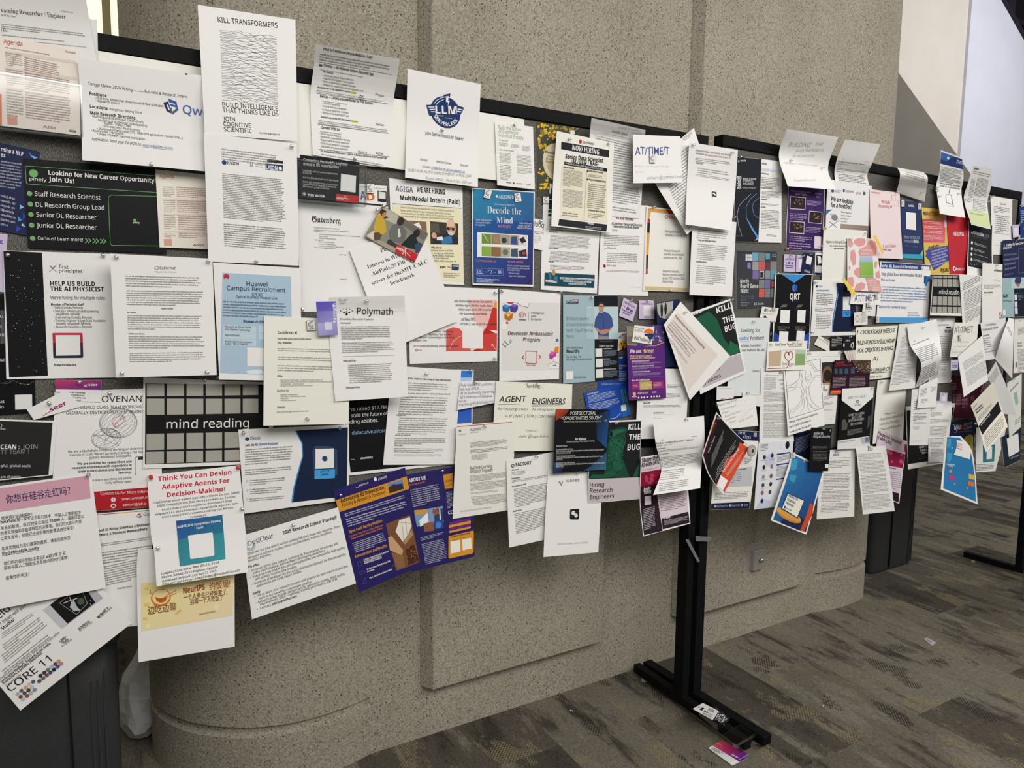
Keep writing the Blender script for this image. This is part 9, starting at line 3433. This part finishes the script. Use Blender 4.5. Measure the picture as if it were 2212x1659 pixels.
# ------------------------------------------------------------------ small square metal badges used as pins
M_BADGE = mat('e9e9ea', 0.3, 0.4)
for k, (S, x, y, w, h, rot, u, v, short, where) in enumerate(BADGES):
    P0 = S.pos(np.array([u]), np.array([v]))[0]; a, b, n = S.B.ab(P0); i, j = S.B.idx(np.array([a]), np.array([b])); hh = max(n, float(S.B.hf[i[0], j[0]])) + 0.0012
    c, sn = math.cos(math.radians(rot)), math.sin(math.radians(rot))
    def pt(dx, dy, up): return S.B.hit(x + dx * c - dy * sn, y + dx * sn + dy * c, hh + up)
    def slab_pts(x0, x1, y0, y1, z0, z1): return [pt(dx, dy, zz) for zz in (z0, z1) for dx, dy in ((x0, y0), (x1, y0), (x1, y1), (x0, y1))]
    ink_ = Ink(); FQ = [(0, 3, 2, 1), (4, 5, 6, 7), (0, 1, 5, 4), (1, 2, 6, 5), (2, 3, 7, 6), (3, 0, 4, 7)]
    ink_.add(slab_pts(-w / 2, w / 2, -h / 2, h / 2, 0, 0.0022), FQ, mat('7c7c7e', 0.35, 0.5))
    ink_.add(slab_pts(-w * 0.46, w * 0.46, -h * 0.46, h * 0.46, 0.0022, 0.0026), FQ, M_BADGE)
    root = ink_.build('square_badge')
    dk = Ink()
    for r0, r1, t0, t1 in ((0.30, 0.38, 60, 300), (0.17, 0.23, 90, 330)):
        P_, F_ = [], []
        for q_ in range(13):
            t_ = math.radians(t0 + (t1 - t0) * q_ / 12)
            for r_ in (r0, r1): P_.append(pt(w * r_ * math.cos(t_) + w * 0.05, -h * 0.8 * r_ * math.sin(t_) - h * 0.1, 0.0030))
        for q_ in range(12): F_.append((2 * q_, 2 * q_ + 1, 2 * q_ + 3, 2 * q_ + 2))
        dk.add(np.array(P_), F_, mat('6c6c70'))
    dk.add([pt(dx, dy, 0.003) for dx, dy in ((-w * .3, h * .3), (w * .3, h * .3), (w * .3, h * .36), (-w * .3, h * .36))], [(0, 1, 2, 3)], mat('6c6c70'))
    dk.build('curl_emblem', root)
    tag(root, 'small square white badge pinned at the %s of the %s' % (where, short), 'badge', 'square white badge pins')

# ------------------------------------------------------------------ clear leaflet holders
def plate(ink_, q, m, th=0.002):
    q = [np.array(p) for p in q]; nn = np.cross(q[1] - q[0], q[3] - q[0]); nn = nn / np.linalg.norm(nn) * th
    ink_.add(q + [p + nn for p in q], [(0, 1, 2, 3), (4, 7, 6, 5), (0, 4, 5, 1), (1, 5, 6, 2), (2, 6, 7, 3), (3, 7, 4, 0)], m)
def holder(B, short, tl, tr, br, bl, front_v, depth, label):
    base = SHEETS[short].off
    H = lambda p, h: B.hit(p[0], p[1], h)
    lerp = lambda a, c, t: (a[0] + (c[0] - a[0]) * t, a[1] + (c[1] - a[1]) * t)
    z0, z1 = base + 0.022, base + 0.022 + depth
    root = None
    ftl, ftr = lerp(tl, bl, front_v), lerp(tr, br, front_v)
    i = Ink(); plate(i, [H(tl, z0), H(tr, z0), H(br, z0), H(bl, z0)], M_CLEAR); root = i.build('leaflet_holder')
    fwd = lambda p: np.array(H(p, z0)) + np.array(B.Nn) * depth
    i = Ink(); plate(i, [fwd(ftl), fwd(ftr), fwd(br), fwd(bl)], M_CLEAR); i.build('front_plate', root)
    i = Ink(); plate(i, [H(bl, z0), H(br, z0), fwd(br), fwd(bl)], M_EDGE, 0.003); i.build('bottom_shelf', root)
    for a_, c_ in ((ftl, bl), (ftr, br)):
        i = Ink(); plate(i, [H(a_, z0), fwd(a_), fwd(c_), H(c_, z0)], M_EDGE); i.build('side_wall', root)
    i = Ink()
    plate(i, [fwd(ftl), fwd(ftr), fwd(lerp(ftr, br, 0.015)), fwd(lerp(ftl, bl, 0.015))], M_EDGE, 0.0025); i.build('front_lip', root)
    return tag(root, label, 'leaflet holder', 'clear leaflet holders')
holder(B1, 'holder agenda sheet', (-16, 70), (172, 108), (178, 298), (-14, 277), 0.42, 0.016, 'clear acrylic leaflet holder with an agenda sheet, at the left edge')  # the agenda sheet inside is coloured greyer for the shade there
holder(B1, 'job board card', (637, 336), (787, 352), (786, 446), (638, 431), 0.10, 0.016, 'clear acrylic leaflet holder with a navy landscape card')
# clear sleeve round the board game poster
S = SHEETS['board game poster']
i = Ink(); hs = S.off + 0.011
q = [B2.hit(*p, hs) for p in ((1587.5, 537), (1681.5, 538.5), (1677, 665), (1589.5, 671))]
plate(i, q, M_SLEEVE, 0.0012); sl_o = i.build('plastic_sleeve'); tag(sl_o, 'clear plastic sleeve over the board game poster', 'sleeve')
i = Ink(); stripe = [B2.hit(*p, hs + 0.002) for p in ((1587.5, 537), (1681.5, 538.5), (1681.4, 542), (1587.6, 541))]; plate(i, stripe, M_EDGE, 0.0015)
stripe = [B2.hit(*p, hs + 0.002) for p in ((1587.5, 537), (1590.8, 537), (1593, 671), (1589.5, 671))]; plate(i, stripe, M_EDGE, 0.0015)
i.build('welded_seam', sl_o)

# ------------------------------------------------------------------ yellow tape, fallen strips, disc badge
def tape(name, B, pts, h, m, label, cat):
    i = Ink(); plate(i, [B.hit(x, y, h) for x, y in pts], m, 0.0008)
    return tag(i.build(name), label, cat)
Mt = mat('ecd35a', 0.45, 0.4)
hp = SHEETS['pink blotched card'].off + 0.035
tape('yellow_tape', B2, ((1818, 601.5), (1824.5, 600.5), (1849.7, 633.8), (1843, 642)), hp, Mt, 'strip of yellow tape at the lower left of the pink blotched card', 'tape')
tape('yellow_tape', B2, ((1886, 510), (1892, 508), (1909.6, 543.6), (1906.6, 549)), hp, Mt, 'strip of yellow tape at the upper right of the pink blotched card', 'tape')
Mg = mat('70747c', 0.4, 0.4)
yy_ = 1.872
def wall_tape(pts, yv, label):
    i = Ink(); q = [np.array(at(x, y, yy=yv)) for x, y in pts]; plate(i, q, Mg, 0.0008); return tag(i.build('grey_tape'), label, 'tape', 'grey tape strips on the posts')
wall_tape(((1503, 1158), (1537, 1160), (1533, 1170), (1503, 1169)), 1.866, 'frayed grey tape strip stuck sideways across the black posts')
wall_tape(((1481, 1166), (1487, 1164), (1512, 1212), (1507, 1215)), 1.866, 'grey tape strip hanging slantwise on the black post')
bm = bmesh.new(); lathe(bm, [(0.022, 0), (0.022, 0.004), (0.019, 0.0052), (0.0, 0.0055)], 32)
S = SHEETS['orange foot brochure']; Pq = B2.hit(1622.7, 973.5, S.off + 0.052)
dsc = link('disc_badge', bm, mat('a8a6a2', 0.35), smooth=False); dsc.location = Pq; dsc.rotation_euler = Vector(B2.Nn).to_track_quat('Z', 'Y').to_euler()
bm = bmesh.new(); lathe(bm, [(0.013, 0.0052), (0.013, 0.0062), (0.0, 0.0064)], 28); link('pale_ring', bm, mat('c8c0b8'), dsc)
bm = bmesh.new(); lathe(bm, [(0.0065, 0.006), (0.0065, 0.0072), (0.0, 0.0074)], 24); link('dark_centre', bm, mat('3a2a24'), dsc)
tag(dsc, 'round grey badge with a dark centre on the corner of the black and orange brochure', 'badge')

# ------------------------------------------------------------------ outlet plate on the pier
pa, pb = at(1612, 1176, yy=2.178), at(1644, 1228, yy=2.178)
ox, oz, ow, oh = pa.x, pb.z, pb.x - pa.x, pa.z - pb.z
y0 = wy(ox) - 0.04
root = link('outlet_plate', BX(ox, ox + ow, y0 - 0.006, y0 + 0.001, oz, oz + oh), M_STEEL, bevel=0.003)
bm = bmesh.new(); x0, x1, z0, z1 = ox + ow * 0.2, ox + ow * 0.96, oz + oh * 0.06, oz + oh * 0.78
prism(bm, [(x0, y0 - 0.005), (x0 + 0.008, y0 - 0.024), (x1 - 0.004, y0 - 0.024), (x1, y0 - 0.005)], z0, z1); link('box_cover', bm, M_STEEL, root, bevel=0.003)
bm = bmesh.new(); lathe(bm, [(0.012, 0), (0.012, 0.006), (0.008, 0.012), (0.003, 0.014)], 18)
kn = link('lock_knob', bm, mat('c8c4bc', 0.25, 0.5, 0.9), root, smooth=True); kn.location = (ox + ow * 0.66, y0 - 0.0242, oz + oh * 0.42); kn.rotation_euler = (math.radians(90), 0, 0)
tag(root, 'dull steel outlet box with a round lock on the concrete below the desk poster', 'outlet')

# ------------------------------------------------------------------ bins
def rounded(x0, x1, y0, y1, r, n=5):
    out = []
    for cx, cy, a0 in ((x1 - r, y1 - r, 0), (x0 + r, y1 - r, 90), (x0 + r, y0 + r, 180), (x1 - r, y0 + r, 270)):
        for k in range(n + 1):
            a = math.radians(a0 + 90 * k / n); out.append((cx + r * math.cos(a), cy + r * math.sin(a)))
    return out
def make_bin(name, label, cx, cy, wx, wd, h, seam_x, rz=0.0):
    root = empty(name, (cx, cy, 0), rz); tag(root, label, 'bin', 'charcoal bins')
    bm = bmesh.new()
    prof = [(0.0, 0.94), (0.012, 0.955), (0.5, 0.98), (h - 0.16, 1.0)]
    ring = []
    for z, s in prof: ring.append([bm.verts.new((x * s, y * s, z)) for x, y in rounded(-wx / 2, wx / 2, -wd / 2, wd / 2, 0.035)])
    for a, c in zip(ring, ring[1:]):
        for i in range(len(a)): bm.faces.new((a[i], a[(i + 1) % len(a)], c[(i + 1) % len(a)], c[i]))
    bm.faces.new(ring[0]); bm.faces.new(ring[-1])
    body = link('bin_body', bm, M_BIN, root)
    for p in body.data.polygons: p.use_smooth = abs(p.normal.z) < 0.9
    bm = bmesh.new()
    for k in range(3):
        xx = wx / 2 - 0.035 - 0.014 * k; prism(bm, [(xx, -wd / 2 * 0.975 - 0.003), (xx + 0.006, -wd / 2 * 0.975 - 0.003), (xx + 0.006, -wd / 2 * 0.93), (xx, -wd / 2 * 0.93)], 0.02, h - 0.18)
    link('corner_rib', bm, M_BIN, body)
    prismb = bmesh.new(); box(prismb, seam_x - 0.002, seam_x + 0.002, -wd / 2 - 0.0008, -wd / 2 * 0.93, 0.02, h - 0.17); link('door_seam', prismb, mat('0c0c0d', 0.8), body)
    bm = bmesh.new()
    prism(bm, rounded(-wx / 2 - 0.008, wx / 2 + 0.008, -wd / 2 - 0.008, wd / 2 + 0.008, 0.04), h - 0.158, h - 0.1)
    link('bin_collar', bm, M_BIN, root, bevel=0.006)
    bm = bmesh.new(); prism(bm, rounded(-wx / 2 + 0.01, wx / 2 - 0.01, -wd / 2 + 0.01, wd / 2 - 0.01, 0.04), h - 0.0985, h); link('bin_lid', bm, M_BIN, root, bevel=0.02)
    return root
make_bin('waste_bin', 'charcoal plastic bin standing past the rounded end of the concrete pier', 3.905, 2.63, 0.42, 0.46, 0.98, -0.045, math.radians(2))
make_bin('waste_bin', 'large charcoal bin at the lower left corner, below the rotated studio flyer', -0.235, 2.215, 0.415, 0.46, 0.80, 0.100)

# ------------------------------------------------------------------ plastic bag between the left bin and the pier
rb = random.Random(5)
c0 = at(300, 1485, yy=2.62)
bm = bmesh.new(); bmesh.ops.create_icosphere(bm, subdivisions=3, radius=1.0)
for v in bm.verts:
    p = v.co.copy(); t = (p.z + 1) / 2
    r = 1.0 - 0.55 * t ** 1.6
    cr = 1 + 0.10 * math.sin(7 * p.x + 5 * p.z) + 0.07 * math.sin(11 * p.y - 6 * p.z + 2 * p.x)
    v.co = (p.x * 0.105 * r * cr + 0.05 * t, p.y * 0.12 * r * cr, max(0.0, t * 0.36 * (1 + 0.05 * math.sin(9 * p.x))))
bag = link('plastic_bag', bm, noisy_mat('white_plastic_film', (0.62, 0.62, 0.62), (0.75, 0.75, 0.75), 14, 0.4, 0.4, 0.6, dist=0.02))
bag.location = (c0.x + 0.0, 2.66, 0.002)
bm = bmesh.new(); pr_ = [(0.05, -0.052, 0.295), (0.085, -0.05, 0.32), (0.09, -0.045, 0.345), (0.06, -0.042, 0.335)]
vv_ = [bm.verts.new(p) for p in pr_] + [bm.verts.new((p[0], p[1] + 0.003, p[2])) for p in pr_]
for f in ((0, 1, 2, 3), (4, 5, 6, 7), (0, 1, 5, 4), (1, 2, 6, 5), (2, 3, 7, 6), (3, 0, 4, 7)): bm.faces.new([vv_[i] for i in f])
link('red_print', bm, mat('a82848'), bag)
tag(bag, 'crumpled white plastic bag squeezed between the large bin and the concrete pier', 'bag')

# ------------------------------------------------------------------ things on the foot bars and the floor
BAR = 0.053
def quad_on(z, pts): return [np.array(at(x, y, z=z)) for x, y in pts]
def up_plate(name, q, th, m, parent=None):
    i = Ink(); q = [np.array(p) for p in q]; u_ = np.array([0, 0, th]); i.add(q + [p + u_ for p in q], [(0, 3, 2, 1), (4, 5, 6, 7), (0, 1, 5, 4), (1, 2, 6, 5), (2, 3, 7, 6), (3, 0, 4, 7)], m); return i.build(name, parent)
def on_quad(q, u, v, z=0.0): return (q[0] * (1 - u) + q[1] * u) * (1 - v) + (q[3] * (1 - u) + q[2] * u) * v + np.array([0, 0, z])
def print_on(q, rects, z, name, parent):
    i = Ink()
    for u0, v0, u1, v1, c in rects: i.add([on_quad(q, a, b_, z) for a, b_ in ((u0, v0), (u0, v1), (u1, v1), (u1, v0))], [(0, 1, 2, 3)], mat(c))
    return i.build(name, parent)
W = lambda x, y: (1240 + x / 3.95, 1250 + y / 3.95)
# pin box: clear tray of pins with a white hang card
tq = quad_on(BAR, [W(1062, 1165), W(1190, 1130), W(1330, 1238), W(1222, 1300)])
tray = up_plate('pin_box', tq, 0.0015, M_CLEAR)
for a_, b_ in ((0, 1), (1, 2), (2, 3), (3, 0)):
    e0, e1 = tq[a_], tq[b_]; i = Ink(); plate(i, [e0 + (0, 0, .0016), e1 + (0, 0, .0016), e1 + (0, 0, .022), e0 + (0, 0, .022)], M_EDGE, 0.001); i.build('tray_wall', tray)
tag(tray, 'open clear box of push pins with a white hang card on the foot bars', 'pin box')
hq = [np.array(at(*W(*p), z=BAR + 0.024)) for p in ((1100, 1062), (1232, 1130), (1182, 1208), (1012, 1112))]
hc = up_plate('hang_card', hq, 0.0008, mat('ecebe8'), tray)
print_on(hq, [(0.22, 0.42, 0.34, 0.74, '111'), (0.06, 0.5, 0.14, 0.62, '111'), (0.52, 0.12, 0.54, 0.42, '222'), (0.56, 0.12, 0.59, 0.42, '222'), (0.61, 0.12, 0.62, 0.42, '222'), (0.65, 0.12, 0.68, 0.42, '222'), (0.7, 0.12, 0.72, 0.42, '222'), (0.75, 0.12, 0.79, 0.42, '222'), (0.82, 0.12, 0.84, 0.42, '222'),
               (0.42, 0.55, 0.52, 0.7, '333'), (0.55, 0.55, 0.63, 0.7, '333'), (0.67, 0.6, 0.9, 0.64, '777'), (0.67, 0.7, 0.88, 0.74, '777'), (0.45, 0.8, 0.9, 0.84, '888'), (0.48, 0.88, 0.88, 0.92, '888')], 0.0012, 'card_print', hc)
rp_ = random.Random(3)
for k in range(46):
    o = first[None].copy(); COL.objects.link(o)
    u_, v_ = rp_.uniform(0.5, 0.93), rp_.uniform(0.1, 0.9); P = on_quad(tq, u_, v_, 0.0068 + 0.0048 * (k % 3))
    o.location = P; o.rotation_euler = (rp_.choice((-1, 1)) * math.radians(rp_.uniform(70, 110)), rp_.uniform(-0.4, 0.4), rp_.uniform(0, 6.28))
    tag(o, 'clear push pin lying in the open clear box on the foot bars', 'push pin', 'loose push pins in the box')
# empty clear card holder
eq = quad_on(BAR, [W(1425, 1255), W(1555, 1345), W(1385, 1445), W(1268, 1345)])
eh = up_plate('card_holder', eq, 0.002, M_CLEAR)
for a_, b_, hgt, nm_ in ((1, 2, 0.012, 'lip'), (0, 3, 0.004, 'rim'), (3, 2, 0.004, 'rim'), (0, 1, 0.004, 'rim')):
    e0, e1 = eq[a_], eq[b_]; i = Ink(); plate(i, [e0 + (0, 0, .0021), e1 + (0, 0, .0021), e1 + (0, 0, hgt), e0 + (0, 0, hgt)], M_EDGE, 0.002); i.build(nm_, eh)
tag(eh, 'empty clear card holder lying flat across the ends of the foot bars', 'card holder')
# fallen stack of gradient cards
prev = None
for k, (dx, dy) in enumerate(((10, -6), (5, 4), (0, 0))):
    cq = quad_on(0.001 + 0.0011 * k, [(W(1218, 1405)[0] + dx, W(1218, 1405)[1] + dy), (W(1450, 1523)[0] + dx, W(1450, 1523)[1] + dy), (W(1330, 1580)[0] + dx, W(1330, 1580)[1] + dy), (W(1145, 1447)[0] + dx, W(1145, 1447)[1] + dy)])
    c_ = up_plate('business_card', cq, 0.0009, mat('efeeee', 0.4))
    n_ = 14
    for r_ in range(n_):
        t_ = (r_ + 0.5) / n_
    i = Ink()
    for r_ in range(n_):
        t_ = (r_ + 0.5) / n_; ca, cb = np.array((0xd8, 0x56, 0x5c)), np.array((0x60, 0x2a, 0x8c)); mid_ = np.array((0xc4, 0x36, 0x78))
        cc = ca + (mid_ - ca) * min(1, 2 * t_) if t_ < 0.5 else mid_ + (cb - mid_) * (2 * t_ - 1)
        i.add([on_quad(cq, r_ / n_, 0.0, 0.0010), on_quad(cq, r_ / n_, 0.5, 0.0010), on_quad(cq, (r_ + 1) / n_, 0.5, 0.0010), on_quad(cq, (r_ + 1) / n_, 0.0, 0.0010)], [(0, 1, 2, 3)], mat('%02x%02x%02x' % tuple(int(q_) for q_ in cc), 0.4))
    i.build('gradient_band', c_)
    if k == 2:
        print_on(cq, [(0.08, 0.60, 0.5, 0.64, '555'), (0.08, 0.69, 0.42, 0.73, '555'), (0.08, 0.78, 0.46, 0.82, '555'), (0.08, 0.87, 0.35, 0.91, '555')], 0.0011, 'print_line', c_)
        tv, tf = text_mesh('seer', 'b'); i = Ink(); i.add([on_quad(cq, 0.70 + 0.22 * a_, 0.36 - 0.16 * b_, 0.0012) for a_, b_ in tv], tf, mat('f4f4f4')); i.build('word_print', c_)
    tag(c_, ['lowest magenta card of the small stack fallen on the carpet', 'middle magenta card of the small stack fallen on the carpet', 'topmost magenta and white card of the stack fallen on the carpet'][k], 'business card', 'cards fallen on the carpet')
# loose things on the carpet
for k, (x, y, lab) in enumerate(((1469, 1541, 'clear push pin lying on the carpet beside the left foot bar'), (1777, 1526, 'clear push pin lying on the open carpet right of the foot bars'), (1237, 1535, 'clear push pin lying on the carpet near the concrete base'))):
    o = first[None].copy(); COL.objects.link(o); p = at(x, y, z=0.006); o.location = (p.x, p.y, 0.0048); o.rotation_euler = (math.radians(96), 0, k * 1.9); tag(o, lab, 'push pin', 'push pins on the carpet')
lq = quad_on(0.001, [(1995, 1380), (2004, 1378), (2023, 1389), (2012, 1395)])
lt_ = up_plate('torn_scrap', lq, 0.0015, mat('b8b4b4')); print_on(lq, [(0.3, 0.2, 0.6, 0.7, '8a86a0')], 0.0018, 'blue_print', lt_); tag(lt_, 'small torn scrap of clear wrapper on the carpet at the right', 'litter')

# water bottle beside the far leg
bp_ = at(2221, 1297, z=0.0)
root = empty('water_bottle', (bp_.x, bp_.y, 0)); tag(root, 'clear ribbed water bottle on the carpet at the right edge', 'bottle')
bm = bmesh.new(); pr2_ = [(0.026, 0.0), (0.031, 0.006)]
for k in range(9): z_ = 0.014 + k * 0.0125; pr2_ += [(0.0325, z_), (0.030, z_ + 0.006)]
pr2_ += [(0.0325, 0.13), (0.0325, 0.15), (0.028, 0.172), (0.016, 0.19), (0.0125, 0.195), (0.0125, 0.203)]
lathe(bm, pr2_, 28); link('bottle_body', bm, clear_mat('bottle_plastic', 0.22, (0.8, 0.82, 0.84)), root, smooth=True)
bm = bmesh.new(); lathe(bm, [(0.0145, 0.2035), (0.0145, 0.217), (0.012, 0.219)], 20); link('bottle_cap', bm, mat('f0f0f0', 0.4), root, smooth=False)
